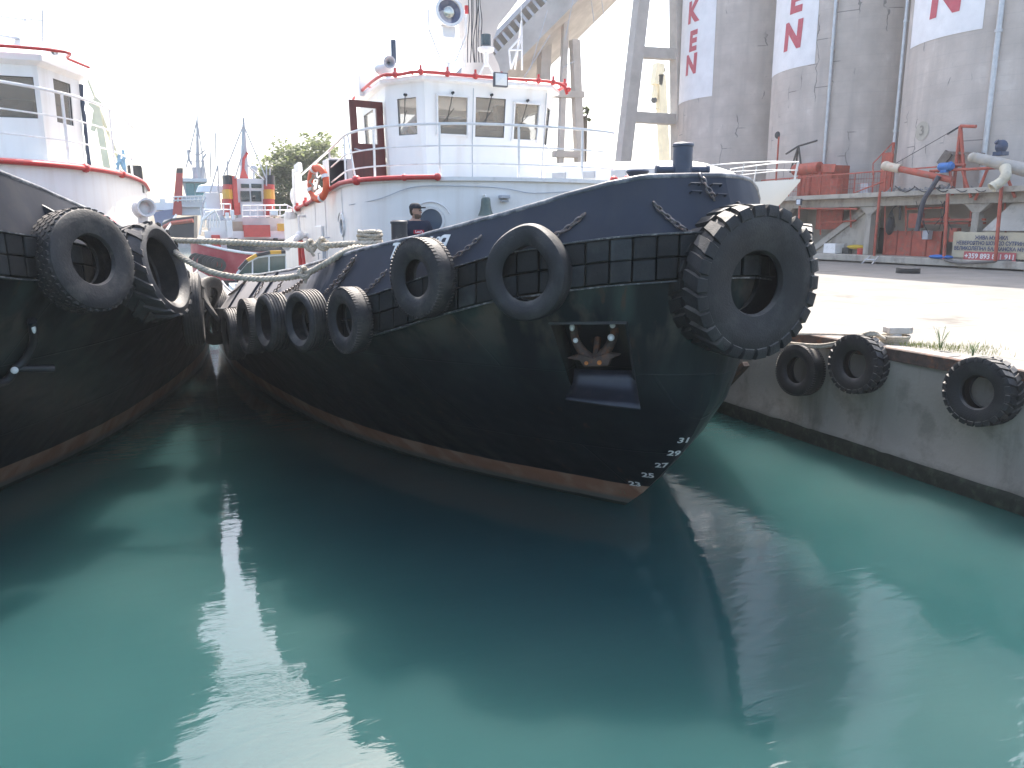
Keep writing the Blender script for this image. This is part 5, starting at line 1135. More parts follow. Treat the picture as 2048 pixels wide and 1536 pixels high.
# ================================================================ silos
def silo_mat():
    m = conc('silo_concrete', (.52,.46,.41), alt=(.66,.62,.57), altamt=.5, altscale=.8, altlo=.6, streak=(.40,.36,.325), sk=(1.4,.12), samt=.75)
    t = m.node_tree; L = t.links.new; b = t.nodes['Principled BSDF']; src = b.inputs['Base Color'].links[0].from_socket
    tc = t.nodes.new('ShaderNodeTexCoord'); mp = t.nodes.new('ShaderNodeMapping'); mp.inputs['Scale'].default_value = (1,1,.35); L(tc.outputs['Object'], mp.inputs[0])
    sy_ = t.nodes.new('ShaderNodeSeparateXYZ'); L(tc.outputs['Object'], sy_.inputs[0]); cb_ = t.nodes.new('ShaderNodeCombineXYZ')
    nd_ = t.nodes.new('ShaderNodeTexNoise'); nd_.inputs['Scale'].default_value = 1.6; L(tc.outputs['Object'], nd_.inputs[0])
    wob = t.nodes.new('ShaderNodeMath'); wob.operation = 'MULTIPLY_ADD'; L(nd_.outputs[0], wob.inputs[0]); wob.inputs[1].default_value = .5; L(sy_.outputs[1], wob.inputs[2])
    L(sy_.outputs[2], cb_.inputs[0]); L(wob.outputs[0], cb_.inputs[1])
    v = t.nodes.new('ShaderNodeTexBrick'); v.inputs['Scale'].default_value = .55; v.inputs['Mortar Size'].default_value = .014; v.inputs['Mortar Smooth'].default_value = .2; v.inputs['Brick Width'].default_value = 1.3; v.inputs['Row Height'].default_value = .45; L(cb_.outputs[0], v.inputs[0])
    n = t.nodes.new('ShaderNodeTexNoise'); n.inputs['Scale'].default_value = .5; n.inputs['Detail'].default_value = 4; L(tc.outputs['Object'], n.inputs[0])
    r1_ = t.nodes.new('ShaderNodeMapRange'); r1_.inputs[1].default_value = .3; r1_.inputs[2].default_value = .9; L(v.outputs['Fac'], r1_.inputs[0])
    r2_ = t.nodes.new('ShaderNodeMapRange'); r2_.inputs[1].default_value = .54; r2_.inputs[2].default_value = .58; L(n.outputs[0], r2_.inputs[0])
    mu = t.nodes.new('ShaderNodeMath'); mu.operation = 'MULTIPLY'; L(r1_.outputs[0], mu.inputs[0]); L(r2_.outputs[0], mu.inputs[1])
    mu2 = t.nodes.new('ShaderNodeMath'); mu2.operation = 'MULTIPLY'; L(mu.outputs[0], mu2.inputs[0]); mu2.inputs[1].default_value = .75
    # lift lines of the slip form
    sx = t.nodes.new('ShaderNodeSeparateXYZ'); L(tc.outputs['Object'], sx.inputs[0]); fr = t.nodes.new('ShaderNodeMath'); fr.operation = 'FRACT'; d_ = t.nodes.new('ShaderNodeMath'); d_.operation = 'MULTIPLY'; d_.inputs[1].default_value = 1/.6; L(sx.outputs[2], d_.inputs[0]); L(d_.outputs[0], fr.inputs[0])
    r3_ = t.nodes.new('ShaderNodeMapRange'); r3_.inputs[1].default_value = .07; r3_.inputs[2].default_value = .0; r3_.inputs[4].default_value = .22; L(fr.outputs[0], r3_.inputs[0])
    x = t.nodes.new('ShaderNodeMix'); x.data_type = 'RGBA'; L(mu2.outputs[0], x.inputs[0]); L(src, x.inputs[6]); x.inputs[7].default_value = (.17,.16,.15,1)
    y = t.nodes.new('ShaderNodeMix'); y.data_type = 'RGBA'; L(r3_.outputs[0], y.inputs[0]); L(x.outputs[2], y.inputs[6]); y.inputs[7].default_value = (.3,.29,.28,1)
    L(y.outputs[2], b.inputs['Base Color']); return m
SILO = silo_mat(); SR = 4.5; SX = 36.
BAN = M('banner_white_paint', (.82,.81,.81), .7, .06, 1.5, .15, 10, alt=(.7,.69,.68), altamt=.3, altscale=2); REDL = M('faded_red_lettering', (.52,.09,.12), .7, .1, 3, alt=(.5,.2,.2), altamt=.3, altscale=4)
def cyl_hit(px, py, cy):
    d = ray(px, py); a = d.x**2+d.y**2; b = -2*(d.x*SX+d.y*cy); c = SX*SX+cy*cy-(SR+.03)**2; D = b*b-4*a*c
    if D < 0: t = -b/(2*a)
    else: t = (-b-math.sqrt(D))/(2*a)
    P = O+d*t; return math.atan2(P.y-cy, P.x-SX), P.z
SY = {1: 43.8, 2: 34.7, 3: 25.5, 4: 16.4}
sil = {}
names = {1: 'farthest silo with a white painted panel reading K E N', 2: 'middle silo with a white painted panel reading E N and one drainpipe', 3: 'nearest silo with the widest white panel showing a single red N', 4: None}
for k in (1,2,3):
    cy = SY[k]; t_ = thing('silo', 'tall grey concrete '+names[k], 'silo', (SX,cy,QZ), 'concrete grain silos in a row'); sil[k] = t_
    mb = MB(); mb.lathe([(0,3.2),(SR,3.2),(SR,10),(SR,20),(SR,27),(0,27)], (SX,cy,QZ), (0,0,1), 96); mb.part('silo_wall', SILO, t_, smooth=60)
    mb = MB(); mb.box((SX-SR-.1,cy-4.545,QZ+27.01),(SX+SR,cy+4.545,QZ+28.3)); mb.part('roof_slab', SILO, t_)
def banner(k, pxl, pxr, py, letters, topz=28, al=None, ar=None):
    cy = SY[k]; a0, zz = cyl_hit(pxl, py, cy); a1, z2 = cyl_hit(pxr, py, cy)
    if al is not None: a0 = al
    a0 %= 2*math.pi; a1 %= 2*math.pi; z_ = zz if k > 1 else z2
    mb = MB(); N_ = 24; mb.loft([[(SX+math.cos(a0+(a1-a0)*i/N_)*(SR+.02), cy+math.sin(a0+(a1-a0)*i/N_)*(SR+.02), z) for i in range(N_+1)] for z in (z_, z_+6, topz)], closed=False, cap=False)
    bn = mb.part('painted_panel', BAN, sil[k], smooth=60)
    for ch, px, py_, size in letters:
        a, z = cyl_hit(px, py_, cy); vs, fs = text_verts(ch, size, .06, size*.05, .12)
        mb = MB(); mb.add([(SX+math.cos(a+v.x*1.0/SR)*(SR+.035), cy+math.sin(a+v.x*1.0/SR)*(SR+.035), z+v.y) for v in vs], fs); mb.part('painted_letter', REDL, bn)
    return z_
print('banner z', banner(1, 1352, 1424, 192, (('K',1385,26,1.7),('E',1385,84,1.6),('N',1381,131,1.6))), banner(2, 1541, 1627, 158, (('E',1592,0,1.85),('N',1584,74,1.85))), banner(3, 1820, 1960, 98, (('N',1890,-4,2.))if 0 else (('N',1890,-6,2.1),)))
def pipe_on(k, px, py, z0_, z1_, label=None, r_=.09):
    a, z = cyl_hit(px, py, SY[k]); x = SX+math.cos(a)*(SR+.15); y = SY[k]+math.sin(a)*(SR+.15); mb = MB(); mb.cyl((x,y,z0_),(x,y,z1_), r_, n=10)
    zz = z0_+1
    while zz < z1_: mb.cyl((x,y,zz),(x,y,zz+.12), r_*1.35, n=10); mb.beam((x,y,zz+.06),(SX+math.cos(a)*SR, SY[k]+math.sin(a)*SR, zz+.06), .05); zz += 5
    mb.part('drainpipe', STEELP, sil[k], smooth=40); return x, y
pipe_on(2,1660,180,6.4,28); pipe_on(3,1797,150,7.,28); pipe_on(3,1988,150,5.3,28,r_=.11)
# round number mark on the nearest silo
a, z = cyl_hit(1843,262,SY[3]); mb = MB(); mb.add([(SX+math.cos(a+math.cos(t)*.42/SR)*(SR+.02), SY[3]+math.sin(a+math.cos(t)*.42/SR)*(SR+.02), z+math.sin(t)*.42) for t in [2*math.pi*i/24 for i in range(24)]], [list(range(24))]); mk = mb.part('number_disc', M('disc', (.40,.37,.31), .8), sil[3])
vs, fs = text_verts('3', .6, 0, .01); mb = MB(); mb.add([(SX+math.cos(a+v.x/SR)*(SR+.03), SY[3]+math.sin(a+v.x/SR)*(SR+.03), z+v.y) for v in vs], fs); mb.part('number_mark', M('numm', (.25,.23,.2), .8), mk)
# ================================================================ loading platform building in front of the silos
PX_, ZU, ZL = 30.5, 5.05, 2.12
CONC = conc('platform_concrete', (.42,.38,.32), alt=(.14,.12,.10), altamt=.6, altscale=1.3, streak=(.16,.13,.1), sk=(2,.5), samt=.6)
pf = thing('loading_platform', 'two level concrete loading platform with columns and stairs at the foot of the silos', 'building', (PX_,27,QZ))
mb = MB(); mb.box((PX_-.0,12,ZU-.22),(33.4,40.,ZU)); mb.part('upper_slab', CONC, pf, bevel=.02)
mb = MB(); mb.box((PX_+.5,12,ZU-.62),(PX_+.85,37,ZU-.22)); 
for y in (17.5,23.4,26.,29.5,33.8): mb.box((PX_+.85,y-.15,ZU-.6),(33,y+.15,ZU-.22))
mb.part('ceiling_beam', CONC, pf, bevel=.01)
mb = MB(); mb.box((PX_-.1,12,ZL-.30),(33.4,36.,ZL)); mb.part('lower_slab', CONC, pf, bevel=.03)
mb = MB()
for y in (20.,22.8,25.5,28.6,31.6): mb.box((PX_+.2,y,QZ),(PX_+.6,y+.35,ZL-.30))
mb.part('slab_footing', CONC, pf, split=True)
mb = MB(); mb.box((33.,12,QZ),(33.6,40,ZU-.22)); mb.part('rear_wall', conc('rear_wall', (.42,.37,.31), alt=(.36,.33,.29), altamt=.5, altscale=.7, streak=(.3,.13,.08), sk=(1,.8), samt=.35), pf)
for y in (28.45,34.2,22.9,17.8):
    mb = MB(); mb.box((PX_+.55,y-.16,ZL),(PX_+.87,y+.16,ZU-1.002)); mb.hexa([(PX_+.56,y-.17,ZU-1.0),(PX_+.86,y-.17,ZU-1.0),(PX_+.86,y+.17,ZU-1.0),(PX_+.56,y+.17,ZU-1.0),(PX_+.56,y-.6,ZU-.625),(PX_+.86,y-.6,ZU-.625),(PX_+.86,y+.6,ZU-.625),(PX_+.56,y+.6,ZU-.625)]); mb.part('column', CONC, pf, bevel=.02)
mb = MB(); mb.box((PX_+.4,34.5,ZL),(33,37.5,ZU-.22)); mb.part('side_wall', conc('side_wall', (.33,.30,.26), alt=(.25,.22,.18), altamt=.6), pf)
# stairs
mb = MB(); n_ = 11; y0, y1 = 32.6, 29.2
for i in range(n_): mb.box((PX_+1.2,y0+(y1-y0)*(i+1)/n_,ZL),(PX_+2.2,y0+(y1-y0)*i/n_,ZL+.2*(i+1)*.93))
mb.beam((PX_+1.15,y0+.1,ZL),(PX_+1.15,y1,ZL+2.2), .12, .3); mb.part('stairs', CONC, pf)
mb = MB(); mb.box((32.95,29.0,ZL),(32.99,29.9,ZL+1.3)); mb.part('dark_doorway', M('doorway', (.01,.01,.012), .9), pf)
# sloped hopper plate at right
mb = MB(); mb.hexa([(PX_+.35,13,3.3),(PX_+1.3,13,3.3),(PX_+1.3,22.4,3.3),(PX_+.35,22.4,3.3),(PX_+.9,13,ZU-.23),(PX_+2.2,13,ZU-.23),(PX_+2.2,21.2,ZU-.23),(PX_+.9,21.2,ZU-.23)]); mb.part('hopper_skirt', conc('hopper', (.48,.45,.40), alt=(.2,.18,.15), altamt=.5), pf, bevel=.02)
# orange door panels, frames, posts
mb = MB(); mb.box((PX_+1.2,24.9,ZL),(PX_+1.3,28.0,ZL+1.15)); 
dp = mb.part('orange_door_panel', ORG, pf, bevel=.01)
mb = MB()
for y in (25.6,26.4,27.2): mb.box((PX_+1.17,y,ZL+.02),(PX_+1.199,y+.05,ZL+1.2))
mb.part('panel_seam', M('seam', (.25,.04,.02), .6), dp, split=True)
mb = MB(); X1 = PX_+1.1
for a, b in (((X1,23.5,ZL+1.35),(X1,23.5,ZU-.35)),((X1,25.9,ZL+1.5),(X1,25.9,ZU-.45)),((X1,23.2,ZU-.45),(X1,26.1,ZU-.45)),((X1,22.8,ZL+1.5),(X1,26.2,ZL+1.5)),((X1-.3,22.6,ZL+1.65),(X1-.3,26.2,ZL+1.65)),((X1,23.1,ZL+1.5),(X1,23.1,ZU-.3)),((X1-.3,21.3,ZU-.55),(X1-.3,23.6,ZU-.55))): mb.beam(a, b, .09)
mb.box((X1-.15,25.9,ZL+1.3),(X1+.15,26.5,ZL+1.95)); mb.box((X1+.6,31.2,ZL+1.2),(X1+.7,33.,ZU-.6)); mb.part('orange_frame', ORG, pf, split=True)
mb = MB()
for y in (33.9,35.1,27.3): mb.tube([(PX_-.12,y,ZL-.0 if y < 30 else QZ),(PX_-.12,y,ZU+(.0 if y != 27.3 else .0))], .06, 8)
for y, zt_, in ((21.3,ZU+.9),(23.6,ZU-.2),(19.3,ZU-.2)): mb.tube([(PX_-.14,y,ZL),(PX_-.14,y+.15,zt_)], .07, 8)
for z, y0_, y1_ in ((ZL+1.2,28.9,32.8),): mb.tube([(PX_+.3,y0_,z+1.),(PX_+.3,y1_,z+1.1)], .05, 6); mb.tube([(PX_+.3,y1_,ZL+.8),(PX_+.3,y1_,ZU-.5)], .06, 6)
mb.part('orange_post', ORG, pf, smooth=60, split=True)
# red railing along the upper slab
mb = MB(); ys = [35.6-1.1*i for i in range(9)]
mb.tube([(PX_+.05,35.6,ZU+.95),(PX_+.05,24.6,ZU+.95)], .035, 6); mb.tube([(PX_+.05,27.2,ZU+.0),(PX_+.05,27.2,ZU+1.0),(PX_+.3,26.9,ZU+1.0)], .04, 6)
for y in ys: mb.tube([(PX_+.05,y,ZU),(PX_+.05,y,ZU+.95)], .03, 6)
for i in range(52): y = 35.5-.16*i; mb.tube([(PX_+.05,y,ZU+.02),(PX_+.05,y,ZU+.93)], .008, 4)
for a in range(3): mb.tube([(PX_+.05,35.6,ZU+.25+.2*a),(PX_+.05,27.2,ZU+.25+.2*a)], .008, 4)
mb.tube([(PX_+.05,27.2,ZU+.5),(PX_+.05,29.,ZU+.02)], .03, 6); mb.part('red_railing', ORG, pf, smooth=60)
# ---- equipment on the platform (each a thing)
GEQ = 'grain handling gear on the platform'
def P3(px, py, X=PX_+.55): return onX(px, py, X)
mb = MB(); a = P3(1605,330); mb.box((a.x,P3(1665,330).y,ZU+.02),(a.x+1.2,P3(1605,330).y,P3(1640,332).z)); mb.cyl(P3(1590,340),P3(1640,335),.3,.3,14); mb.hexa([P3(x,y,X) for x,y,X in ((1648,345,PX_+.3),(1668,345,PX_+.3),(1668,345,PX_+.9),(1648,345,PX_+.9),(1642,328,PX_+.3),(1672,328,PX_+.3),(1672,328,PX_+.9),(1642,328,PX_+.9))])
for y in (1600,1620,1640): q_ = P3(y,360); mb.cyl((q_.x,q_.y,ZU),(q_.x,q_.y,ZU+1.2),.12,n=10)
tag(mb.part('loading_machine', ORG, None, smooth=40, bevel=.02), 'orange conveyor drive machine behind the red railing', 'machine', GEQ)
q_ = P3(1672,378,PX_+.4); mb = MB(); mb.lathe([(0,0),(.28,0),(.28,.4),(.3,.42),(.28,.45),(.28,.78),(0,.8)], (q_.x,q_.y,ZU), (0,0,1), 20); tag(mb.part('barrel', ORG, None, smooth=40), 'orange steel barrel at the railing on the upper platform', 'barrel', GEQ)
def aframe(pts, m, label, r_=.06):
    mb = MB()
    for a, b in pts: mb.tube([a, b], r_, 7)
    return tag(mb.part('lifting_frame', m, None, smooth=60), label, 'lifting frame', GEQ)
aframe([(P3(1580,345),P3(1597,292)),(P3(1602,330),P3(1597,292)),(P3(1590,345,PX_+.9),P3(1597,292)),(P3(1597,292),P3(1634,281)),(P3(1597,292),P3(1572,308))], M('dark_frame', (.06,.055,.05), .6), 'dark steel lifting frame with a slanted arm behind the yacht bow', .05)
aframe([(P3(1905,395,PX_+.6),P3(1921,252)),(P3(1932,395,PX_+.6),P3(1921,252)),(P3(1921,252),P3(1952,253)),(P3(1912,330),P3(1930,330)),(P3(1921,252),P3(1921,330,PX_+.8))], ORG, 'tall red A-frame standing in front of the nearest silo', .07)
mb = MB(); mb.tube([P3(1921,252),P3(1760,345,PX_+.4)], .014, 5); mb.tube([P3(1921,252),P3(1895,268,PX_+.9)], .04, 5); tag(mb.part('steel_cable', BLK), 'thin steel cable from the red A-frame down to the orange auger', 'cable', GEQ)
aug = thing('grain_auger', 'orange grain auger arm with pale rounded spout end above the platform', 'auger', P3(1850,370), GEQ)
mb = MB(); mb.cyl(P3(1800,338,PX_-.2), P3(1905,360,PX_+.2), .14, .14, 14); mb.part('auger_tube', ORG, aug, smooth=40)
mb = MB(); a = P3(1772,332,PX_-.3); b = P3(1800,338,PX_-.2); mb.cyl(a, b, .19,.2,14); mb.ball(a, .22, 14, 8); mb.part('spout_end', M('cream_paint', (.6,.5,.38), .6, .1, 4, alt=(.5,.2,.1), altamt=.5, altscale=4), aug, smooth=40)
FBK = M('dark_box', (.05,.05,.05), .6)
CREAM = M('cream_plastic', (.55,.50,.38), .6, .12, 4, alt=(.35,.3,.22), altamt=.5, altscale=5)
ch = thing('loading_chute', 'grey pipe chute with cream hose mouth pointing down at the right edge', 'chute', P3(2010,340), GEQ)
mb = MB(); mb.cyl(P3(1950,315,PX_-.5), P3(2090,350,PX_+.5), .20, .28, 18); mb.ball(P3(1946,315,PX_-.5), .2, 12, 8); mb.part('chute_pipe', M('dusty_pipe', (.40,.37,.33), .7, .15, 3, alt=(.5,.4,.25), altamt=.5, altscale=4), ch, smooth=40)
mb = MB(); mb.tube(smooth_path([P3(2010,335,PX_-.4), P3(2012,350,PX_-.6), P3(2003,362,PX_-.7), P3(1990,372,PX_-.9)], 4), [.2,.2,.19,.18,.19,.2,.19,.18,.18,.19,.2,.19,.18], 16); c_ = P3(1986,374,PX_-.92); mb.lathe([(.2,.1),(.21,-.06),(.14,-.06),(.13,.1)], c_, (P3(2003,362,PX_-.7)-P3(1990,372,PX_-.9)), 16); mb.part('hose_mouth', CREAM, ch, smooth=50)
mb = MB(); a = P3(1880,334,PX_+.1); mb.cyl(a, a+Vector((0,-.5,0)), .17, n=16); mb.cyl(a+Vector((0,-.5,0)), a+Vector((0,-.62,0)), .2,.12,16); mb.box((a.x-.1,a.y-.4,a.z-.25),(a.x+.1,a.y-.1,a.z-.1)); tag(mb.part('electric_motor', M('blue_motor', (.03,.15,.42), .5, .2, 6), None, smooth=40), 'blue electric motor beside the orange auger', 'motor', GEQ)
mb = MB(); a = P3(2003,293,PX_+.2); mb.ball(a, .24, 10, 8, (1,1,1.1)); mb.cyl(a, a+Vector((-.2,.1,.2)), .1); mb.box((a.x-.2,a.y-.2,a.z-.35),(a.x+.2,a.y+.2,a.z-.2)); tag(mb.part('winch_motor', M('dark_blue', (.03,.05,.1), .5, .3, 8), None, smooth=40), 'dark blue winch motor above the grey chute', 'motor', GEQ)
# trestle carrying the chute
mb = MB()
for a, b in (((1950,400,PX_+.3),(1978,330,PX_+.3)),((2030,395,PX_+.3),(2005,330,PX_+.3)),((1860,342,PX_+.2),(2010,335,PX_+.2)),((1868,390,PX_+.2),(1868,342,PX_+.2)),((1905,390,PX_+.2),(1900,342,PX_+.2)),((1942,395,PX_+.2),(1925,342,PX_+.2))): mb.tube([P3(*a), P3(*b)], .06, 7)
tag(mb.part('support_trestle', ORG, None, smooth=60), 'red steel trestle carrying the auger and chute on the platform', 'trestle', GEQ)
mb = MB(); mb.beam(P3(1880,330,PX_+.8), P3(1898,305,PX_+.8), .1,.4); mb.beam(P3(1898,305,PX_+.8), P3(1962,308,PX_+.8), .5,.1); mb.beam(P3(1962,308,PX_+.8), P3(1965,330,PX_+.8), .3,.1); mb.beam(P3(1875,345,PX_+.8), P3(1898,303,PX_+.8), .08, .08); tag(mb.part('hopper_frame', M('dusty_steel', (.16,.13,.11), .7, .3, 4), None), 'dusty steel hopper frame leaning under the red A-frame', 'frame', GEQ)
mb = MB(); a = P3(1786,292,PX_+.9); mb.box((a.x,P3(1785,300,PX_+.9).y-.0,ZU),(a.x+.06,P3(1765,300,PX_+.9).y,P3(1775,305,PX_+.9).z)); mb.beam((a.x-.03,a.y-.05,ZU),(a.x-.03,a.y-.05,P3(1786,285,PX_+.9).z),.09); mb.tube([P3(1786,285,PX_+.9),P3(1746,327,PX_+.2),P3(1746,350,PX_+.2)],.03,6); tag(mb.part('access_gate', ORG, None), 'tall orange sheet gate beside the drainpipe on the platform', 'gate', GEQ)
mb = MB(); 
for i in range(46):
    q_ = P3(random.uniform(1765,1900), 380, random.uniform(PX_+.2,PX_+.8)); s_ = random.uniform(.04,.16); a = Vector((random.uniform(-1,1),random.uniform(-1,1),random.uniform(0,.5))).normalized(); c_ = Vector((q_.x,q_.y,ZU+s_*.5)); mb.beam(c_-a*s_*1.5, c_+a*s_*1.5, s_*.5, s_*.6)
tag(mb.part('scrap_heap', M('scrap', (.28,.28,.28), .6, .5, 3, alt=(.1,.1,.12), altamt=.7, altscale=4), None), 'loose grey scrap and rubble lying on the upper slab', 'scrap', kind='stuff')
mb = MB()
for a_, b_ in (((1812,408),(1812,470)),((1890,408),(1890,470)),((1812,418),(1892,415)),((1770,400),(1770,505)),((1830,440),(1900,436)),((1700,402),(1702,455)),((1640,420),(1641,470)),((1640,446),(1712,441)),((2010,392),(2012,520))): mb.tube([P3(*a_,PX_+.95), P3(*b_,PX_+.95)], .045, 5)
mb.part('thin_orange_pipe', ORG, pf, split=True)
mb = MB()
for k in range(7): x0 = 1815+random.random()*90; mb.tube(smooth_path([P3(x0,402,PX_+.4), P3(x0+random.uniform(-8,8),425,PX_+.4), P3(x0+random.uniform(-16,16),450+random.random()*30,PX_+.5)],4), .02, 4)
for k in range(5): x0 = 1790+k*38; mb.tube(smooth_path([P3(x0,372,PX_+.1), P3(x0+20,384,PX_-.05), P3(x0+40,374,PX_+.1)],4), .022, 4)
tag(mb.part('hanging_cables', BLK), 'thin black cables dangling along the loading platform', 'cable', GEQ)
for k, (px_, py_, w_, h_, m_) in enumerate(((1728,372,.5,.5,GREYP),(1905,470,.35,.6,ORG),(1850,470,.3,.4,GREYP),(1690,500,.4,.3,FBK))):
    q_ = P3(px_,py_,PX_+.8); mb = MB(); zz_ = ZU if py_ < 380 else (ZL if py_ > 490 else q_.z-h_/2); mb.box((q_.x,q_.y-w_/2,zz_+.002),(q_.x+.3,q_.y+w_/2,zz_+h_)); mb.part('control_cabinet', m_, pf, bevel=.02)
# floodlight on a bracket
q_ = P3(1598,404,PX_-.1); mb = MB(); mb.box((q_.x-.05,q_.y-.17,q_.z-.16),(q_.x+.05,q_.y+.17,q_.z+.16)); mb.tube([(q_.x+.05,q_.y,q_.z),(q_.x+.5,q_.y,q_.z+.2)],.03,6); fl = mb.part('floodlight', M('lampc', (.1,.1,.11), .5)); tag(fl, 'square floodlight under the upper slab near the yacht bow', 'floodlight', GEQ)
mb = MB(); mb.add([(q_.x-.053,q_.y-.13,q_.z-.12),(q_.x-.053,q_.y+.13,q_.z-.12),(q_.x-.053,q_.y+.13,q_.z+.12),(q_.x-.053,q_.y-.13,q_.z+.12)],[(0,1,2,3)]); mb.part('lens', M('lensw', (.6,.65,.7), .2, .1, 9), fl)
# lamp on tall red pole on the silo
q_ = P3(1553,345,PX_+.6); mb = MB(); mb.tube([(q_.x,q_.y,ZU),(q_.x,q_.y,P3(1554,272,PX_+.6).z)], .05, 6); lp_ = mb.part('lamp_post', ORG); tag(lp_, 'thin red post with a round dark lamp beside the middle silo', 'lamp post')
mb = MB(); mb.lathe([(0,.08),(.17,.05),(.2,0),(.0,-.05)], P3(1555,270,PX_+.6), (-1,0,0), 16); mb.part('lamp_head', BLK, lp_)
# hose hanging down, cables, black bag, box
mb = MB(); mb.tube(smooth_path([P3(1878,352,PX_-.1),P3(1862,378,PX_-.2),P3(1848,400,PX_-.25),P3(1838,440,PX_-.2),P3(1834,462,PX_-.2)],6), .10, 10); tag(mb.part('hose', M('hose_blue', (.045,.05,.07), .5, .2, 9), None, smooth=60), 'thick dark hose hanging down from the upper slab', 'hose', GEQ)
mb = MB()
for k in range(5): mb.tube(smooth_path([P3(1800,408,PX_+.9),P3(1785,418,PX_+.9),P3(1776+k*3,438,PX_+.9),P3(1782+k*2,455,PX_+.9)],5), .022, 5)
mb.tube([P3(1801,395,PX_+.9),P3(1800,440,PX_+.9)], .06, 6); tag(mb.part('cable_bundle', BLK, None, smooth=60), 'bundle of looping black cables under the upper slab', 'cable', GEQ)
q_ = P3(1780,452,PX_+.7); mb = MB(); mb.ball(q_, 1, 12, 9, (.16,.22,.42)); tag(mb.part('black_bag', M('bagk', (.012,.012,.015), .6), None, smooth=70), 'black bag hanging beside the orange box under the slab', 'bag', GEQ)
q_ = P3(1660,495,PX_+.4); mb = MB(); mb.box((q_.x,q_.y-.35,ZL),(q_.x+.6,q_.y+.45,ZL+.5)); tag(mb.part('white_box', WHITE2, None, bevel=.03), 'dirty white box at the foot of the stairs', 'box', GEQ)
q_ = P3(1713,500,PX_+.9); mb = MB(); mb.ball((q_.x,q_.y,ZL+.35),1,12,8,(.25,.6,.12)); tag(mb.part('yellow_sack', M('yellow', (.6,.4,.03), .7), None, smooth=60), 'yellow folded tarpaulin lying beside the stairs', 'tarpaulin', GEQ)
q_ = P3(1718,505,PX_+.7); mb = MB(); mb.lathe([(0,0),(.16,0),(.18,.3),(0,.3)], (q_.x,q_.y-.1,ZL), (0,0,1), 14); tag(mb.part('red_bucket', RED, None, smooth=40), 'small red bucket under the yellow tarpaulin', 'bucket', GEQ)
q_ = P3(1882,512,PX_-.0); mb = MB(); mb.ball((q_.x,q_.y,ZL+.07),1,12,6,(.25,.6,.1)); tag(mb.part('blue_cloth', M('bluecl', (.03,.14,.42), .8), None, smooth=60), 'blue cloth lying on the lower slab edge', 'cloth', GEQ)
mb = MB(); mb.tube(smooth_path([P3(1890,520,PX_-.15),P3(1920,526,PX_-.25),P3(1970,524,PX_-.2),P3(2040,520,PX_+.3)],5), .06, 7); tag(mb.part('hose', M('hose_grey', (.12,.11,.1), .7), None, smooth=60), 'grey hose lying along the lower slab in front of the banner', 'hose', GEQ)
mb = MB(); q_ = P3(1735,528,PX_-.5)
for dy in (-.25,.25): mb.tube([(PX_-.12,q_.y+dy,ZL-.02),(PX_-.55,q_.y+dy*1.2,QZ)], .03, 6)
mb.tube([(PX_-.4,q_.y-.28,QZ+.2),(PX_-.4,q_.y+.28,QZ+.2)], .03, 6); tag(mb.part('step_ladder', STEELP, None), 'small metal step leaning against the lower slab', 'step', GEQ)
q_ = onZ(1816,541,QZ+.1); put('tyre', tyre_mesh('tyre', .42, .22, .2, 'fine', RUB2), (q_.x,q_.y,QZ+.1), (0,0,1), 'old tyre lying flat on the ground before the loading platform', 'tyre', None, up=(0,1,0))
# advertising banner
sg = thing('advertising_banner', 'torn cream advertising banner with blue Cyrillic lines and a red phone number strip', 'banner', (PX_,19,ZL))
XB = PX_+.2; yl = onX(1905,490,XB).y; yr = 13.0; zt_ = onX(1960,464,XB).z; zb_ = ZL+.08
mb = MB(); N_ = 40; rows = []
for j in range(9):
    v = j/8; rows.append([(XB+.05*noise.noise(Vector((i*.3,j*.6,0))), yl+(yr-yl)*i/N_, zb_+(zt_-zb_)*v+(.06*noise.noise(Vector((i*.7,5,0))) if j == 8 else 0)) for i in range(N_+1)])
mb.loft(rows, closed=False, cap=False); mb.part('canvas', M('cream_canvas', (.52,.46,.33), .8, .12, 2, .2, 8, alt=(.38,.28,.15), altamt=.6, altscale=1), sg, smooth=60)
BLT = M('navy_print', (.04,.06,.14), .7, .2, 9); WHT = M('white_print2', (.7,.68,.66), .7)
def sign_line(s_, px0, px1, py, size, m):
    a = onX(px0, py, XB); b = onX(px1, py, XB); q_ = (a+b)/2; q_.z = onX(1980, py, XB).z; vs, fs = text_verts(s_, size, 0, size*.03); sx = (a.y-b.y)/(max(v.x for v in vs)-min(v.x for v in vs)); mb = MB(); mb.add([(XB-.07, q_.y-v.x*sx, q_.z+v.y) for v in vs], fs); mb.part('lettering', m, sg)
q_ = onX(1978,513.5,XB); mb = MB(); mb.box((XB-.066,onX(2034,515,XB).y,q_.z-.19),(XB-.062,onX(1929,515,XB).y,q_.z+.19)); mb.part('phone_strip', M('strip_red', (.45,.10,.10), .7, .1, 4), sg)
sign_line('ЖИВА МУЗИКА', 1952, 2019, 476, .21, BLT); sign_line('НЕВЕРОЯТНО ШОУ ДО СУТРИНТА', 1915, 2064, 487, .21, BLT); sign_line('ВЕЛИКОЛЕПНА БАЛКАНСКА МУЗИКА', 1910, 2078, 498, .21, BLT); sign_line('+359 893 811 911', 1932, 2031, 513.5, .28, WHT)
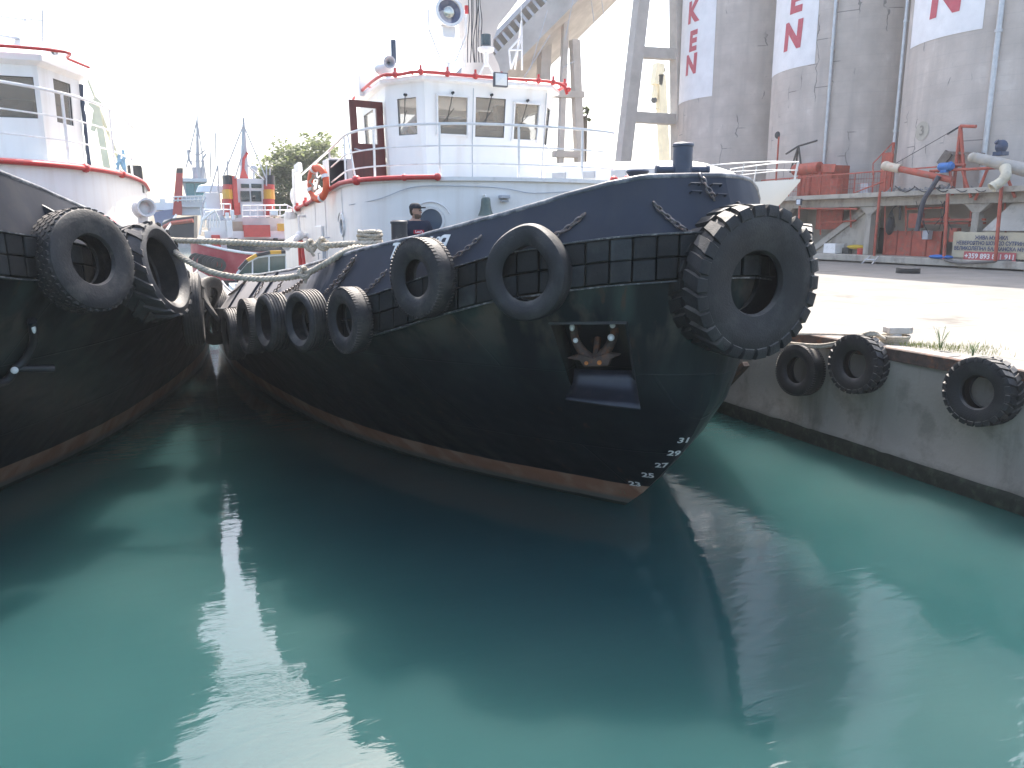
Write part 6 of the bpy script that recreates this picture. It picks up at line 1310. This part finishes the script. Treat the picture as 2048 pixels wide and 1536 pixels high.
# ================================================================ concrete trestle tower and conveyor gallery
TRC = conc('trestle_concrete', (.52,.48,.43), alt=(.40,.37,.33), altamt=.5, altscale=.6)
def prectbeam(mb, a, b, w_, h_=None): mb.beam(a, b, w_, h_ or w_, up=(0,1,.01))
Yt = 47.
tw = thing('trestle_tower', 'tall concrete trestle with a leaning leg and crossbeams beside the farthest silo', 'trestle', onY(1245,335,Yt))
mb = MB(); prectbeam(mb, onY(1238,395,Yt), onY(1290,-60,Yt), .85, .8); mb.part('leg', TRC, tw, bevel=.03)
mb = MB(); prectbeam(mb, onY(1358,395,Yt), onY(1355,-60,Yt), .8, .9); mb.part('leg', TRC, tw, bevel=.03)
for y in (108,238): mb = MB(); prectbeam(mb, onY(1262,y-4,Yt), onY(1360,y+2,Yt), .7, .6); mb.part('crossbeam', TRC, tw, bevel=.03)
gl = thing('conveyor_gallery', 'sloping concrete conveyor gallery on slender legs rising towards the silo tops', 'conveyor', onY(1150,350,52))
def gal(px, py, Y): return onY(px, py, Y)
# inclined box: near side parapet, underside and window band
A = gal(985,205,58); B = gal(1335,-145,50); d_ = (B-A).normalized(); side = d_.cross(Vector((0,0,1))).normalized(); upv = side.cross(d_)
if side.y > 0: side = -side
W2 = 3.2; Hh = 2.6
def gp(t, s_, u): return A.lerp(B, t)+side*(s_*W2)+upv*u
mb = MB(); mb.hexa([gp(-.5,-1,-.2),gp(-.5,1,-.2),gp(1,1,-.2),gp(1,-1,-.2),gp(-.5,-1,0),gp(-.5,1,0),gp(1,1,0),gp(1,-1,0)]); mb.hexa([gp(-.5,.93,0),gp(-.5,1.,0),gp(1,1.,0),gp(1,.93,0),gp(-.5,.93,1.3),gp(-.5,1.,1.3),gp(1,1.,1.3),gp(1,.93,1.3)]); mb.hexa([gp(-.5,-1,0),gp(-.5,-.93,0),gp(1,-.93,0),gp(1,-1,0),gp(-.5,-1,1.3),gp(-.5,-.93,1.3),gp(1,-.93,1.3),gp(1,-1,1.3)]); mb.part('gallery_trough', TRC, gl)
mb = MB()
for i in range(43):
    t0 = -.5+i*.035; mb.hexa([gp(t0,.94,1.3),gp(t0,1,1.3),gp(t0+.012,1,1.3),gp(t0+.012,.94,1.3),gp(t0,.94,2.1),gp(t0,1,2.1),gp(t0+.012,1,2.1),gp(t0+.012,.94,2.1)])
mb.hexa([gp(-.5,-1.05,2.1),gp(-.5,1.05,2.1),gp(1,1.05,2.1),gp(1,-1.05,2.1),gp(-.5,-1.05,2.4),gp(-.5,1.05,2.4),gp(1,1.05,2.4),gp(1,-1.05,2.4)]); mb.part('window_band', GREYP, gl)
for (x0, y0_, x1, y1_, Y, w_) in ((1117,360,1133,-20,53.,.42),(1163,360,1149,80,53.,.62),(1083,200,1090,70,55.,.8)):
    mb = MB(); prectbeam(mb, onY(x0,y0_+60,Y), onY(x1,y1_,Y), w_); mb.part('leg', TRC, gl, bevel=.02)
for y in (188,308): mb = MB(); prectbeam(mb, onY(1108,y,53), onY(1165,y+2,53), .45, .7); mb.part('crossbeam', TRC, gl)
mb = MB()
for (a, b_) in (((1060,140),(1095,20)),((1130,80),(1150,-20)),((1190,60),(1180,-20)),((1045,160),(1100,70)),((1126,135),(1150,122)),((1208,30),(1200,-20))): mb.tube([onY(*a,50), onY(*b_,50)], .03, 4)
tag(mb.part('overhead_wire', GREYP), 'thin stay wires crossing in front of the conveyor gallery', 'wire')
# ================================================================ yacht behind the bow
YT = M('yacht_gelcoat', (.74,.72,.66), .35, .03, 2, .0)
yb = Vector((14.6,15.6,0)); ys = Vector((10.4,22.4,0)); dy_ = (ys-yb).normalized(); sd_ = Vector((dy_.y,-dy_.x,0)); Ly = (ys-yb).length
ya = thing('yacht', 'cream and white yacht laid up on the quay behind the tug bow', 'yacht', yb.lerp(ys,.5)+Vector((0,0,QZ)))
zbow = onY(1590,358,15.6).z; rings = []
for t, w_, zt_, zb_ in ((0,.02,zbow,zbow-.06),(.05,.16,zbow-.02,zbow-.55),(.12,.42,zbow-.05,zbow-1.15),(.25,.9,zbow-.1,2.7),(.45,1.3,zbow-.17,2.4),(.7,1.4,zbow-.2,2.4),(1.,1.1,zbow-.2,2.7)):
    c_ = yb+dy_*Ly*t; rings.append([c_+sd_*(w_*s_)+Vector((0,0,z)) for s_, z in ((-1,zt_),(-.93,zt_-.35*(zt_-zb_)),(-.6,zb_+.25*(zt_-zb_)),(0,zb_),(.6,zb_+.25*(zt_-zb_)),(.93,zt_-.35*(zt_-zb_)),(1,zt_))])
mb = MB(); mb.loft(rings); mb.part('hull', YT, ya, smooth=50)
rings = []
for t, w_, h in ((.16,.35,.0),(.24,.68,.42),(.34,.85,.68),(.75,.95,.78),(.98,.85,.78),(1.0,.85,.05)):
    c_ = yb+dy_*Ly*t; z = zbow-.14; rings.append([c_+sd_*(w_*s_)+Vector((0,0,z+q_*h)) for s_, q_ in ((-1,-.15),(-.93,.7),(-.7,1),(.7,1),(.93,.7),(1,-.15))])
mb = MB(); mb.loft(rings); cb = mb.part('cabin', WHITE, ya, smooth=35, bevel=.01)
mb = MB()
for t in (.46,.58,.70,.82):
    for s_ in (-1,1):
        c_ = yb+dy_*Ly*t+sd_*(s_*.90)+Vector((0,0,zbow+.26)); mb.beam(c_-dy_*.22, c_+dy_*.22, .05, .2)
mb.part('cabin_window', GREYP, cb, bevel=.01, split=True)
mb = MB()
for s_ in (-1,1):
    pth = [yb+dy_*Ly*t+sd_*(w_*s_)+Vector((0,0,zbow+h)) for t, w_, h in ((.01,.05,.42),(.08,.26,.44),(.16,.5,.42),(.26,.78,.38),(.29,.86,-.08))]
    mb.tube(pth, .016, 6)
    mb.tube([p-Vector((0,0,.2)) for p in pth[:4]], .010, 5)
    for p in pth[:4:2]: mb.tube([p, p+dy_*.06-Vector((0,0,.46))], .013, 5)
mb.part('pulpit_rail', STEELP, ya, smooth=60)
mb = MB()
for t in (.3,.75):
    for s_ in (-1,1): c_ = yb+dy_*Ly*t+sd_*(s_*.7); mb.tube([Vector((c_.x,c_.y,2.6)), Vector((c_.x,c_.y,QZ))+sd_*s_*.4], .06, 6)
mb.part('cradle', RUST, ya, split=True)
# ================================================================ background boats and cranes
def qbox(mb, x0, y0, x1, y1, Y, dep):
    a = onY(x0,y1,Y); b = onY(x1,y0,Y); return mb.box((a.x,Y,a.z),(b.x,Y+dep,b.z))
YEL = M('funnel_yellow', (.65,.35,.04), .5, .08, 4); FRED = M('funnel_red', (.50,.06,.05), .5, .1, 4); FBL = M('funnel_black', (.02,.022,.03), .5, .1, 4); HRED = M('red_hull_paint', (.42,.035,.05), .4, .1, 1, alt=(.5,.2,.2), altamt=.3, altscale=1)
BW = M('far_white_paint', (.68,.70,.72), .5, .05, 1)
Yb = 40.
bt = thing('tugboat', 'red hulled tug with black, red and yellow banded twin funnels', 'tugboat', onY(470,540,Yb), 'moored boats in the background')
# hull: rounded near end at left
cN = onY(385,514,Yb); zt_ = cN.z; pts = []
for a_ in range(13):
    t = math.pi*(a_/12); pts.append((cN.x+3.2-3.2*math.sin(t), Yb+2.6-2.6*math.cos(t)))
plb = [(cN.x+22,Yb)]+list(pts)+[(cN.x+22,Yb+5.2)]
mb = MB(); mb.loft([[(cN.x+3+(p[0]-cN.x-3)*.9, p[1], 0.) for p in plb],[(p[0], p[1], .9) for p in plb]]); mb.part('lower_hull', FBL, bt, smooth=50)
mb = MB(); mb.loft([[(p[0], p[1], .9) for p in plb],[(p[0]-.0, p[1], zt_+.7*max(0,1-(p[0]-cN.x)/4)**2) for p in plb]]); mb.part('bulwark', HRED, bt, smooth=50)
mb = MB(); mb.tube([(p[0]-.02, p[1]-.05, zt_+.05+.7*max(0,1-(p[0]-cN.x)/4)**2) for p in plb[:8]], .07, 6); mb.part('bulwark_rail', WHITE2, bt)
mb = MB(); qbox(mb,422,440,452,475,Yb+1.5,3); qbox(mb,452,436,582,482,Yb+1.8,3); dk = mb.part('deckhouse', GREYP, bt)
mb = MB(); qbox(mb,425,442,450,500,Yb+1.3,.3); qbox(mb,410,462,582,478,Yb+1.2,.2); mb.part('engine_casing', BW, bt)
mb = MB(); qbox(mb,467,443,485,476,Yb+1.7,.2); mb.part('side_door', M('door_brown', (.3,.25,.2), .6), bt)
mb = MB(); qbox(mb,489,450,540,474,Yb+.9,.6); mb.part('red_locker', FRED, bt)
mb = MB(); qbox(mb,430,480,585,505,Yb+1.5,.5); mb.part('shelter_deck', M('dk', (.08,.08,.09), .6), bt)
mb = MB(); qbox(mb,447,484,478,503,Yb+1.42,.05); qbox(mb,485,484,582,503,Yb+1.42,.05); mb.part('lower_window', GLASSD, bt, split=True)
mb = MB(); qbox(mb,476,358,536,436,Yb+3.2,3.2); whb = mb.part('wheelhouse', BW, bt)
for r_ in ((482,382,499,403),(503,382,522,403),(482,368,498,376),(503,368,523,376)):
    mb = MB(); qbox(mb,*r_,Yb+3.14,.03); mb.part('window', GLASSD, bt)
for x0, x1, lean in ((447,468,4),(530,551,0)):
    for y0_, y1_, m_ in ((351,369,FBL),(369,379,FRED),(379,398,YEL),(398,431,FRED)):
        mb = MB(); a = onY(x0+lean*0,y1_,Yb+2.6); b = onY(x1,y0_,Yb+2.6); mb.loft([[(a.x+(b.x-a.x)*(.5+.5*math.cos(t)), Yb+3.2+.9*math.sin(t), z) for t in [2*math.pi*k/16 for k in range(16)]] for z in (a.z, b.z)]); mb.part('funnel_band', m_, bt, smooth=50)
mb = MB(); qbox(mb,469,352,473,430,Yb+2.5,.3); qbox(mb,474,405,480,429,Yb+2.65,.3); mb.part('exhaust_pipe', FRED, bt, split=True)
mb = MB()
for y0_ in (411,421,433): mb.tube([onY(485,y0_,Yb+1.2), onY(575,y0_-1,Yb+1.2)], .03, 4)
for x0 in range(485,580,15): mb.tube([onY(x0,436,Yb+1.2), onY(x0,411,Yb+1.2)], .03, 4)
for y0_ in (408,419): mb.tube([onY(440,y0_,Yb+1.2), onY(461,y0_,Yb+1.2)], .03, 4)
for x0 in (447,461): mb.tube([onY(x0,430,Yb+1.2), onY(x0,408,Yb+1.2)], .03, 4)
mb.part('railing', WHITE2, bt)
mb = MB(); p_ = onY(489,357,Yb+4.5); mb.tube([p_, onY(487,235,Yb+4.5)], [.25,.05], 8); mb.tube([onY(480,330,Yb+4.5), onY(500,330,Yb+4.5)], .04, 5); mb.tube([onY(508,365,Yb+4), onY(508,340,Yb+4)], .06, 6); mb.ball(onY(508,337,Yb+4), .2, 10, 8); mb.part('mast', GREYP, bt, smooth=50)
mb = MB(); mb.hexa([onY(x,y,Y) for x,y,Y in ((479,357,Yb+4),(497,357,Yb+4),(497,357,Yb+5),(479,357,Yb+5),(484,337,Yb+4),(489,337,Yb+4),(489,337,Yb+5),(484,337,Yb+5))]); mb.tube([onY(486,340,Yb+4.3), onY(487,318,Yb+4.3), onY(495,305,Yb+4.3)], .08, 6); mb.part('mast_foot', FRED, bt)
# white pilot-style superstructure in front at left
mb = MB(); qbox(mb,412,385,440,425,Yb+4,2); mb.lathe([(.9,0),(.75,.35),(.1,.5)], onY(428,385,Yb+5), (0,0,1), 14); qbox(mb,405,418,448,440,Yb+3.4,2); mb.part('bridge_wing', BW, bt, bevel=.05)
rnd = random.Random(3)
for nm, rect, m_ in (('ventilator',(452,425,458,440),BW),('ventilator',(463,420,468,440),BW),('life_raft',(541,421,556,431),BW),('lamp_box',(505,392,511,399),BLK),('yellow_crate',(556,447,570,462),YEL),('deck_box',(575,440,585,470),BW),('bollard',(470,476,476,484),BLK),('bollard',(548,476,556,484),BLK),('hatch',(455,441,464,476),BW),('locker',(425,470,440,500),FRED)):
    mb = MB(); qbox(mb,*rect,Yb+.85+rnd.random()*.2,.35); mb.part(nm, m_, bt, bevel=.03)
mb = MB()
for a_, b_ in (((487,250),(447,352)),((487,250),(532,356)),((487,300),(470,357)),((495,330),(528,360)),((455,352),(455,322)),((540,356),(540,335)),((533,372),(533,330)),((560,436),(590,452)),((568,408),(590,418)),((420,386),(436,330)),((436,330),(437,386)),((400,420),(412,395)),((404,440),(404,405))): mb.tube([onY(*a_,Yb+2.4), onY(*b_,Yb+2.4)], .035, 4)
mb.part('rigging', GREYP, bt, split=True)
mb = MB(); mb.tube([onY(x,y,Yb-.1) for x,y in ((405,440),(430,420),(440,445))], .06, 5); mb.tube([onY(x,y,Yb+.7) for x,y in ((399,470),(405,440),(412,425),(440,420))], .05, 5)
for k in range(7): mb.tube([onY(402+6*k,455,Yb+.7), onY(403+6*k,430,Yb+.7)], .03, 4)
mb.part('stern_railing', WHITE2, bt, split=True)
for k in range(6):
    mb = MB(); p_ = onY(392+9*k,520+2*k,Yb+1.1-.3*k); mb.lathe([(.18,-.12),(.34,-.12),(.34,.12),(.18,.12)], p_, (0,1,0), 14, closed=True); mb.part('fender_tyre', BLK, bt, smooth=40)
# pusher tug farther away
Yc = 62.
b2 = thing('tugboat', 'distant tug with tall red funnel and black fendered bow with an orange stripe', 'tugboat', onY(365,470,Yc), 'moored boats in the background')
mb = MB(); mb.loft([[onY(x,y,Y) for x,y,Y in ((328,482,Yc+1),(345,484,Yc),(388,482,Yc-.5),(395,482,Yc+5),(335,482,Yc+5))],[onY(x,y,Y) for x,y,Y in ((324,446,Yc+1),(343,437,Yc),(388,432,Yc-.5),(395,432,Yc+5),(328,440,Yc+5))]]); mb.part('hull', FBL, b2, smooth=40)
mb = MB(); a = [onY(329,454,Yc+.8),onY(345,446,Yc-.1),onY(386,441,Yc-.65)]; mb.tube(a, .16, 6); mb.part('bow_stripe', ORG, b2)
for y0_, y1_, m_ in ((336,346,FBL),(346,430,FRED)):
    mb = MB(); s_ = (430-y0_)/94; s2 = (430-y1_)/94; mb.hexa([onY(x,y,Y) for x,y,Y in ((345+8*s2,y1_,Yc+2),(364+2*s2,y1_,Yc+2),(364+2*s2,y1_,Yc+3),(345+8*s2,y1_,Yc+3),(345+8*s_,y0_,Yc+2),(364+2*s_,y0_,Yc+2),(364+2*s_,y0_,Yc+3),(345+8*s_,y0_,Yc+3))]); mb.part('funnel_band', m_, b2)
mb = MB(); qbox(mb,362,392,410,430,Yc+2.2,3); mb.hexa([onY(x,y,Y) for x,y,Y in ((372,392,Yc+2.2),(410,392,Yc+2.2),(410,392,Yc+5),(372,392,Yc+5),(364,364,Yc+2.2),(412,364,Yc+2.2),(412,364,Yc+5),(364,364,Yc+5))]); qbox(mb,366,357,414,363,Yc+1.8,3.1); mb.part('wheelhouse', BW, b2)
mb = MB(); qbox(mb,373,366,388,391,Yc+2.1,.05); qbox(mb,391,366,409,391,Yc+2.1,.05); mb.part('window', glass('teal_glass', (.12,.3,.32), .9), b2)
mb = MB(); mb.tube([onY(396,357,Yc+3), onY(394,225,Yc+3)], [.2,.05], 6); mb.tube([onY(384,330,Yc+3),onY(378,318,Yc+3),onY(376,300,Yc+3)], .1, 5); mb.tube([onY(404,350,Yc+3),onY(405,318,Yc+3),onY(412,308,Yc+3)], .08, 5)
for y0_, h in ((322,16),(335,10),(270,5),(250,4)): mb.tube([onY(394-h,y0_,Yc+3),onY(394+h,y0_,Yc+3)], .05, 4)
qbox(mb,386,335,408,356,Yc+3,1); mb.part('mast', GREYP, b2)
b3 = thing('cargo_ship', 'blue hulled ship with pale superstructure farthest away behind the tugs', 'ship', onY(325,450,95), 'moored boats in the background')
mb = MB(); mb.loft([[onY(x,y,Y) for x,y,Y in ((312,452,95),(352,452,95),(352,452,105),(312,452,105))],[onY(x,y,Y) for x,y,Y in ((306,424,95),(352,417,95),(352,417,105),(306,424,105))]]); mb.part('hull', M('far_blue', (.08,.12,.25), .5), b3)
mb = MB(); qbox(mb,312,405,350,420,96,6); qbox(mb,320,398,330,405,96,4); mb.part('superstructure', BW, b3)
# small cabin boat
Yd = 30.
b4 = thing('cabin_boat', 'small boat with green tinted windows and an orange striped canopy roof', 'boat', onY(530,560,Yd), 'moored boats in the background')
pr_ = [(470,560),(476,545),(492,526),(515,514),(545,510),(600,508),(600,560)]
mb = MB(); mb.loft([[onY(x,y,Yd) for x,y in pr_],[onY(x,y,Yd+2.2) for x,y in pr_]]); mb.part('cabin_glass', M('green_tint', (.05,.09,.085), .12, .3, 2), b4)
mb = MB(); mb.tube([onY(x,y,Yd-.03) for x,y in pr_[:6]], .05, 6)
for x0 in (505,538,572): mb.tube([onY(x0,560,Yd-.04), onY(x0,512,Yd-.04)], .03, 5)
mb.part('window_frame', BW, b4, split=True)
for i, (a_, b_) in enumerate((((478,540),(494,522)),((494,522),(513,511)),((513,511),(540,506)),((540,506),(562,505)),((562,505),(600,504)))):
    mb = MB(); mb.beam(onY(a_[0],a_[1]-1,Yd-.03), onY(b_[0],b_[1]-1,Yd-.03), .12, .16, up=(0,1,0)); mb.part('roof_stripe', YEL if i % 2 else FBL, b4)
mb = MB(); a = onY(466,575,Yd); mb.box((a.x,Yd-.3,.2),(a.x+6,Yd+2.4,a.z)); mb.part('hull', BW, b4)
# cranes
CY = M('crane_yellow', (.9,.78,.52), .6, .1, 1)
cr = thing('harbour_crane', 'pale yellow harbour crane seen between the left wheelhouse and its railing', 'crane', onY(225,360,85), 'far harbour cranes')
mb = MB(); mb.beam(onY(238,470,85), onY(193,215,85), .6, .6, up=(0,1,0)); mb.part('boom', CY, cr)
mb = MB(); mb.beam(onY(193,215,85), onY(186,262,85), .4,.4, up=(0,1,0)); mb.beam(onY(183,215,85), onY(198,200,85), .7,.7, up=(0,1,0)); mb.tube([onY(176,160,85),onY(255,360,85)], .12, 5); mb.tube([onY(190,200,85),onY(240,330,85)], .12, 5)
mb.part('jib_rigging', CY, cr)
c2_ = thing('harbour_crane', 'blue crane base behind the left tug railing', 'crane', onY(240,360,70), 'far harbour cranes')
mb = MB(); CB = M('crane_blue', (.3,.5,.62), .6)
for a_, b_ in (((232,360),(240,305)),((252,360),(246,300)),((232,330),(254,312)),((236,312),(252,345)),((228,360),(258,358))): mb.tube([onY(*a_,70), onY(*b_,70)], .12, 6)
mb.part('lattice_base', CB, c2_)
mb = MB()
for y0_ in (392,399): mb.tube([onY(345,y0_+2,Yc+1.5), onY(414,y0_,Yc+1.5)], .05, 4)
for x0 in range(348,414,8): mb.tube([onY(x0,404,Yc+1.5), onY(x0,393,Yc+1.5)], .04, 4)
mb.tube([onY(352,430,Yc+1), onY(332,462,Yc-1)], .1, 4)
mb.part('railing', WHITE2, b2)
mb = MB()
for a_, b_ in (((394,240),(372,336)),((394,240),(412,357)),((378,300),(392,310)),((410,300),(396,312)),((420,357),(422,300)),((430,330),(431,265))): mb.tube([onY(*a_,Yc+3), onY(*b_,Yc+3)], .05, 4)
mb.part('rigging', GREYP, b2, split=True)
mb = MB(); qbox(mb,364,404,408,414,Yc+1.9,.2); mb.part('white_band', BW, b2)
c3_ = thing('harbour_crane', 'yellow crane with a folded hook seen between trestle leg and farthest silo', 'crane', onY(1330,340,75), 'far harbour cranes')
mb = MB(); mb.beam(onY(1334,420,75), onY(1320,150,75), .9,.9, up=(0,1,0)); mb.beam(onY(1318,128,75), onY(1312,170,75), 1.,.9, up=(0,1,0)); mb.beam(onY(1312,170,75), onY(1308,197,75), .5,.5, up=(0,1,0)); mb.beam(onY(1310,218,75),onY(1330,218,75),.15,.15); mb.part('boom', CY, c3_)
mb = MB(); mb.ball(onY(1308,200,75), .35, 8, 6); mb.ball(onY(1325,140,75), .35, 8, 6); mb.part('hook_block', BLK, c3_)
# ================================================================ tree
def tree(px, py, Y, wpx, hpx, label, n=150):
    s_ = Y/FPX; base = onY(px, py, Y); rx = wpx*s_/2; rz = hpx*s_/2; t_ = thing('tree', label, 'tree', (base.x,Y,QZ))
    mb = MB(); mb.tube([(base.x,Y,0),(base.x+.1,Y,base.z-rz*.6),(base.x,Y,base.z)], [.35,.28,.12], 8)
    for k in range(9):
        a = random.random()*6.28; mb.tube([(base.x,Y,base.z-rz*.7+.2*k*rz*.1),(base.x+math.cos(a)*rx*.4,Y+math.sin(a)*rx*.4,base.z-rz*.2),(base.x+math.cos(a)*rx*.75,Y+math.sin(a)*rx*.75,base.z+rz*random.uniform(-.1,.5))], [.12,.08,.03], 5)
    mb.part('trunk', M('bark', (.09,.07,.05), .9, .2, 5), t_, smooth=60)
    LM = M("leaf_green", (.12,.14,.06), .55, .45, .9, alt=(.16,.17,.05), altamt=.7, altscale=.7); mb = MB()
    for i in range(n):
        while 1:
            v = Vector((random.uniform(-1,1),random.uniform(-1,1),random.uniform(-1,1)))
            if .3 < v.length < 1: break
        v *= 1-.22*noise.noise(v*2.2+Vector((3,1,4)))*1.5
        c_ = Vector((base.x+v.x*rx, Y+v.y*rx, base.z+v.z*rz)); cr_ = random.uniform(.22,.5)*rx/2.6
        for k in range(46):
            d = Vector((random.gauss(0,1),random.gauss(0,1),random.gauss(0,.7)))*cr_*.6; p = c_+d; a = Vector((random.uniform(-1,1),random.uniform(-1,1),random.uniform(-.4,.4))).normalized(); b = a.cross(Vector((random.uniform(-1,1),random.uniform(-1,1),1))).normalized(); l = random.uniform(.12,.24)
            mb.add([p-a*l, p+b*l*.5, p+a*l, p-b*l*.5], [(0,1,2,3)])
    nt_ = LM.node_tree; tb_ = nt_.nodes.new('ShaderNodeBsdfTranslucent'); mx_ = nt_.nodes.new('ShaderNodeMixShader'); mx_.inputs[0].default_value = .45; pb_ = nt_.nodes['Principled BSDF']; tb_.inputs[0].default_value = (.24,.28,.12,1)
    nt_.links.new(pb_.outputs[0], mx_.inputs[1]); nt_.links.new(tb_.outputs[0], mx_.inputs[2]); nt_.links.new(mx_.outputs[0], nt_.nodes['Material Output'].inputs[0])
    mb.part('crown', LM, t_)
tree(612,375,62.,180,185,'leafy green tree rising behind the life ring', 420)
tree(1166,232,56.,30,36,'small dark shrub top beside the thin conveyor leg', 10)
# far shore: a low breakwater so that the basin ends somewhere
mb = MB(); mb.box((-255,140,-1),(QX-.6,150,1.6)); tag(mb.part('breakwater', M('breakwater_stone', (.25,.26,.28), .9)), None, None, kind='structure')
# ================================================================ haze: one closed box of thin, even air around the whole place
def haze(dens):
    hm = bpy.data.materials.new('haze_air'); hm.use_nodes = True; t = hm.node_tree; t.nodes.remove(t.nodes['Principled BSDF'])
    pv = t.nodes.new('ShaderNodeVolumePrincipled'); pv.inputs['Density'].default_value = dens; pv.inputs['Color'].default_value = (.93,.96,1,1); pv.inputs['Anisotropy'].default_value = .3
    t.links.new(pv.outputs[0], t.nodes['Material Output'].inputs['Volume'])
    mb = MB(); mb.box((-265,-45,-3),(325,335,34)); tag(mb.part('haze', hm), None, None, kind='stuff')
haze(.0008)
print('faces', sum(len(o.data.polygons) for o in bpy.data.objects if o.type == 'MESH'))
